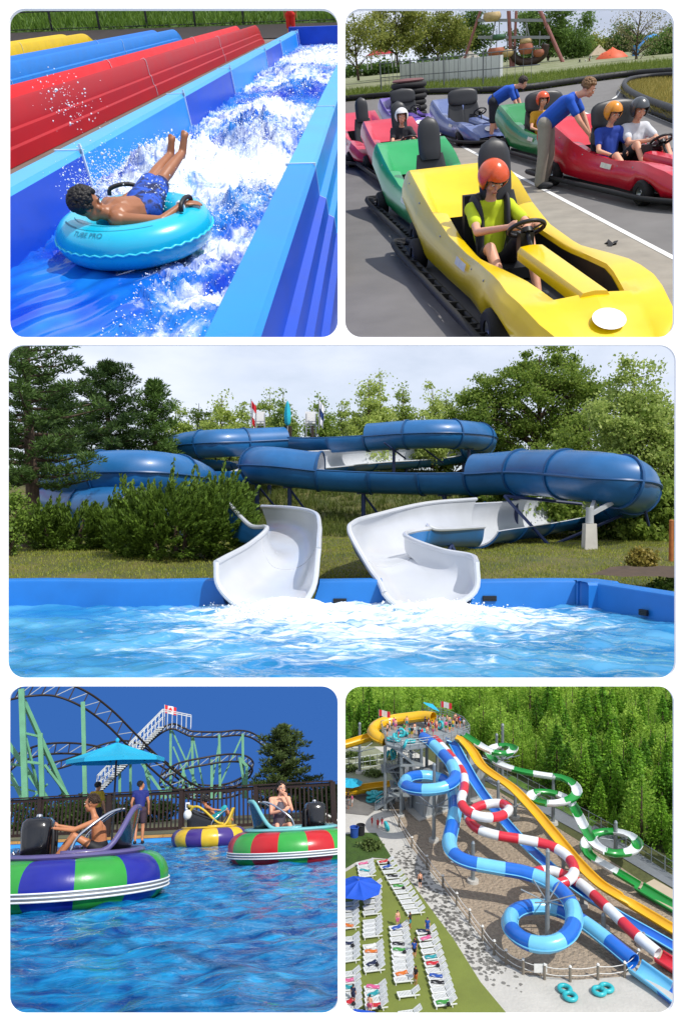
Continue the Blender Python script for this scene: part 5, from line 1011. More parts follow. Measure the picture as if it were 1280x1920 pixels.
def drive(label, c, rz, dx=0, dy=0, b=.78, hs=.95, skin=None, hel=None, shirtc=None, shortc='1c1c22', vest=None, voxel=.0105, wheel=True, look=(0, 1, -.15), knee=.62, s=1.12, dz=-.06, legskin=True):
    o = Vector((dx, dy + .06, dz)); q_ = lambda *p: Vector(p) + o
    J = dict(pel=q_(0, -.38, .34), chest=q_(0, -.45, .62), neck=q_(0, -.42, .82), head=q_(0, -.37, .985), shL=q_(-.145, -.43, .76), shR=q_(.145, -.43, .76), elL=q_(-.23, -.28, .56), elR=q_(.23, -.25, .56), wrL=q_(-.17, .04, .62), wrR=q_(.17, .04, .62),
             hipL=q_(-.08, -.36, .31), hipR=q_(.08, -.36, .31), knL=q_(-.14, .05, knee), knR=q_(.14, .05, knee - .1), anL=q_(-.12, .40, .26), anR=q_(.12, .42, .26), toL=q_(-.12, .52, .27), toR=q_(.12, .54, .27), f=look)
    if not wheel: J.update(wrL=q_(-.1, -.1, .5), wrR=q_(.1, -.1, .5))
    if wheel:
        wx = -.21 if abs(dx) > .15 else 0
        for s_, sx in (('L', -1), ('R', 1)): w_ = Vector((wx + sx * .13, .21, .67)) / s; sh_ = Vector(J['sh' + s_]); J['wr' + s_] = w_; J['el' + s_] = sh_.lerp(w_, .48) + Vector((sx * .08, -.02, -.10))
    hd = {'L': ((.3, .8, .1), (.2, 0, 1), (1, .2, 0), .9, .8), 'R': ((-.3, .8, .1), (-.2, 0, 1), (-1, .2, 0), .9, .8)}
    t, V, R, q = person('person', label, J, (0, 0, 1), skin or SKIN, voxel, hs, b, loc=c, rz=rz, hands=hd, sc=s)
    if hel: helmet(t, q, R, hel, hs)
    if shirtc: shirt(t, V, mat('shirt_' + shirtc, shirtc, .85, var=.1, vs=6, bump=.2, bs=30), b, .6)
    shorts(t, V, mat('shorts_' + shortc, shortc, .85, var=.2, vs=9), b, .8)
    for s_ in 'LR': MB().ell(V['to' + s_] - Vector((0, .05, 0)), (.045, .11, .045), 12, 8, Matrix.Rotation(.5, 3, 'X')).build('shoe', mat('shoe_dark', '2b2e38', .7), t, smooth=True)
    if vest:
        for sx in (-1, 1): MB().tube(spline([q_(sx * .12, -.26, .40), q_(sx * .115, -.285, .55), q_(sx * .105, -.315, .68), q_(sx * .115, -.37, .79), q_(sx * .125, -.46, .815), q_(sx * .12, -.55, .72)], 5), .052, 8, sy=.45).build('harness_strap', vest, t, smooth=True)
        MB().box(q_(0, -.6, .62), (.34, .07, .45)).build('harness_pad', vest, t)
    return t
ORG = mat('helmet_orange', 'd8521c', .28, var=.06, coat=.4); ORG2 = mat('helmet_amber', 'd88a14', .28, var=.06, coat=.4); WHH = mat('helmet_white', 'dedede', .28, var=.03, coat=.4); GRH = mat('helmet_grey', '43484c', .3, var=.1, coat=.3)
drive('child in an orange helmet and lime shirt driving the yellow kart', KY, KR, hel=ORG, shirtc='b9cc1c', vest=mat('harness_black', '1b1c22', .7, var=.15, bump=.2), voxel=.0085, knee=.66, look=(-.2, 1, -.75), s=1.2, dy=-.1, dx=.05, dz=-.17)
drive('smiling child in a white helmet and dark shirt in the red kart', KPk, KR, hel=WHH, shirtc='1e1f26', voxel=.013, look=(.1, 1, 0))
drive('child in an amber helmet and royal blue shirt in the red two-seat kart', KRd, KR + .10, dx=.19, hel=ORG2, shirtc='1a3c9a', wheel=False, voxel=.011, look=(-.1, 1, -.4))
drive('passenger in a grey helmet and white shirt at the wheel of the red kart', KRd, KR + .10, dx=-.2, dy=-.02, b=.92, hs=1.0, hel=GRH, shirtc='c9ccd2', shortc='3a1a26', voxel=.012, look=(.1, 1, -.3))
drive('small child in an orange helmet and yellow vest in the green kart', KG2, KR, dx=.12, b=.7, hs=.95, hel=ORG, shirtc='c2901c', shortc='7a2a20', wheel=False, voxel=.013)
def staff(label, u, v, rz, lean, trous, tl, hc, arms, h=1.0, shirtc='1450b8', skin=None, seed=3, foot='26262a'):
    g = P.G(u, v); ln = lean; px_ = lambda d, s=0, up=0: Vector((s, d * math.sin(ln), .95 + d * math.cos(ln) + up))
    J = dict(pel=(0, 0, .95), chest=px_(.34), neck=px_(.54), head=px_(.66, 0, 0) + Vector((0, .08, .02)), shL=px_(.47, -.18), shR=px_(.47, .18), hipL=(-.09, 0, .92), hipR=(.09, 0, .92), knL=(-.11, .04, .5), knR=(.11, .0, .5), anL=(-.12, -.02, .09), anR=(.12, -.04, .09), toL=(-.14, .12, .035), toR=(.14, .1, .035), f=(0, math.sin(ln + .3), -.55 * math.sin(ln) - .1))
    J['elL'], J['wrL'], J['elR'], J['wrR'] = [Vector(a) for a in arms]
    t, V, R, q = person('person', label, J, (0, -math.sin(ln) * .3, 1), skin or SKIN, .0125, 1.0, 1.0, loc=g, rz=rz, sc=h, hands={'L': ((0, .2, -1), (1, .3, 0), (0, .9, .2), .7, 1), 'R': ((0, .2, -1), (-1, .3, 0), (0, .9, .2), .7, 1)})
    hair(t, q, R, hc, 1.0, 420, size=.022, seed=seed, curly=True); shirt(t, V, mat('polo_' + shirtc, shirtc, .85, var=.1, vs=5, bump=.25, bs=14), 1.0, .62, ext=.06)
    if tl > 1: cloth(t, 'trousers', [(V['hipL'], V['hipR'], .118, .118)] + [c for s in 'LR' for c in ((V['hip' + s], V['kn' + s], .112, .088), (V['kn' + s], V['an' + s], .088, .08))], mat('twill_' + trous, trous, .9, var=.12, vs=7, bump=.5, bs=18))
    else: shorts(t, V, mat('twill_' + trous, trous, .9, var=.12), 1.0, tl)
    for s_ in 'LR': MB().ell(V['to' + s_] + Vector((0, -.05, .02)), (.06, .15, .055), 12, 8).build('shoe', mat('shoe_' + foot, foot, .7), t, smooth=True)
    return t
staff('attendant in a bright blue shirt and baggy grey trousers bending over the red kart', 1018, 352, -PI / 2 - .3, .92, '8e887c', 1.95, mat('hair_light_brown', '7a5a38', .6, var=.3, vs=30), [(-.2, .52, .98), (-.1, .66, .72), (.2, .54, .96), (.12, .70, .74)], 1.0)
staff('attendant in a bright blue shirt and dark shorts leaning over the green kart', 924, 272, -PI / 2 - .2, 1.1, '1d222c', .9, mat('hair_dark_brown', '2a1e18', .6, var=.25, vs=30), [(-.2, .56, .88), (-.1, .66, .64), (.2, .56, .86), (.14, .68, .66)], 1.0, seed=12)
def tyres():
    g = P.G(768, 240); t = thing('tyre_stack', 'tall stack of black tyres behind the parked karts', 'tyre stack', g)
    for i in range(8):
        R0, r = .5, .085; mb = MB(); mb.tube([Vector((R0 * math.cos(a) + .02 * math.sin(i * 3), R0 * math.sin(a), .09 + i * .165)) for a in np.linspace(0, 2 * PI, 29)[:-1]], r, 10, closed=True, up=UPZ, sy=.95); mb.build('tyre', RUB, t, smooth=True)
    MB().lathe([(.001, 1.44), (.45, 1.42), (.52, 1.38), (.5, 1.34)], 28).build('lid', mat('lid_dull_red', '6a4444', .7, var=.2), t)
    d = thing('asphalt_patch', 'small dark leaf-like scrap lying on the gravel strip', 'debris', P.G(1145, 457, .006)); MB().add([(.06 * math.cos(a) * (1 + .4 * math.sin(5 * a)), .12 * math.sin(a) * (1 + .3 * math.cos(3 * a)), .01 + .015 * math.sin(4 * a)) for a in np.linspace(0, 2 * PI, 19)[:-1]], [tuple(range(18))]).build('scrap', RUB, d)
tyres()
def back2():
    wire = mat('fence_wire', '6f7478', .5, metal=.4); white = mat('white_board2', 'd9dcde', .6, var=.04)
    G = lambda u, v: P.G(u, v)
    t = thing('mesh_fence', 'low grey mesh fence behind the tyre stack', 'fence'); L = [G(715, 176), G(770, 173), G(832, 170), G(905, 166), G(1010, 158)]
    for a, b in zip(L, L[1:]):
        for z in (.15, 1.0, 1.85): MB().cyl(a + UPZ * z, b + UPZ * z, .03, .03, 6).build('rail', wire, t)
        for k in range(7): p = a.lerp(b, k / 7); MB().cyl(p, p + UPZ * (1.9 if k else 2.0), .05 if not k else .014, None, 6).build('post' if not k else 'wire', wire, t)
    t = thing('white_barrier', 'long white panelled barrier beyond the mesh fence', 'barrier')
    A, B = G(752, 160), G(940, 150)
    for k in range(8):
        p = A.lerp(B, (k + .5) / 8); MB().box(p + UPZ * .8, ((B - A).length / 8 - .1, .25, 1.6), Matrix.Rotation(math.atan2((B - A).y, (B - A).x), 3, 'Z')).build('panel', white, t); MB().cyl(A.lerp(B, k / 8), A.lerp(B, k / 8) + UPZ * 1.75, .08, .08, 6).build('post', wire, t)
    # ride with A-frame legs and gondolas
    dk = mat('ride_rust', '96625c', .6, var=.25); org = mat('ride_orange', 'a8664c', .6, var=.25); yel = mat('ride_cream', 'c0a878', .6, var=.2); grn = mat('ride_green', '3f6a4c', .6, var=.2)
    Y = 105; D = lambda u, v: P.D(u, v, Y)
    t = thing('swing_ride', 'tall amusement ride with rust red A-frame legs and hanging gondolas', 'amusement ride')
    for a, b, w in (((905, 5), (868, 118), .5), ((952, 0), (958, 128), .75), ((968, 0), (962, 128), .5), ((1005, 5), (1062, 134), .7), ((930, 30), (915, 105), .25), ((985, 40), (1000, 110), .25)): MB().cyl(D(*a), D(*b), w * .3, w * .3, 8).build('leg', dk if w > .3 else mat('ride_grey', '8d9296', .5), t)
    for v in (38, 70): MB().beam(D(895, v), D(1030, v), .3).build('cross_beam', mat('ride_grey', '8d9296', .5), t)
    for u, v, w, h, m in ((922, 32, 26, 12, yel), (935, 70, 20, 8, grn), (930, 98, 26, 12, org), (950, 100, 22, 10, yel), (985, 92, 22, 14, org), (985, 78, 18, 8, yel), (1010, 100, 18, 10, org)):
        c = D(u, v); k = Y / 1400 * 1.05; mb = MB(); mb.lathe([(.02, -h * k * .5), (w * k * .35, -h * k * .45), (w * k * .5, -h * k * .1), (w * k * .5, h * k * .2), (w * k * .42, h * k * .5), (.02, h * k * .5)], 16, c); mb.build('gondola', m, t, smooth=50)
        MB().cyl(c, c + UPZ * 2.2, .06, .06, 6).build('hanger', MATS['ride_grey'], t)
    mb = MB(); c = D(990, 108); mb.tube(spline([c + Vector((x, 0, z)) for x, z in ((-1.9, 1.2), (-1.6, .1), (0, -.5), (1.6, .1), (1.9, 1.2))], 6), .45, 8); mb.build('ship_hull', mat('ride_dark', '3a2a22', .6, var=.2), t, smooth=True)
    # tents, huts, rides at the back
    def tent(u, v, w, h, col, lb, y=110):
        c = P.D(u, v, y); k = y / 1400 * 1.05; t = thing('marquee', lb, 'tent', (c.x, c.y, c.z)); W2, H2 = w * k / 2, h * k; mt = mat('canvas_' + col, col, .8, var=.1); mb = MB()
        mb.loft([[Vector((x * W2, y_ * W2, z)) for x, y_ in ((-1, -1), (1, -1), (1, 1), (-1, 1))] for z in (H2 * .45, H2 * .46)], True); mb.add([(-W2 * 1.05, -W2 * 1.05, H2 * .5), (W2 * 1.05, -W2 * 1.05, H2 * .5), (W2 * 1.05, W2 * 1.05, H2 * .5), (-W2 * 1.05, W2 * 1.05, H2 * .5), (0, 0, H2)], [(0, 1, 4), (1, 2, 4), (2, 3, 4), (3, 0, 4), (3, 2, 1, 0)]); mb.build('canopy', mt, t, smooth=False)
        for x in (-1, 1):
            for y_ in (-1, 1): MB().cyl((x * W2 * .95, y_ * W2 * .95, -.6), (x * W2 * .95, y_ * W2 * .95, H2 * .48), .08, .08, 6).build('leg', white, t)
    tent(715, 118, 40, 22, 'b03040', 'red peaked tent roof at the left behind the trees'); tent(795, 122, 22, 12, '2f6a50', 'small dark green canopy right of the red tent'); tent(880, 124, 30, 20, 'a8a49c', 'pale grey tent roof left of the ride'); tent(1120, 122, 24, 26, 'b0a088', 'beige peaked hut behind the orange kiddie ride')
    c = P.D(1145, 118, 100); t = thing('kiddie_ride', 'orange domed kiddie ride near the right side', 'amusement ride', c); MB().lathe([(1.8, -.6), (1.9, .0), (1.7, .5), (1.1, 1.0), (.5, 1.2), (.02, 1.5)], 18).build('dome', mat('dome_orange', 'd0552a', .6, var=.15), t, smooth=50); MB().lathe([(2.1, -1.2), (2.1, -.6)], 18).build('base', mat('ride_cream', 'c0a878', .6), t)
    c = P.D(1218, 110, 100); t = thing('bouncy_slide', 'bright blue inflatable slide at the right edge', 'inflatable slide', c); bm_ = mat('inflatable_blue', '2a86c8', .5, var=.1)
    MB().loft([[Vector((1.9 * math.cos(a) * w, y_, 3.1 * max(0, math.sin(a)) * h + -.8)) for a in np.linspace(0, PI, 13)] for y_, w, h in ((-1, 1, .9), (0, 1, 1), (1, .95, .9))], False, False).build('arch', bm_, t, smooth=True)
    for sx in (-1.7, 1.7): MB().cyl((sx, -1, -1), (sx, -1, 1.4), .4, .35, 12).build('pillar', bm_, t)
    for i, (u, v) in enumerate(((1085, 128), (1096, 128), (1103, 126))):
        c = P.D(u, v, 95); t = thing('person', ['distant person in dark clothes beside the ride leg', 'distant person in a pale shirt right of the ride', 'distant person in brown right of the ride'][i], 'person', (c.x, c.y, c.z - .9)); me = PEOPLE_MESH(); link('body', me, t).scale = (1, 1, 1)
        for o in t.children: o.data = o.data.copy(); o.data.materials.clear(); o.data.materials.append(mat(('cloth_dark', 'cloth_pale', 'cloth_brown')[i], ('2a2a30', 'c8c4bc', '6a4a38')[i], .8))
    # trees
    lf = leafmat('tree2_leaf', '5c7028', 'c0c068', .5); lf2 = leafmat('tree2_dark', '345424', '7c9a4c', .45); bare = leafmat('tree2_sparse', '6a6a48', '9a9468', .3)
    def tr(u, vtop, vbase, y, w, n, m, lb, nm='broadleaf_tree', size=.3, sparse=1.0, nc=70):
        b = P.D(u, vbase, y); tp = P.D(u, vtop, y); H = (tp.z - b.z) * 1.1; k = y / 1400 * 1.05 * w
        tree(nm, lb, b, [((0, 0, H * .62), (k * .42, k * .3, H * .22)), ((-k * .28, 0, H * .5), (k * .3, k * .25, H * .2)), ((k * .28, 0, H * .52), (k * .3, k * .25, H * .2)), ((0, 0, H * .84), (k * .25, k * .2, H * .15)), ((0, 0, H * .36), (k * .34, k * .3, H * .12))], int(n * sparse * 1.15), size * .72, m, BARK, max(.1, H * .018), nclump=nc, cr=.9, group='trees behind the kart track')
    tr(672, -5, 170, 75, 95, 6500, lf, 'light green tree cut by the left edge above the parked karts', size=.16, sparse=.8); tr(745, -10, 138, 100, 90, 8000, lf, 'yellow green tree second from the left behind the fence', size=.24); tr(820, 15, 132, 110, 100, 9000, lf, 'yellow green tree left of the ride legs', size=.24)
    tr(880, 20, 130, 115, 60, 7000, lf2, 'narrow dark green tree touching the left ride leg', size=.24); tr(1025, -15, 130, 115, 110, 12000, lf2, 'broad dark tree right behind the ride', size=.26); tr(1075, 60, 132, 120, 40, 4000, lf2, 'small dark tree right of the ride', size=.24); tr(1110, 70, 128, 130, 50, 3500, lf, 'small yellow green tree in the right background', size=.26)
    tr(1160, 50, 128, 130, 50, 3500, lf2, 'dark low tree behind the kiddie ride', size=.26); tr(1188, -5, 138, 85, 95, 1500, bare, 'thin half-bare tree with a dark trunk near the right edge', size=.14, nc=110); tr(1255, 50, 140, 95, 70, 6000, lf2, 'dark green tree at the right edge', size=.22)
    for i, (u, w) in enumerate(((690, 120), (790, 150), (900, 120), (1060, 140), (1170, 120), (1270, 120))):
        c = P.D(u, 128, 150); bush((c.x, 150, 0), f'low hedge in the far background, {["first", "second", "third", "fourth", "fifth", "sixth"][i]} from the left', [((0, 0, .8), (w * .06, 1.5, .9))], 2500, .35, lf2, 'far hedges behind the kart track', cr=.8)
_pm = []
def PEOPLE_MESH():
    if not _pm:
        V = {k: Vector(v) for k, v in STAND.items()}; ps = [((V['head']), (.085, .1, .12), Matrix.Identity(3)), (V['neck'], V['head'], .05, .05), (V['pel'], V['chest'], .13, .14), (V['chest'], V['neck'], .12, .06), (V['shL'], V['shR'], .07, .07), (V['hipL'], V['hipR'], .1, .1)]
        for s in 'LR': ps += [(V['sh' + s], V['el' + s], .055, .042), (V['el' + s], V['wr' + s], .042, .03), (V['wr' + s], V['wr' + s] - UPZ * .1, .032, .026), (V['hip' + s], V['kn' + s], .09, .06), (V['kn' + s], V['an' + s], .06, .04), (V['an' + s], V['to' + s], .042, .032)]
        _pm.append(cap_field(ps, .03, 2))
    return _pm[0]
back2()
# ================================================================== PLOT 5: slide tower, tube slides and sun terrace seen from above
use(5)
GV = mat('galvanised', '8e979c', .45, metal=.5, var=.12); CONC = mat('plaza_concrete', 'b5b3ac', .9, var=.1, vs=.25, bump=.2, bs=3)
def ground5():
    def sheet(pix, z, nm, m, sp=0):
        pts = [P.G(u, v) for u, v in pix]
        if sp: pts = spline(pts, sp, True)
        o = MB().add([p + UPZ * z for p in pts], [tuple(range(len(pts)))]).build(nm, m, fix=False); o['kind'] = 'structure'; return o
    o = MB().add([(-60, 55, 0), (140, 55, 0), (220, 330, 0), (-120, 330, 0)], [(0, 1, 2, 3)]).build('ground', mat('forest_floor', '3c4426', .95, var=.3, vs=.12, col2='5a5c30', bump=.4, bs=1.5), fix=False); o['kind'] = 'structure'
    sheet([(560, 1400), (760, 1400), (900, 1480), (1000, 1560), (1300, 1760), (1330, 1960), (560, 1960)], .03, 'pavement', CONC)
    grv = mat('gravel', '9a8b78', .95, var=.22, vs=2.2, bump=.8, bs=2.5, det=9)
    sheet([(728, 1512), (770, 1588), (850, 1690), (905, 1762), (940, 1802), (985, 1828), (1080, 1838), (1165, 1832), (1200, 1806), (1330, 1880), (1330, 1740), (1160, 1625), (1040, 1550), (930, 1482), (880, 1470), (760, 1490)], .06, 'gravel_bed', grv)
    sheet([(560, 1668), (640, 1640), (670, 1622), (700, 1612), (736, 1612), (780, 1668), (850, 1762), (900, 1842), (965, 1920), (1000, 1990), (560, 1990)], .06, 'turf', mat('artificial_turf', '6f7a34', .95, var=.12, vs=.3, bump=.3, bs=8))
    sheet([(560, 1575), (680, 1562), (705, 1563), (736, 1612), (700, 1609), (668, 1617), (640, 1634), (560, 1660)], .09, 'lawn', mat('lawn_patch', '3a5418', .95, var=.25, vs=.8, bump=.6, bs=5))
    sheet([(640, 1490), (700, 1482), (716, 1510), (690, 1530), (640, 1525)], .09, 'wet_paving', mat('dark_paving', '6c6a66', .8, var=.15, vs=.6))
    asp = mat('service_asphalt', '70757a', .9, var=.12, vs=.3, bump=.2, bs=3); sheet([(905, 1462), (1000, 1515), (1100, 1570), (1300, 1690), (1300, 1668), (1110, 1545), (1010, 1490), (930, 1448)], .09, 'road', asp)
    sheet([(960, 1455), (1040, 1505), (1120, 1540), (1110, 1552), (1030, 1510), (950, 1462)], .12, 'verge', mat('verge_green', '4a6a22', .95, var=.3, vs=.5, bump=.6, bs=4))
    sheet([(1195, 1665), (1225, 1650), (1300, 1692), (1300, 1735), (1240, 1705)], .12, 'pavement', mat('landing_slab', 'b0a28c', .9, var=.1, vs=.3)); sheet([(1215, 1790), (1245, 1775), (1300, 1815), (1300, 1850)], .12, 'pavement', MATS['landing_slab'])
    sheet([(560, 1412), (700, 1400), (760, 1440), (740, 1470), (560, 1480)], .06, 'scrub', mat('scrub_ground', '6d7350', .95, var=.35, vs=.3, col2='8f9284'))
    # wet speckled stains on the pavement are loose fallen debris
    pts = []
    for _ in range(700):
        t = random.random(); a = P.G(748 + 180 * t, 1598 + 232 * t); pts.append(a + Vector((random.gauss(0, 1.2), random.gauss(0, 1.2), .05)))
    mb = MB()
    for p in pts:
        r = random.uniform(.08, .28); k = 6; ph = random.uniform(0, 6); mb.add([p + Vector((r * random.uniform(.6, 1.3) * math.cos(ph + 2 * PI * i / k), r * random.uniform(.6, 1.3) * math.sin(ph + 2 * PI * i / k), 0)) for i in range(k)], [tuple(range(k))])
    o = mb.build('wet_patches', mat('wet_stain', '77756f', .5, var=.1), fix=False); tag(o, 'scattered damp patches along the concrete path', 'stains', kind='stuff')
ground5()
CW = mat('slide_white', 'd6dadc', .3, var=.04, coat=.3)
def zpath(pp, n=8): return spline([P.G(u, v, z) for u, v, z in pp], n)
def bands(path, seg, r, mats, ang, m_in=None, r1=None):
    T, L = arclen(path); k = max(2, int(L / seg)); out = []
    for i in range(k):
        m = mats[i % len(mats)]; q0, q1 = i / k, (i + 1) / k; a = r + ((r1 or r) - r) * q0; b = r + ((r1 or r) - r) * q1; out.append((q0, q1, a, b, ang, ang, m, m_in or m))
    return out
def slide5(label, pp, seg, r, mats, ang, m_in=None, seam=None, r1=None, n=8, posts_at=(), rim=None, st=.7):
    t = thing('water_slide', label, 'water slide'); path = zpath(pp, n); flume(t, path, bands(path, seg, r, mats, ang, m_in, r1), n=16, step=st, part='flume_section', thick=.06)
    if seam:
        for sg in (-1, 1): MB().tube([p + s * sg * (r + .02) - b * .1 for p, _, s, b in frames(path, UPZ)], .07, 5).build('seam_flange', seam, t)
    if rim:
        for sg in (-1, 1): MB().tube([p + s * math.sin(ang[1]) * sg * r - b * math.cos(ang[1]) * r for p, _, s, b in frames(path, UPZ)], .09, 5).build('rim', rim, t)
    T, L = arclen(path)
    for q in posts_at:
        p = sample(path, T, q); g = Vector((p.x, p.y, 0)); o = MB().cyl(g, p - UPZ * r, .22, .2, 10).build('support_post', GV, t); MB().cyl(g, g + UPZ * .35, .6, .55, 14).build('footing', CONC, o)
    return t, path
DB = mat('slide_blue', '1765c4', .3, var=.1, vs=.4, coat=.3); LB = mat('slide_sky', '6cbbe0', .3, var=.08, vs=.4, coat=.3); RD = mat('slide_red', 'c62436', .3, var=.1, vs=.4, coat=.3); YL = mat('slide_yellow', 'd8a810', .35, var=.08, vs=.4, coat=.25); GN = mat('slide_green', '128a34', .3, var=.08, vs=.4, coat=.3); SB = mat('slide_deep', '1a5fb4', .3, var=.08, coat=.3)
slide5('two-tone blue tube slide with two big loops in front of the tower', [(792, 1382, 10), (806, 1391, 9.9), (828, 1412, 9.5), (848, 1436, 9.1), (853, 1458, 8.7), (838, 1474, 8.3), (805, 1481, 8.0), (773, 1479, 7.7), (758, 1470, 7.4), (768, 1458, 7.1), (800, 1455, 6.8), (832, 1463, 6.5), (848, 1483, 6.2), (853, 1510, 5.9), (848, 1545, 5.5), (842, 1578, 5.1), (852, 1602, 4.8), (880, 1617, 4.6), (930, 1627, 4.4), (985, 1637, 4.2), (1032, 1656, 3.9), (1066, 1688, 3.7), (1076, 1722, 3.5), (1062, 1755, 3.3), (1030, 1771, 3.1), (990, 1767, 2.9), (960, 1745, 2.7), (957, 1718, 2.5), (980, 1703, 2.3), (1020, 1700, 2.1), (1058, 1710, 1.9), (1098, 1733, 1.7), (1140, 1765, 1.4), (1186, 1803, 1.1)], 2.9, .76, (DB, LB), (-PI, PI), seam=LB, n=8)
slide5('open blue run-out trough at the foot of the two-tone tube slide', [(1190, 1806, 1.1), (1215, 1824, .95), (1250, 1850, .8), (1300, 1890, .7)], 3.5, 1.05, (LB, DB), (-1.5, 1.5), rim=LB)
slide5('red and white tube slide twisting beside the blue tube', [(815, 1385, 10), (828, 1399, 9.7), (850, 1424, 9.2), (868, 1452, 8.7), (870, 1478, 8.3), (864, 1502, 7.9), (876, 1521, 7.5), (904, 1532, 7.2), (935, 1531, 6.9), (953, 1519, 6.7), (944, 1508, 6.5), (918, 1507, 6.3), (888, 1516, 6.1), (878, 1534, 5.8), (893, 1553, 5.5), (930, 1566, 5.2), (985, 1575, 4.9), (1032, 1586, 4.6), (1064, 1607, 4.3), (1076, 1632, 4.0), (1062, 1652, 3.8), (1030, 1658, 3.6), (1002, 1648, 3.4), (1004, 1635, 3.2), (1034, 1633, 3.0), (1066, 1645, 2.8), (1094, 1662, 2.6), (1142, 1706, 2.2), (1190, 1752, 1.7), (1232, 1787, 1.2)], 2.2, .56, (RD, CW), (-PI, PI), n=7)
slide5('red open run-out at the foot of the red and white tube', [(1234, 1788, 1.1), (1262, 1806, .9), (1300, 1832, .7)], 3, .85, (RD, RD), (-1.5, 1.5), rim=RD)
slide5('straight open blue speed slide between the red tube and the yellow slide', [(838, 1383, 10), (850, 1392, 9.4), (868, 1425, 8.2), (892, 1466, 6.9), (925, 1512, 5.4), (968, 1562, 4.2), (1020, 1612, 3.2), (1080, 1660, 2.4), (1150, 1706, 1.6), (1220, 1746, 1.0), (1300, 1792, .6)], 5, .72, (SB, DB), (-1.3, 1.3), rim=LB, n=8)
slide5('wavy open yellow speed slide running down to the right edge', [(855, 1379, 10.2), (868, 1386, 9.8), (884, 1404, 9.0), (902, 1432, 7.8), (928, 1452, 7.2), (960, 1474, 6.5), (1000, 1515, 5.2), (1038, 1560, 4.1), (1078, 1608, 3.2), (1120, 1650, 2.5), (1160, 1676, 2.1), (1185, 1692, 1.5), (1225, 1716, 1.2), (1300, 1762, .8)], 5, .72, (YL, YL), (-1.35, 1.35), rim=YL, n=8)
tG, pG = slide5('green and white open flume with three loops beside the forest', [(868, 1374, 10.2), (888, 1387, 9.7), (905, 1398, 9.4), (930, 1408, 9.1), (955, 1408, 8.9), (962, 1399, 8.7), (945, 1394, 8.5), (922, 1400, 8.3), (918, 1415, 8.0), (938, 1430, 7.6), (975, 1442, 7.3), (1020, 1450, 7.0), (1055, 1455, 6.7), (1077, 1470, 6.4), (1079, 1488, 6.2), (1055, 1500, 6.0), (1020, 1502, 5.8), (996, 1492, 5.6), (1004, 1482, 5.4), (1036, 1483, 5.2), (1064, 1496, 4.9), (1080, 1520, 4.6), (1100, 1558, 4.2), (1118, 1583, 3.9), (1150, 1596, 3.7), (1184, 1592, 3.5), (1194, 1577, 3.3), (1176, 1561, 3.1), (1140, 1555, 2.9), (1110, 1563, 2.7), (1096, 1582, 2.4), (1106, 1602, 2.1), (1140, 1622, 1.7), (1195, 1655, 1.2)], 2.7, .68, (GN, CW), (-1.45, 1.45), n=7)
slide5('green open run-out at the foot of the green and white flume', [(1197, 1657, 1.1), (1230, 1677, .9), (1300, 1718, .7)], 4, .9, (GN, GN), (-1.4, 1.4), rim=GN)
slide5('big yellow tube curling round the back left of the tower', [(812, 1345, 11.2), (792, 1343, 11), (765, 1346, 10.7), (735, 1350, 10.4), (710, 1358, 10.1), (699, 1369, 9.8), (706, 1381, 9.5), (722, 1389, 9.2)], 3.2, .82, (YL, YL), (-PI, PI), seam=YL)
slide5('yellow trough leading from the curl out of the left edge', [(704, 1376, 9), (680, 1383, 8.6), (655, 1391, 8.2), (610, 1403, 7.7)], 4, .85, (YL, YL), (-1.6, 1.6), rim=YL)
slide5('low yellow run-out trough left of the stair', [(735, 1468, 1.4), (700, 1472, 1.4), (660, 1478, 1.4), (610, 1485, 1.4)], 4, 1.0, (YL, YL), (-1.5, 1.5), rim=YL)
def masts():
    data = [(813, 1578, 10.0, 'mast of the upper blue loop'), (769, 1450, 7.5, None), (886, 1655, 4.6, None), (1025, 1766, 9.2, None), (933, 1562, 6.8, None), (945, 1500, 0, None), (941, 1475, 9.5, None), (1036, 1545, 6.5, None), (1153, 1602, 4.0, None), (674, 1450, 8, None), (853, 1548, 5, None), (965, 1535, 4, None), (1205, 1775, 1.2, None), (1130, 1745, 1.6, None), (1090, 1700, 2.2, None), (780, 1625, 0, None), (930, 1468, 7.5, None), (1055, 1650, 3.0, None)]
    names = ['beside the upper blue loop', 'under the tower deck on the left', 'in the gravel under the long blue bend', 'inside the big lower blue loop', 'inside the upper red loop', '', 'inside the top green loop', 'inside the middle green loop', 'inside the lowest green loop', 'under the yellow trough at the left', 'behind the blue tube below the container', 'under the blue speed slide', 'under the end of the red tube', 'under the blue tube near its end', 'under the red tube below its loop', '', 'under the yellow speed slide', 'inside the lower red loop']
    for (u, v, h, _), nm in zip(data, names):
        if not h: continue
        g = P.G(u, v); t = thing('slide_mast', 'grey steel mast on a round footing ' + nm, 'support mast', g, 0, 'steel masts of the slides'); MB().cyl((0, 0, 0), (0, 0, h), .26, .2, 12).build('shaft', GV, t); MB().cyl((0, 0, 0), (0, 0, .4), .7, .65, 16).build('footing', CONC, t); MB().cyl((0, 0, h), (0, 0, h + .25), .24, .12, 12).build('cap', GV, t)
        if h > 2.5:
            for k in range(6 if h > 6 else 4): a = 2 * PI * k / (6 if h > 6 else 4) + u; z = h * .55; MB().cyl((0, 0, z * .8), (2.6 * math.cos(a), 2.6 * math.sin(a), z * 1.0), .07, .07, 6).build('strut', GV, t)
masts()
TQ = mat('ring_turquoise', '2ba8b0', .4, var=.08, coat=.2)
_ring = MB().tube([Vector((.5 * math.cos(a), .5 * math.sin(a), .2)) for a in np.linspace(0, 2 * PI, 21)[:-1]], .2, 10, closed=True, up=UPZ).mesh('swim_ring', TQ, True)
def swim_ring(p, lb, group, tilt=None):
    o = link('swim_ring', _ring); at(o, p, random.uniform(0, 6), tilt); tag(o, lb, 'swim ring', group)
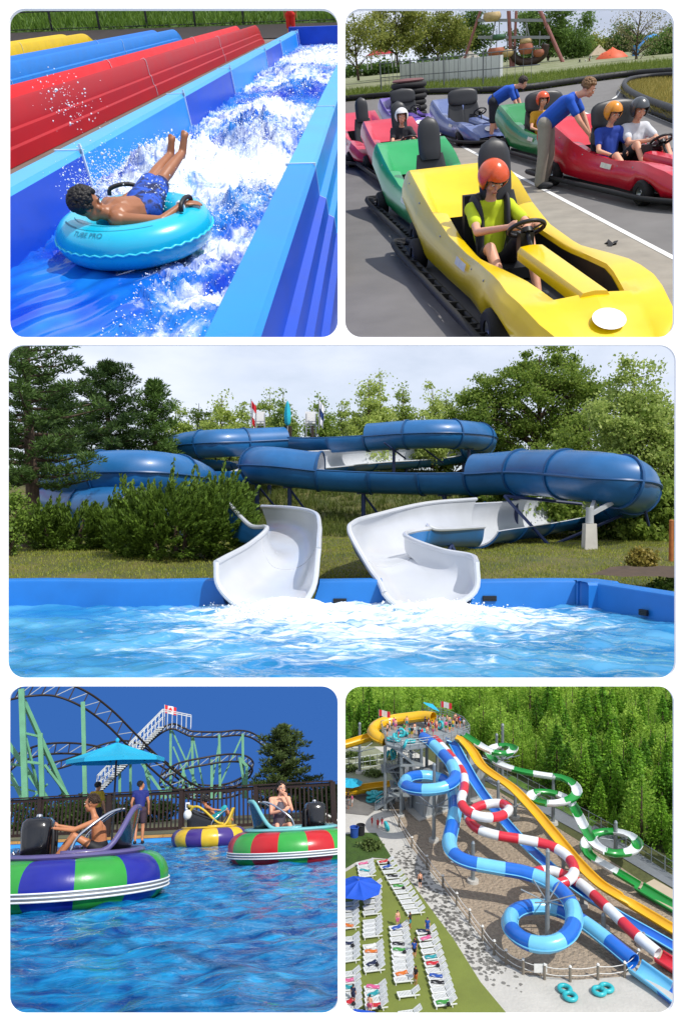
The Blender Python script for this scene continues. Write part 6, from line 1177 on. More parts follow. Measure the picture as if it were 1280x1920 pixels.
ORD = ['first', 'second', 'third', 'fourth', 'fifth', 'sixth', 'seventh', 'eighth', 'ninth', 'tenth', 'eleventh', 'twelfth', 'thirteenth', 'fourteenth', 'fifteenth', 'sixteenth', 'seventeenth', 'eighteenth', 'nineteenth', 'twentieth', 'twenty-first', 'twenty-second', 'twenty-third', 'twenty-fourth', 'twenty-fifth', 'twenty-sixth']
_tops = {}
def little(loc, label, top, bottom, rz=0, group=None, sc=1.0, skin=None, tilt=None):
    if not _tops:
        V = {k: Vector(v) for k, v in STAND.items()}; g = .02
        _tops['top'] = cap_field([(V['pel'] + UPZ * .05, V['chest'], .145, .155), (V['chest'], V['neck'] - UPZ * .08, .135, .1), (V['shL'], V['shR'], .085, .085)] + [(V['sh' + s], V['sh' + s].lerp(V['el' + s], .5), .075, .065) for s in 'LR'], .035, 2)
        _tops['bottom'] = cap_field([(V['hipL'], V['hipR'], .125, .125), (V['pel'], V['pel'] + UPZ * .06, .14, .14)] + [(V['hip' + s], V['hip' + s].lerp(V['kn' + s], .7), .11, .09) for s in 'LR'], .035, 2)
        _tops['hair'] = MB().ell((0, 0, 1.66), (.1, .115, .11), 10, 7).mesh('hair', mat('hair_mixed', '2c2018', .7, var=.3), True)
        for k in ('top', 'bottom'): _tops[k].materials.clear(); _tops[k].materials.append(SKIN)
        b = PEOPLE_MESH(); b.materials.clear(); b.materials.append(SKIN); _tops['body'] = b
    t = thing('person', label, 'person', loc, rz, group, tilt=tilt, sc=sc)
    for nm, me, m in (('body', _tops['body'], skin or SKIN), ('shirt', _tops['top'], top), ('trunks', _tops['bottom'], bottom), ('hair', _tops['hair'], None)):
        if nm == 'shirt' and top is None: continue
        o = link(nm, me, t)
        if m is not None: o.material_slots[0].link = 'OBJECT'; o.material_slots[0].material = m
    return t
CLO = {k: mat('cloth5_' + k, c, .85, var=.1) for k, c in dict(red='b82430', blue='1f4a9a', black='1c1c20', white='d4d4d0', green='3a8a3c', orange='c86a24', pink='c85a86', grey='7c8086', navy='1c2644', yellow='c8a82c', teal='1f8c94').items()}
def tower():
    t = thing('slide_tower', 'galvanised steel slide tower with a railed deck and stairs', 'tower'); zd = 9.6; grate = mat('deck_grating', '8f979a', .6, metal=.3, var=.15, vs=1)
    poly = [P.G(*q, zd) for q in ((714, 1366), (724, 1396), (752, 1404), (785, 1400), (815, 1396), (845, 1388), (880, 1374), (868, 1358), (838, 1345), (806, 1338), (780, 1352), (745, 1358))]; n = len(poly)
    MB().prism([(p.x, p.y) for p in poly], zd - .3, zd).build('deck', grate, t)
    for i in range(n):
        a, b = poly[i], poly[(i + 1) % n]
        for z in (.45, .8, 1.15): MB().cyl(a + UPZ * z, b + UPZ * z, .05, .05, 6).build('rail', GV, t)
        k = max(1, int((b - a).length / 1.2))
        for j in range(k): p = a.lerp(b, j / k); MB().cyl(p, p + UPZ * 1.2, .05, .05, 6).build('rail_post', GV, t)
    for i, (u, v) in enumerate(((722, 1400), (752, 1408), (790, 1404), (820, 1399), (850, 1390), (878, 1378), (800, 1380), (748, 1385), (770, 1398), (835, 1385))):
        p = P.G(u, v - 4, zd); g = Vector((p.x, p.y + .3, 0)); o = MB().cyl(g, g + UPZ * (zd - .3), .24, .24, 10).build('column', GV, t); MB().cyl(g, g + UPZ * .3, .5, .5, 12).build('footing', CONC, o)
    # landings and stair flights down the left front
    LV = [(742, 1405, 9.3), (770, 1428, 7.3), (735, 1440, 5.3), (752, 1470, 3.3), (748, 1484, 2.6), (704, 1514, 0.1)]
    for i, (q0, q1) in enumerate(zip(LV, LV[1:])):
        a, b = P.G(*q0), P.G(*q1); k = max(5, int((a.z - b.z) / .22)); d = (b - a); s = Vector((d.y, -d.x, 0)).normalized() * .9
        for j in range(k): p = a.lerp(b, (j + .5) / k); MB().box(p, (1.7, .5, .07), Matrix.Rotation(math.atan2(s.y, s.x), 3, 'Z')).build('stair_tread', grate, t)
        for sg in (-1, 1):
            MB().beam(a + s * sg, b + s * sg, .1, .3).build('stringer', GV, t); MB().cyl(a + s * sg + UPZ * 1.1, b + s * sg + UPZ * 1.1, .05, .05, 6).build('handrail', GV, t)
            for j in range(5): p = a.lerp(b, j / 4) + s * sg; MB().cyl(p, p + UPZ * 1.1, .04, .04, 6).build('baluster', GV, t)
        if i < 4: MB().box(b - UPZ * .1, (3.2, 3.0, .16)).build('landing', grate, t); MB().cyl(Vector((b.x - 1, b.y + 1, 0)), b + Vector((-1, 1, 0)), .2, .2, 8).build('column', GV, t)
    for k in range(24):
        u = 724 + 6.2 * k + random.uniform(-3, 3); v = 1372 + random.uniform(-8, 16) + (10 if 8 < k < 11 else 0) - max(0, k - 11) * 1.5; c = list(CLO); tc = c[(k * 3) % len(c)]; bc = c[(k * 5 + 2) % len(c)]
        little(P.G(u, v, zd), f'person in {bc} trunks on the tower deck, {ORD[k]} from the left at the front', CLO[tc] if k % 3 else None, CLO[bc], random.uniform(0, 6), 'people queueing on the slide tower')
    for k in range(12):
        u = 790 + 6.5 * k; v = 1358 + random.uniform(-4, 12) + .5 * k; c = list(CLO); tc = c[(k * 7 + 1) % len(c)]; bc = c[(k * 3 + 5) % len(c)]
        little(P.G(u, v, zd), f'person in {bc} trunks near the tower flag, {ORD[k]} from the left at the back', CLO[tc] if k % 2 else None, CLO[bc], random.uniform(0, 6), 'people queueing on the slide tower')
    for k, (u, v) in enumerate(((732, 1388), (738, 1384), (746, 1380), (752, 1374), (757, 1378), (786, 1374), (794, 1373), (762, 1396), (742, 1390), (826, 1360), (770, 1392))):
        swim_ring(P.G(u, v, zd + .05 + .5 * (k % 2)), f'turquoise swim ring on the tower deck, {ORD[k]} of those carried in the queue', 'swim rings on the tower deck', Matrix.Rotation(1.2 if k % 2 else 0, 4, 'X'))
    for k, (u, v, z) in enumerate(((735, 1412, 7.5), (740, 1418, 7), (728, 1416, 7), (742, 1465, 3.6))): swim_ring(P.G(u, v, z), f'turquoise swim ring on the tower stair, {ORD[k]} from the top', 'swim rings on the stair', Matrix.Rotation(1.2, 4, 'X'))
    for u, v, z0, lb, m in ((710, 1362, zd, 'red and white flag at the left corner of the tower', 1), (826, 1345, zd, 'red and white maple leaf flag above the back of the tower', 1)):
        f = thing('flag', lb, 'flag', P.G(u, v, z0)); MB().cyl((0, 0, 0), (0, 0, 2.6), .06, .05, 8).build('pole', GV, f)
        for a, b, mm in ((0, .27, CLO['red']), (.27, .73, CLO['white']), (.73, 1, CLO['red'])): MB().grid(5, 4, lambda s, q: Vector((1.7 * (a + (b - a) * s), .15 * math.sin(6 * (a + (b - a) * s)), 2.55 - .95 * q - .3 * (a + (b - a) * s)))).build('cloth_panel', mm, f, smooth=True)
    parasol5(P.G(797, 1347, zd), 1.5, 2.5, 'tilted turquoise parasol above the back of the tower deck', mat('parasol5_teal', '1d9fbe', .8), Matrix.Rotation(.5, 4, 'Y'))
    c = thing('plant_building', 'grey corrugated plant container under the slide tower', 'building'); A, B, C = P.G(764, 1508), P.G(793, 1536), P.G(908, 1496); D = A + C - B; h = 4.6; wallm = mat('container_grey', '9aa2a8', .5, var=.08, metal=.2)
    for a, b in ((A, B), (B, C), (C, D), (D, A)):
        k = max(3, int((b - a).length / .9))
        for j in range(k):
            p = a.lerp(b, (j + .5) / k); MB().box(p + UPZ * h / 2, ((b - a).length / k - .06, .12, h), Matrix.Rotation(math.atan2((b - a).y, (b - a).x), 3, 'Z')).build('wall_panel', wallm, c)
    MB().slab([p + UPZ * h for p in (A, B, C, D)], (0, 0, .2)).build('roof', wallm, c); ex = lambda p: p + (p - (A + C) / 2).normalized() * 1.2
    MB().slab([ex(p) + UPZ * .1 for p in (A, B, C, D)], (0, 0, .18)).build('plinth', CONC, c)
    MB().box(B.lerp(C, .3) + UPZ * 1.2 + Vector((-.1, -.15, 0)), (1.1, .1, 2.2), Matrix.Rotation(math.atan2((C - B).y, (C - B).x), 3, 'Z')).build('door', mat('door_grey', '7d868c', .5), c)
    for k in range(14): u, v = 695 + 5.6 * (k % 5) + random.uniform(-1, 1), 1502 - 6 * (k // 5) + random.uniform(-1, 1); swim_ring(P.G(u, v, .1 + .42 * (k // 5)), 'turquoise swim ring in the heap beside the tower stair', 'heap of swim rings beside the stair', Matrix.Rotation(.3, 4, 'X'))
def parasol5(p, R, h, lb, m, tilt=None, n=8):
    t = thing('parasol', lb, 'parasol', p, .2, tilt=tilt); MB().cyl((0, 0, 0), (0, 0, h + .2), .06, .05, 8).build('pole', GV, t); top = Vector((0, 0, h)); rim = [Vector((R * math.cos(2 * PI * i / n), R * math.sin(2 * PI * i / n), h - R * .32)) for i in range(n)]
    for i in range(n):
        a, b = rim[i], rim[(i + 1) % n]; MB().grid(6, 6, lambda s, q: top.lerp(a.lerp(b, s), q) - UPZ * (.07 * R * math.sin(q * PI) * math.sin(s * PI))).build('canopy_panel', m, t, smooth=True)
def lounger_proto():
    t = bpy.data.objects.new('sun_lounger', None); COL.objects.link(t); PLOT_OF[t.name] = 5; tag(t, 'x', 'sun lounger', 'white sun loungers on the turf'); w = mat('lounger_white', 'dcdedd', .45, var=.04)
    fr = MB(); fr.box((.0, -.33, .3), (1.95, .07, .09)); fr.box((0, .33, .3), (1.95, .07, .09)); fr.box((-.96, 0, .3), (.07, .6, .09)); fr.build('frame', w, t)
    s = MB()
    for i in range(10): s.box((-.88 + .125 * i, 0, .345), (.085, .6, .03))
    s.build('seat_slats', w, t)['kind'] = 'stuff'
    R = Matrix.Rotation(-.6, 3, 'Y'); b = MB(); o = Vector((.36, 0, .35))
    for i in range(6): b.box(o + R @ Vector((.06 + .12 * i, 0, 0)), (.09, .6, .03), R)
    b.build('back_slats', w, t)['kind'] = 'stuff'
    bf = MB(); [bf.box(o + R @ Vector((.37, y, 0)), (.78, .06, .06), R) for y in (-.31, .31)]; bf.box(o + R @ Vector((.76, 0, 0)), (.07, .66, .06), R); bf.build('backrest_frame', w, t)
    for x in (-.85, .55):
        for y in (-.31, .31): MB().beam((x, y, .28), (x * 1.05, y * 1.02, 0), .08, .06).build('leg', w, t)
    return t
TOW = ['pink', 'teal', 'red', 'blue', 'black', 'green', 'white', 'orange', 'navy']
def terrace():
    proto = lounger_proto(); first = [True]; k_t = [0]
    def put(u, v, lb, rz=.22):
        p = P.G(u, v, .06)
        if first[0]: at(proto, p, rz); proto['label'] = lb; first[0] = False
        else: dup(proto, p, rz, lb)
    rows = [('from the top in the short row by the lawn', (684, 1624), (688, 1645), 4, (0, 2)), ('from the top in the diagonal row beside the path', (722, 1620), (778, 1714), 11, (0, 1, 3, 5)), ('from the top in the column behind the blue parasol', (699, 1664), (697, 1716), 6, ()), ('from the top in the middle second-column block', (698, 1733), (698, 1758), 4, ()),
            ('from the top in the lower second-column block', (699, 1780), (701, 1822), 5, (0, 1, 3)), ('from the top in the lowest second-column block', (703, 1858), (705, 1892), 4, (0, 1, 3)), ('from the top in the third column', (747, 1744), (758, 1842), 10, (0, 3, 4, 5, 8)), ('alone at the foot of the third column', (765, 1869), (765, 1869), 1, ()), ('at the bottom edge of the third column', (768, 1906), (768, 1906), 1, ()),
            ('from the top in the column nearest the path', (798, 1752), (834, 1886), 12, (0, 1, 4, 5, 7, 8, 11)), ('in the top block at the left edge', (655, 1700), (655, 1742), 5, (1, 4)), ('in the middle block at the left edge', (655, 1766), (655, 1804), 5, (1,)), ('in the lowest block at the left edge', (655, 1832), (657, 1898), 6, (1, 2, 4))]
    for nm, a, b, n, tw in rows:
        for i in range(n):
            q = i / max(1, n - 1); u, v = a[0] + (b[0] - a[0]) * q, a[1] + (b[1] - a[1]) * q; pos = f'{ORD[i]} ' if n > 1 else ''
            put(u, v, 'white sun lounger, ' + pos + nm, .2 + random.uniform(-.04, .04))
            if i in tw:
                c = TOW[k_t[0] % len(TOW)]; k_t[0] += 1; m = CLO[c]; t = link('towel', MB().grid(8, 5, lambda s, w: (-.8 + 1.2 * s, -.27 + .54 * w, .385 + .03 * math.sin(s * 9 + w * 5) + .02 * math.cos(w * 8))).mesh('towel', m, True)); at(t, P.G(u, v, .06), .2 + random.uniform(-.5, .5)); tag(t, f'{c} towel on the lounger {pos}{nm}', 'towel', 'towels left on loungers')
                if k_t[0] % 3 == 0:
                    bg = thing('bag', f'dark bag on the lounger {pos}{nm}', 'bag', P.G(u + 6, v, .44)); MB().ell((0, 0, .14), (.2, .15, .15), 10, 7).build('body', CLO['black'], bg, smooth=True); MB().tube([Vector((.12 * math.cos(a_), 0, .24 + .1 * math.sin(a_))) for a_ in np.linspace(0, PI, 8)], .02, 5).build('handle', CLO['black'], bg)
    parasol5(P.G(672, 1700, .06), 2.55, 2.9, 'large royal blue parasol over the loungers at the left edge', mat('parasol5_blue', '1550c0', .75, var=.08)); parasol5(P.G(676, 1972, .06), 2.2, 2.7, 'royal blue parasol just showing at the bottom left edge', MATS['parasol5_blue']); parasol5(P.G(655, 1495, .06), 2.0, 2.8, 'turquoise parasol at the left edge of the plaza', MATS['parasol5_teal'])
    walk = [(787, 1663, 'walker with a bare back on the concrete path', None, 'black'), (768, 1741, 'person in dark clothes at the top of the third column', 'black', 'teal'), (745, 1738, 'person sitting up at the head of the third column', None, 'pink'), (778, 1790, 'person in black with a blue bag between the columns', 'black', 'blue'), (776, 1796, 'person in a blue top bending beside the third column', 'blue', 'black'), (779, 1846, 'person in dark clothes walking below the third column', 'black', 'orange'), (693, 1902, 'sunbather at the bottom left corner', None, 'pink'), (662, 1882, 'person in navy sitting at the left edge', 'navy', 'navy'),
            (697, 1549, 'child in red on the plaza, leftmost of the three', 'red', 'red'), (708, 1553, 'child in red on the plaza, middle of the three', 'red', 'red'), (716, 1551, 'child in red carrying a turquoise ring on the plaza', 'red', 'pink'), (652, 1505, 'person in black under the turquoise parasol', 'black', 'black'), (660, 1512, 'person in pink right of the turquoise parasol', 'pink', 'white'), (653, 1517, 'person in brown shade at the left plaza edge', 'grey', 'grey'), (801, 1752, 'sunbather in blue at the top of the column nearest the path', 'blue', 'blue')]
    for k, (u, v, lb, a, b) in enumerate(walk): little(P.G(u, v, .06), lb, CLO[a] if a else None, CLO[b], random.uniform(0, 6), 'visitors on the terrace', 1.0 if 'child' not in lb else .75, SKIN2 if k % 2 else SKIN)
    swim_ring(P.G(722, 1550, .6), 'turquoise swim ring carried across the plaza by a child', None, Matrix.Rotation(1.3, 4, 'X'))
    for k, (u, v) in enumerate(((1058, 1858), (1068, 1872), (1122, 1862), (1136, 1856))): swim_ring(P.G(u, v, .06), f'turquoise swim ring lying on the pavement below the rope fence, {ORD[k]} from the left', 'swim rings on the pavement')
    for k, (u, v, m, lb) in enumerate(((664, 1569, CLO['blue'], 'blue round litter bin at the lawn corner'), (676, 1565, CLO['black'], 'black round litter bin at the lawn corner'))):
        b = thing('litter_bin', lb, 'bin', P.G(u, v, .06)); MB().lathe([(.01, 0), (.5, 0), (.55, 1.2), (.6, 1.25), (.5, 1.3), (.48, 1.0), (.01, .95)], 18).build('drum', m, b, smooth=40); MB().tube([Vector((.56 * math.cos(a), .56 * math.sin(a), 1.28)) for a in np.linspace(0, 2 * PI, 19)[:-1]], .05, 6, closed=True).build('rim', m, b)
terrace_done = None
def ropefence():
    ln = [(728, 1512), (748, 1550), (772, 1590), (800, 1626), (830, 1664), (856, 1698), (880, 1730), (904, 1762), (926, 1790), (948, 1808), (980, 1826), (1020, 1836), (1068, 1840), (1120, 1836), (1170, 1832), (1196, 1808)]
    t = thing('rope_fence', 'low post and rail fence round the gravel bed', 'fence'); pts = [P.G(u, v, .06) for u, v in ln]; wd = mat('post_weathered', '7c7468', .85, var=.2)
    for p in pts: o = MB().cyl(p, p + UPZ * 1.35, .14, .12, 8).build('post', wd, t); MB().cyl(p + UPZ * 1.35, p + UPZ * 1.48, .16, .1, 8).build('cap', CLO['white'], o)
    for a, b in zip(pts, pts[1:]):
        for z in (.55, 1.2): MB().tube([a.lerp(b, q) + UPZ * (z - .12 * math.sin(q * PI)) for q in np.linspace(0, 1, 6)], .035, 5).build('rope', CLO['white'], t)
    s = thing('notice_sign', 'small white notice on the rope fence above the swim rings', 'sign', P.G(1012, 1834, .06)); MB().box((0, -.1, 1.0), (1.2, .06, .8)).build('panel', CLO['white'], s); MB().cyl((0, 0, 0), (0, 0, 1.0), .05, .05, 6).build('post', wd, s)
    t = thing('wire_fence', 'grey wire fence between the gravel bed and the forest', 'fence'); L = [P.G(u, v) for u, v in ((905, 1438), (950, 1462), (1010, 1495), (1080, 1535), (1150, 1575), (1220, 1620), (1300, 1672))]
    for a, b in zip(L, L[1:]):
        for z in (.1, 1.0, 1.9): MB().cyl(a + UPZ * z, b + UPZ * z, .035, .035, 5).build('wire', GV, t)
        for j in range(3): p = a.lerp(b, j / 3); MB().cyl(p, p + UPZ * 2, .06, .06, 6).build('post', GV, t)
    t = thing('wire_fence', 'grey wire fence behind the yellow trough at the left', 'fence'); L = [P.G(u, v) for u, v in ((600, 1450), (680, 1440), (760, 1428))]
    for a, b in zip(L, L[1:]):
        for z in (.1, 1.0, 1.9): MB().cyl(a + UPZ * z, b + UPZ * z, .035, .035, 5).build('wire', GV, t)
        for j in range(6): p = a.lerp(b, j / 6); MB().cyl(p, p + UPZ * 2, .06, .06, 6).build('post', GV, t)
def conifer_mesh(H, R, n, m, seed, broad=False):
    global RNG
    RNG = np.random.default_rng(seed); C = []; A = []
    lv = 15
    for i in range(lv):
        q = i / (lv - 1); z = H * (.12 + .86 * q); r = R * (1 - q) ** (.8 if not broad else .45) + .12
        k = int(n / lv * (1.4 - q)); a = RNG.uniform(0, 2 * PI, k); nb = RNG.integers(0, 9, k) * 2 * PI / 9 + i * .7 + RNG.normal(0, .16, k); rr = r * RNG.uniform(.15, 1, k) ** .7
        C.append(np.stack([rr * np.cos(nb), rr * np.sin(nb), z - rr * (.28 if not broad else -.1) + RNG.normal(0, .12 if not broad else .4, k)], 1)); A.append(np.stack([np.cos(nb), np.sin(nb), np.full(k, -.15 if not broad else .5)], 1))
    C = np.concatenate(C); A = np.concatenate(A); return leaves(C, .26, 0, m, 'crown', jit=.5, elong=2.0 if not broad else 1.3, axis=A)
def forest():
    ms = [leafmat('spruce_dark', '2a5212', '7ab436', .42), leafmat('spruce_mid', '3a7018', '9ccc42', .45), leafmat('larch_light', '5a8e26', 'bcdc5c', .5)]
    meshes = [conifer_mesh(8.6, 2.3, 1500, ms[0], 1), conifer_mesh(7.6, 2.3, 1400, ms[1], 2), conifer_mesh(7.6, 2.9, 1600, ms[2], 3, True), conifer_mesh(9.6, 1.9, 1500, ms[1], 4)]; labels = ['dark green spruce in the dense forest behind the slides', 'mid green spruce in the dense forest behind the slides', 'light green broad-leaved tree in the forest behind the slides', 'tall slim green spruce in the forest behind the slides']
    trunk = MB().tube([Vector((0, 0, z)) for z in (0, 3, 8.2)], [.2, .15, .03], 7).mesh('trunk', BARK, True); rg = random.Random(11); spots = []
    e = [P.G(u, v) for u, v in ((560, 1398), (700, 1392), (800, 1398), (880, 1405), (915, 1432), (980, 1464), (1060, 1505), (1120, 1545), (1200, 1592), (1300, 1660))]; ex = [p.x for p in e]; ey = [p.y for p in e]
    y = 62.
    while y < 190:
        x = -6.
        while x < 100:
            xx, yy = x + rg.uniform(-1.7, 1.7), y + rg.uniform(-1.7, 1.7); x += 1.9 + (y - 60) * .007
            if yy < float(np.interp(xx, ex, ey)) + 1.0: continue
            u, v = P.px((xx, yy, 9)); u0, v0 = P.px((xx, yy, 0))
            if u < 630 or u > 1290 or v0 < 1268: continue
            spots.append((yy, xx))
        y += 1.9 + (y - 60) * .007
    spots.sort(); rest = []
    for i, (yy, xx) in enumerate(spots):
        k = rg.choices((0, 1, 2, 3), (2, 3, 7, 2) if yy > 105 else (4, 4, 4, 2))[0]; s = rg.choice((.42, .55, .7, .8, .95)) * rg.uniform(.85, 1.2) * (1 if yy < 140 else 1.1); rz = rg.uniform(0, 6)
        if i < 300:
            t = thing(('spruce_tree', 'spruce_tree', 'broadleaf_tree', 'spruce_tree')[k], labels[k], 'tree', (xx, yy, 0), rz, 'forest trees: ' + labels[k].split(' in ')[0], sc=s); link('trunk', trunk, t); link('crown', meshes[k], t)
        else: rest.append((k, xx, yy, s, rz))
    print('forest', len(spots))
    if rest:
        Vs, n0, Qs = [], 0, []
        for k, xx, yy, s, rz in rest:
            me = meshes[k]; v = np.empty(len(me.vertices) * 3, np.float32); me.vertices.foreach_get('co', v); v = v.reshape(-1, 3) * s; c, sn = math.cos(rz), math.sin(rz); v = np.stack([v[:, 0] * c - v[:, 1] * sn + xx, v[:, 0] * sn + v[:, 1] * c + yy, v[:, 2]], 1); q = v.reshape(-1, 4, 3)[rg.randrange(3)::3]; cq = q.mean(1, keepdims=True); q = cq + (q - cq) * 1.45
            Vs.append(q.reshape(-1, 3)); Qs.append(np.arange(len(q) * 4).reshape(-1, 4) + n0); n0 += len(q) * 4
        V = np.concatenate(Vs); Q = np.concatenate(Qs); o = link('far_forest', npmesh('far_forest', V, Q, ms[2])); tag(o, 'far rows of the forest merging into one green mass', 'forest', kind='stuff')
    lm = leafmat('scrub5_leaf', '3a4f20', '76884a', .3)
    for k, (u, v) in enumerate(((660, 1420), (690, 1432), (730, 1422), (700, 1455), (655, 1445), (695, 1590))): bush(P.G(u, v), f'low green shrub left of the slide tower, {ORD[k]} of the scrub clumps', [((0, 0, .4), (1.5, 1.2, .5))], 700, .22, lm, 'scrub left of the tower', cr=.4)
tower(); terrace(); ropefence(); forest()
# ================================================================== PLOT 1: racing lanes and a rider on a swim tube in white water
use(1)
XL, XR, ZT = -3.55, -.93, .60
def ground1():
    o = MB().grid(20, 12, lambda s, q: (-60 + 56.1 * s, 2.5 + 62 * q, -.03)).build('ground', mat('lane_paving', '6f625a', .9, var=.18, vs=1.5, bump=.4, bs=20), fix=False); o['kind'] = 'structure'
    o = MB().add([(-.5, 2, -.42), (4, 2, -.42), (4, 60, -.42), (-.5, 60, -.42)], [(0, 1, 2, 3)]).build('ground', MATS['lane_paving'], fix=False); o['kind'] = 'structure'
    o = MB().add([(-4.2, 42.1, -.035), (4, 42.1, -.035), (4, 64, -.035), (-4.2, 64, -.035)], [(0, 1, 2, 3)]).build('ground', MATS['lane_paving'], fix=False); o['kind'] = 'structure'
    y0 = 47.5; o = MB().grid(30, 8, lambda s, q: (-80 + 110 * s, y0 + 2 + 5 * q, .02 + .5 * q * q)).build('mulch_bank', mat('mulch', '2a2320', .95, var=.3, vs=2, bump=.8, bs=8), smooth=True, fix=False); o['kind'] = 'structure'
    o = MB().grid(30, 8, lambda s, q: (-80 + 110 * s, y0 + 7 + 60 * q, .52 + 10 * q)).build('grass_bank', mat('bank_grass', '3f5a1c', .95, var=.25, vs=.6, bump=.6, bs=5), smooth=True, fix=False); o['kind'] = 'structure'
    n = 40000; x = RNG.uniform(-40, 12, n); q = RNG.uniform(0, .35, n); o = link('grass', blades(np.stack([x, y0 + 7 + 60 * q, .52 + 10 * q], 1), .45, .1, leafmat('grass_bank1', '35581a', '7a9a3c', .3), 'grass')); tag(o, 'green grass bank above the far ends of the lanes', 'grass', kind='stuff')
    t = thing('mesh_fence', 'thin dark fence along the foot of the grass bank', 'fence'); dk = mat('fence_dark1', '1c2024', .6)
    for i in range(18): p = Vector((-38 + 3.0 * i, y0 + 7.2, .55)); MB().cyl(p, p + UPZ * 2.2, .07, .07, 6).build('post', dk, t)
    for z in (.1, 1.0, 2.1): MB().cyl((-40, y0 + 7.2, .55 + z), (14, y0 + 7.2, .55 + z), .03, .03, 5).build('wire', dk, t)
ground1()
B1 = mat('lane_blue_dark', '0844bc', .4, var=.1, vs=1.5, coat=.08, spec=.3); B2 = mat('lane_blue_light', '1686da', .4, var=.08, vs=1.5, coat=.08, spec=.3); B3 = mat('lane_blue_pale', '48a6e6', .4, var=.06, vs=1.5, coat=.08, spec=.3); JW = mat('lane_joint', 'c4d8e8', .5)
def channel():
    t = thing('lazy_channel', 'open blue water channel with pale blue rims carrying the tube rider', 'water channel')
    cuts = [2.6] + [P.G(u, v, ZT).y for u, v in ((150, 282), (346, 176), (432, 128), (500, 92), (530, 76), (556, 60))] + [41.5]; cuts = sorted(c for c in cuts if c < 42); T_ = .30
    for i, (a, b) in enumerate(zip(cuts, cuts[1:])):
        inner = B1 if i % 2 == 0 else B2; rim = B3
        loop = lambda y: [Vector((XL + .10, y, -.25)), Vector((XL, y, ZT - .06)), Vector((XL - .03, y, ZT)), Vector((XL - T_, y, ZT)), Vector((XL - T_ - .03, y, ZT - .06)), Vector((XL - T_ - .1, y, -.25))]
        mb = MB(); L0, L1 = loop(a + .01), loop(b - .01); mb.loft([L0[:2], L1[:2]], False, False); mb.build('wall_panel', inner, t, smooth=False, fix=False)
        mb = MB(); mb.loft([L0[1:5], L1[1:5]], False, False); mb.build('rim_panel', rim, t, smooth=30, fix=False); mb = MB(); mb.loft([L0[4:], L1[4:]], False, False); mb.build('outer_panel', B2, t, fix=False)
        MB().box((XL - T_ / 2, b, ZT - .01), (T_ + .05, .03, .05)).build('joint', JW, t); MB().box((XL + .05, b, ZT * .5 - .1), (.03, .03, .95), Matrix.Rotation(-.12, 3, 'Y')).build('joint', JW, t)
    cr = [2.6, P.G(540, 308, ZT).y, P.G(597, 200, ZT).y, 20.5, 27, 34, 41.5]
    for i, (a, b) in enumerate(zip(cr, cr[1:])):
        top = B2 if i == 0 else B3; side = B1 if i == 0 else B2; w = .28
        prof = [(XR, -.2), (XR, ZT - .03), (XR + .02, ZT), (XR + w, ZT), (XR + w + .03, ZT - .04)]; out = [(XR + w + .03, ZT - .04), (XR + w + .06, .28), (XR + w + .13, .25), (XR + w + .15, .08), (XR + w + .21, .05), (XR + w + .23, -.12), (XR + w + .29, -.15), (XR + w + .32, -.45)]
        ring = lambda pr, y: [Vector((x, y, z)) for x, z in pr]; g = .008
        MB().loft([ring(prof[:2], a + g), ring(prof[:2], b - g)], False, False).build('wall_panel', side, t, fix=False); MB().loft([ring(prof[1:], a + g), ring(prof[1:], b - g)], False, False).build('rim_panel', top, t, smooth=30, fix=False); MB().loft([ring(out, a + g), ring(out, b - g)], False, False).build('outer_panel', side, t, smooth=25, fix=False)
        MB().box((XR + w / 2 + .01, b, ZT - .004), (w + .04, .02, .03)).build('joint', JW, t)
    MB().box(((XL + XR) / 2, 42.0, .25), (XR - XL + .9, .5, 1.0)).build('end_wall', B1, t)
    MB().add([(XL + .1, 2.4, -.12), (XR, 2.4, -.12), (XR, 42, -.12), (XL + .1, 42, -.12)], [(0, 1, 2, 3)]).build('floor', B1, t, fix=False)
channel()
TC = P.G(254, 428, .25); TR = .54
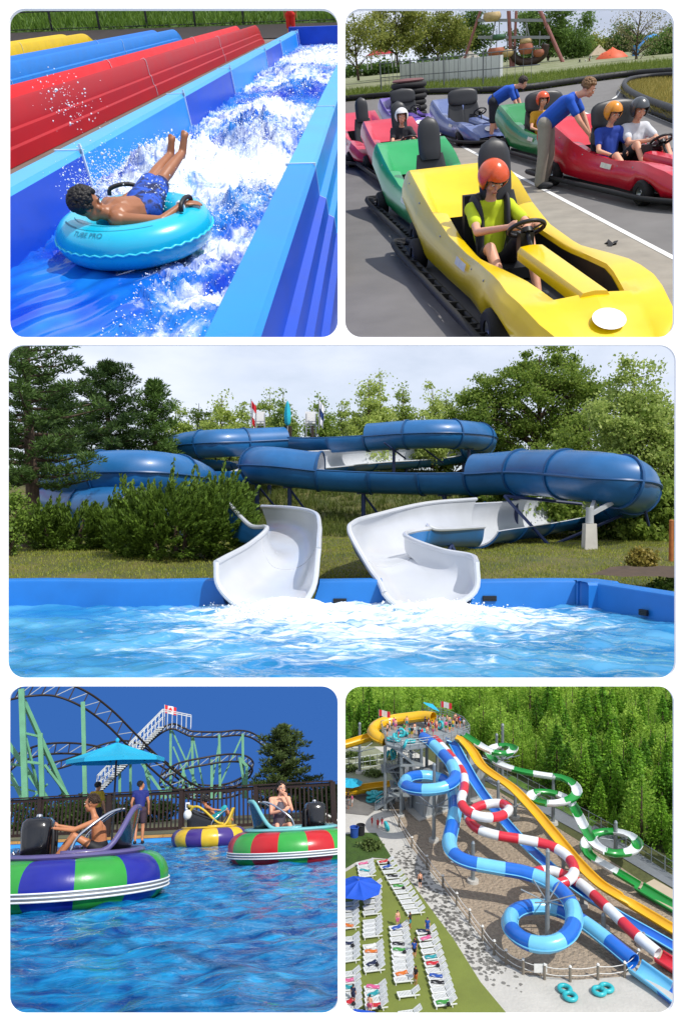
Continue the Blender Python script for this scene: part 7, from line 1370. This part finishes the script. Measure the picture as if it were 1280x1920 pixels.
def water1():
    spots = [(-1.9, 11, 0, 4.2, .62), (-1.55, 7.6, 0, 1.6, .55), (-2.7, 9.6, 0, 2.2, .6), (-1.45, 5.4, 0, .85, .42), (-1.5, 6.2, 0, .9, .5), (-2, 17, 0, 5, .5), (-2, 24, 0, 6, .5), (-2, 32, 0, 8, .5), (-2.0, 40, 0, 6, .45), (-3.1, 7.8, 0, .9, .3)]
    wm = watermat('lane_water', '0a38b8', '1f8ad8', spots=spots, foam='f4f9fc', fscale=3.2, base_foam=-.40, bump=.7, bs=5, rough=.08, vs=1.2, dist=1.2, edge=.17, stretch=(1, .6, 1), fs=(1, .6, 1))
    rg = random.Random(9); hum = [(-2.85, 10.3, .5, .9), (-3.1, 9.2, .3, .5), (-1.9, 13.2, .55, 1.0), (-1.5, 12.4, .35, .8), (-2.3, 11.0, .45, .9), (-1.4, 9.3, .25, .7), (-2.2, 17.2, .3, 1.2), (-1.7, 21, .3, 1.4), (-2.5, 26, .3, 1.6), (-2, 33, .3, 2)]
    def wz(x, y):
        a = .03 * fnoise(x * 3, y * 2); turb = np.where(x < -2, np.clip((y - 7.0) / 2, 0, 1), np.clip((y - 4.5) / 2, 0, 1)); a = a + turb * (.05 * fnoise(x * 5 + 3, y * 4, 1) + .05 * fnoise(x * 10, y * 8, 2) + .04 * fnoise(x * 19, y * 16, 3) + .03 * fnoise(x * 37, y * 31, 4))
        for cx, cy_, am, r in hum: a = a + am * np.exp(-((x - cx) ** 2 + (y - cy_) ** 2) / (r * r * .35)) * (1 + .35 * fnoise(x * 8, y * 8))
        d = np.hypot(x - TC.x, y - TC.y); return np.where(d < TR + .25, np.minimum(a, .03), a)
    S, Q = np.meshgrid(np.linspace(0, 1, 240), np.linspace(0, 1, 640), indexing='ij'); Y = 2.6 + 39 * Q ** 2.0; X = XL + .02 + (XR - XL - .03) * S
    o = npgrid('channel_water', X, Y, wz(X, Y), wm); o['kind'] = 'structure'
    fm = mat('foam_white', 'f2f8fb', .6, var=.03); C = []
    for cx, cy_, am, r in hum:
        n = 2600; x = cx + RNG.normal(0, r * .45, n); y = cy_ + RNG.normal(0, r * .5, n); k = (x > XL + .05) & (x < XR - .03); x, y = x[k], y[k]; C.append(np.stack([x, y, wz(x, y) + np.abs(RNG.normal(0, .05, len(x)))], 1))
    n = 1500; x = RNG.uniform(-2.1, XR - .05, n); y = RNG.uniform(4.6, 9, n); C.append(np.stack([x, y, wz(x, y) + np.abs(RNG.normal(0, .02, n))], 1))
    o = link('spray', drops(np.concatenate(C), .0042, fm, 'spray', .5)); tag(o, 'white spray and froth churning along the water channel', 'spray', kind='stuff')
    C = []
    for (u, v, s, n) in ((150, 340, 26, 170), (60, 560, 30, 150), (130, 185, 26, 60), (150, 215, 22, 50), (95, 160, 26, 40), (190, 325, 26, 220), (210, 300, 30, 160), (290, 390, 26, 260), (300, 360, 22, 200)):
        for _ in range(n): C.append(list(P.D(u + RNG.normal(0, s), v + RNG.normal(0, s * .7), TC.y + RNG.uniform(.0, .9))))
    C = np.array(C); C = C[C[:, 2] > .05]; o = link('spray', drops(C, .0045, fm, 'spray', .45)); tag(o, 'loose water drops flying round the tube rider', 'spray', kind='stuff')
water1()
def lane(label, x0, cols, yend, y0=3.0, seams=(11.5, 22, 33)):
    t = thing('racing_lane', label, 'water slide'); ma, mb_ = cols; prof = [(0, -.02), (-.03, .20), (-.07, .23), (-.10, .42), (-.14, .45), (-.18, .76), (-.23, .82), (-.31, .80), (-.42, .36), (-.98, .32), (-1.13, .76), (-1.19, .82), (-1.28, .80), (-1.36, .55), (-1.40, -.02)]
    cuts = [y0] + [s for s in seams if y0 < s < yend - 2] + [yend]
    for a, b in zip(cuts, cuts[1:]):
        last = b == yend; ys = [a + .01, b - .01] if not last else [a + .01] + list(np.linspace(max(a + .1, b - 2.2), b, 9))
        rings = []
        for y in ys: q = max(0, (y - (yend - 2.2)) / 2.2) if last else 0; f = 1 - .55 * q ** 3; rings.append([Vector((x0 + x, y, z * f)) for x, z in prof])
        for k, m in ((slice(0, 7), mb_), (slice(6, 13), ma), (slice(12, 15), mb_)): MB().loft([r[k] for r in rings], False, False).build('lane_panel', m, t, smooth=35, fix=False)
        if not last:
            MB().tube([Vector((x0 + x + .008, b, z + .012)) for x, z in prof[:13]], .006, 5).build('joint', JW, t)
    return t
R1 = mat('lane_red', 'cc0810', .45, var=.08, vs=1.2, coat=.05, spec=.25); R2 = mat('lane_red_side', 'a80c16', .45, var=.1, vs=1.2, coat=.05, spec=.25); Y1 = mat('lane_yellow', 'd0b00c', .45, var=.08, coat=.05, spec=.3); L1_ = mat('lane_azure', '1470cc', .45, var=.08, coat=.05, spec=.3); L2_ = mat('lane_azure_side', '1a78d0', .45, var=.08, coat=.05, spec=.3)
lane('bright red racing lane next to the blue water channel', -5.62, (R1, R2), 45.5)
xb = P.G(17, 152, 0).x; yb = P.G(350, 52, .6).y
lane('azure blue racing lane between the red and the yellow lanes', -9.3, (L1_, L2_), 43.5); lane('yellow racing lane furthest to the left', -13.2, (Y1, Y1), 42)
def rider():
    t = thing('swim_tube', 'turquoise inflatable swim tube printed with dark lettering, carrying the rider', 'swim tube', (TC.x, TC.y, .24), 0, tilt=Matrix.Rotation(.06, 4, 'X') @ Matrix.Rotation(-.03, 4, 'Y')); m = mat('tube_cyan', '12b4d4', .28, var=.06, vs=3, coat=.35, bump=.05, bs=6); r = .215
    mb = MB(); n = 72; k = 22; rings = []
    for i in range(n):
        th = 2 * PI * i / n; pk = .006 * math.sin(th * 36); rings.append([Vector(((TR + (r + (pk if abs(math.cos(q)) > .8 else 0)) * math.cos(q)) * math.cos(th), (TR + (r + pk * .5) * math.cos(q)) * math.sin(th), r * .92 * math.sin(q))) for q in np.linspace(0, 2 * PI, k + 1)[:-1]])
    rings.append(rings[0]); mb.loft(rings, False, True).build('ring', m, t, smooth=True)
    MB().tube([Vector(((TR + r + .004) * math.cos(a) * (1 + .002 * math.sin(a * 40)), (TR + r + .004) * math.sin(a), .0 + .008 * math.sin(a * 44))) for a in np.linspace(0, 2 * PI, 177)[:-1]], .011, 6, closed=True).build('weld_seam', mat('tube_seam', '38c8e0', .35, var=.04), t, smooth=True)
    dk = mat('tube_print', '0f6f8c', .5, var=.05)
    def onT(a, q, off=.003): return Vector(((TR + (r + off) * math.cos(q)) * math.cos(a), (TR + (r + off) * math.cos(q)) * math.sin(a), (r * .92 + off) * math.sin(q)))
    for a0, a1, q, w in ((-2.75, -1.5, 1.62, .018), (-2.7, -2.25, 1.2, .04), (-2.25, -1.0, 1.18, .012)): MB().loft([[onT(a, q - w), onT(a, q + w)] for a in np.linspace(a0, a1, 30)], False, False).build('printed_band', dk, t, smooth=True, fix=False)
    def text(s, a0, q0, h, nm):
        cu = bpy.data.curves.new('txt', 'FONT'); cu.body = s; cu.size = 1.0; o = bpy.data.objects.new('txt', cu); COL.objects.link(o); me = bpy.data.meshes.new_from_object(o.evaluated_get(bpy.context.evaluated_depsgraph_get())); bpy.data.objects.remove(o)
        for v in me.vertices: x, y = v.co.x * h, v.co.y * h; p = onT(a0 + x / (TR + r * .8), q0 + y / r, .004); v.co = p
        me.materials.append(dk); link(nm, me, t)
    text('TUBE PRO', -2.2, .80, .075, 'lettering')
    for a in (1.95, -.15):
        o = Vector(((TR + .03) * math.cos(a), (TR + .03) * math.sin(a), r * .95)); d = Vector((-math.sin(a), math.cos(a), 0)); MB().tube(spline([o - d * .14, o - d * .12 + UPZ * .06, o + UPZ * .085, o + d * .12 + UPZ * .06, o + d * .14], 5), .022, 8).build('handle', mat('handle_black', '15161a', .5), t, smooth=True)
    y = TC.y; Dp = lambda u, v, dy: P.D(u, v, y + dy)
    J = dict(pel=Dp(264, 396, .06), chest=Dp(228, 401, -.16), neck=Dp(199, 399, -.30), head=Dp(163, 385, -.36), shR=Dp(222, 411, -.38), shL=Dp(204, 384, .02), elR=Dp(303, 414, -.34), wrR=Dp(345, 382, -.06), elL=Dp(232, 376, .35), wrL=Dp(252, 360, .5), hipL=Dp(262, 378, .2), hipR=Dp(280, 392, .08), knL=Dp(284, 336, .75), knR=Dp(303, 338, .70), anL=Dp(320, 290, 1.2), anR=Dp(342, 286, 1.15), toL=Dp(322, 262, 1.22), toR=Dp(346, 255, 1.18), f=(.85, .5, .12))
    print('rider', {k: [round(c, 2) for c in v] for k, v in J.items()})
    b = 1.16; t2, V, R, q = person('person', 'bare-chested rider with curly black hair and blue trunks lying back on the swim tube', J, (-.25, -.1, 1), SKIN3, .0095, 1.32, b, feet=(0, -1, 0), hands={'R': ((.8, .5, -.05), (-.3, .9, .2), (0, 0, -1), .25, 1.2), 'L': ((.8, .5, -.1), (.3, -.9, .2), (0, 0, -1), .4, 1.2)})
    hair(t2, q, R, mat('hair_curly', '0e0b0a', .6, var=.25, vs=40), 1.36, 900, size=.017, seed=21, curly=True)
    g = .02; cloth(t2, 'trunks', [(V['hipL'], V['hipR'], .135, .135), (V['pel'], V['pel'].lerp(V['chest'], .12), .16, .155)] + [(V['hip' + s], V['hip' + s].lerp(V['kn' + s], .8), .128, .105) for s in 'LR'], mat('trunks_print', '0b1a4a', .7, var=.3, vs=9, col2='1c4fb8', thr=(.45, .55)), .014)
    d = (V['wrR'] - V['elR']).normalized(); fr = frames([V['wrR'] - d * .05, V['wrR']])[0]; MB().tube([fr[0] + fr[2] * .041 * math.cos(a) + fr[3] * .041 * math.sin(a) for a in np.linspace(0, 2 * PI, 21)[:-1]], .013, 8, closed=True, up=None).build('wristband', mat('band_white', 'e6ecee', .5), t2, smooth=True)
rider()
def far_person():
    g = P.G(545, 52, .0); g = Vector((g.x, min(g.y, 47), 0)); k = P.D(545, 50, 46.5); t, V, R, q = person('person', 'distant bystander in red shorts standing at the far end of the channel', pose(f=(0, -1, 0)), (0, 0, 1), SKIN2, .02, 1, 1, loc=(k.x, 46.5, 0), rz=0, sc=1.25)
    shorts(t, V, mat('shorts_red1', 'c02418', .8), 1.05, 1.0); shirt(t, V, mat('shirt_red1', 'b83028', .8), 1.0, .6)
far_person()
# ------------------------------------------------------------------ each plot ends at its own boundary
def drop(o):
    for c in list(o.children): drop(c)
    bpy.data.objects.remove(o)
def trim():
    bpy.context.view_layer.update()
    for nm in [o.name for o in SC.objects]:
        o = SC.objects.get(nm)
        if o is None: continue
        k = PLOT_OF.get(o.name)
        if o.type != 'MESH' or k is None: continue
        a, b, c, d = PLOT[k].win; W_ = o.matrix_world; bb = [W_ @ Vector(q) for q in o.bound_box]
        if any(q.y < .01 for q in bb): uu, vv = [-1e9, 1e9], [-1e9, 1e9]
        else: uu = [640 + F * q.x / q.y for q in bb]; vv = [960 - F * q.z / q.y for q in bb]
        planes = []
        if a > 0 and min(uu) < a: planes.append((max(uu) < a, Vector((-1, (a - 640) / F, 0))))
        if c < 1280 and max(uu) > c: planes.append((min(uu) > c, Vector((1, -(c - 640) / F, 0))))
        if b > 0 and min(vv) < b: planes.append((max(vv) < b, Vector((0, -(960 - b) / F, 1))))
        if d < 1920 and max(vv) > d: planes.append((min(vv) > d, Vector((0, (960 - d) / F, -1))))
        if not planes: continue
        if any(p[0] for p in planes): drop(o); continue
        me = o.data.copy(); bm = bmesh.new(); bm.from_mesh(me); L3 = W_.to_3x3().transposed(); inv = W_.inverted(); org = inv @ Vector((0, 0, 0))
        for _, n in planes:
            nl = (L3 @ n).normalized(); bmesh.ops.bisect_plane(bm, geom=bm.verts[:] + bm.edges[:] + bm.faces[:], plane_co=org, plane_no=nl, clear_outer=True)
        if not bm.faces: bm.free(); drop(o); continue
        bm.to_mesh(me); bm.free(); o.data = me
    again = True
    while again:
        again = False
        for o in list(SC.objects):
            if o.type == 'EMPTY' and not o.children: bpy.data.objects.remove(o); again = True
trim()
bpy.data.scenes.remove(TMP)
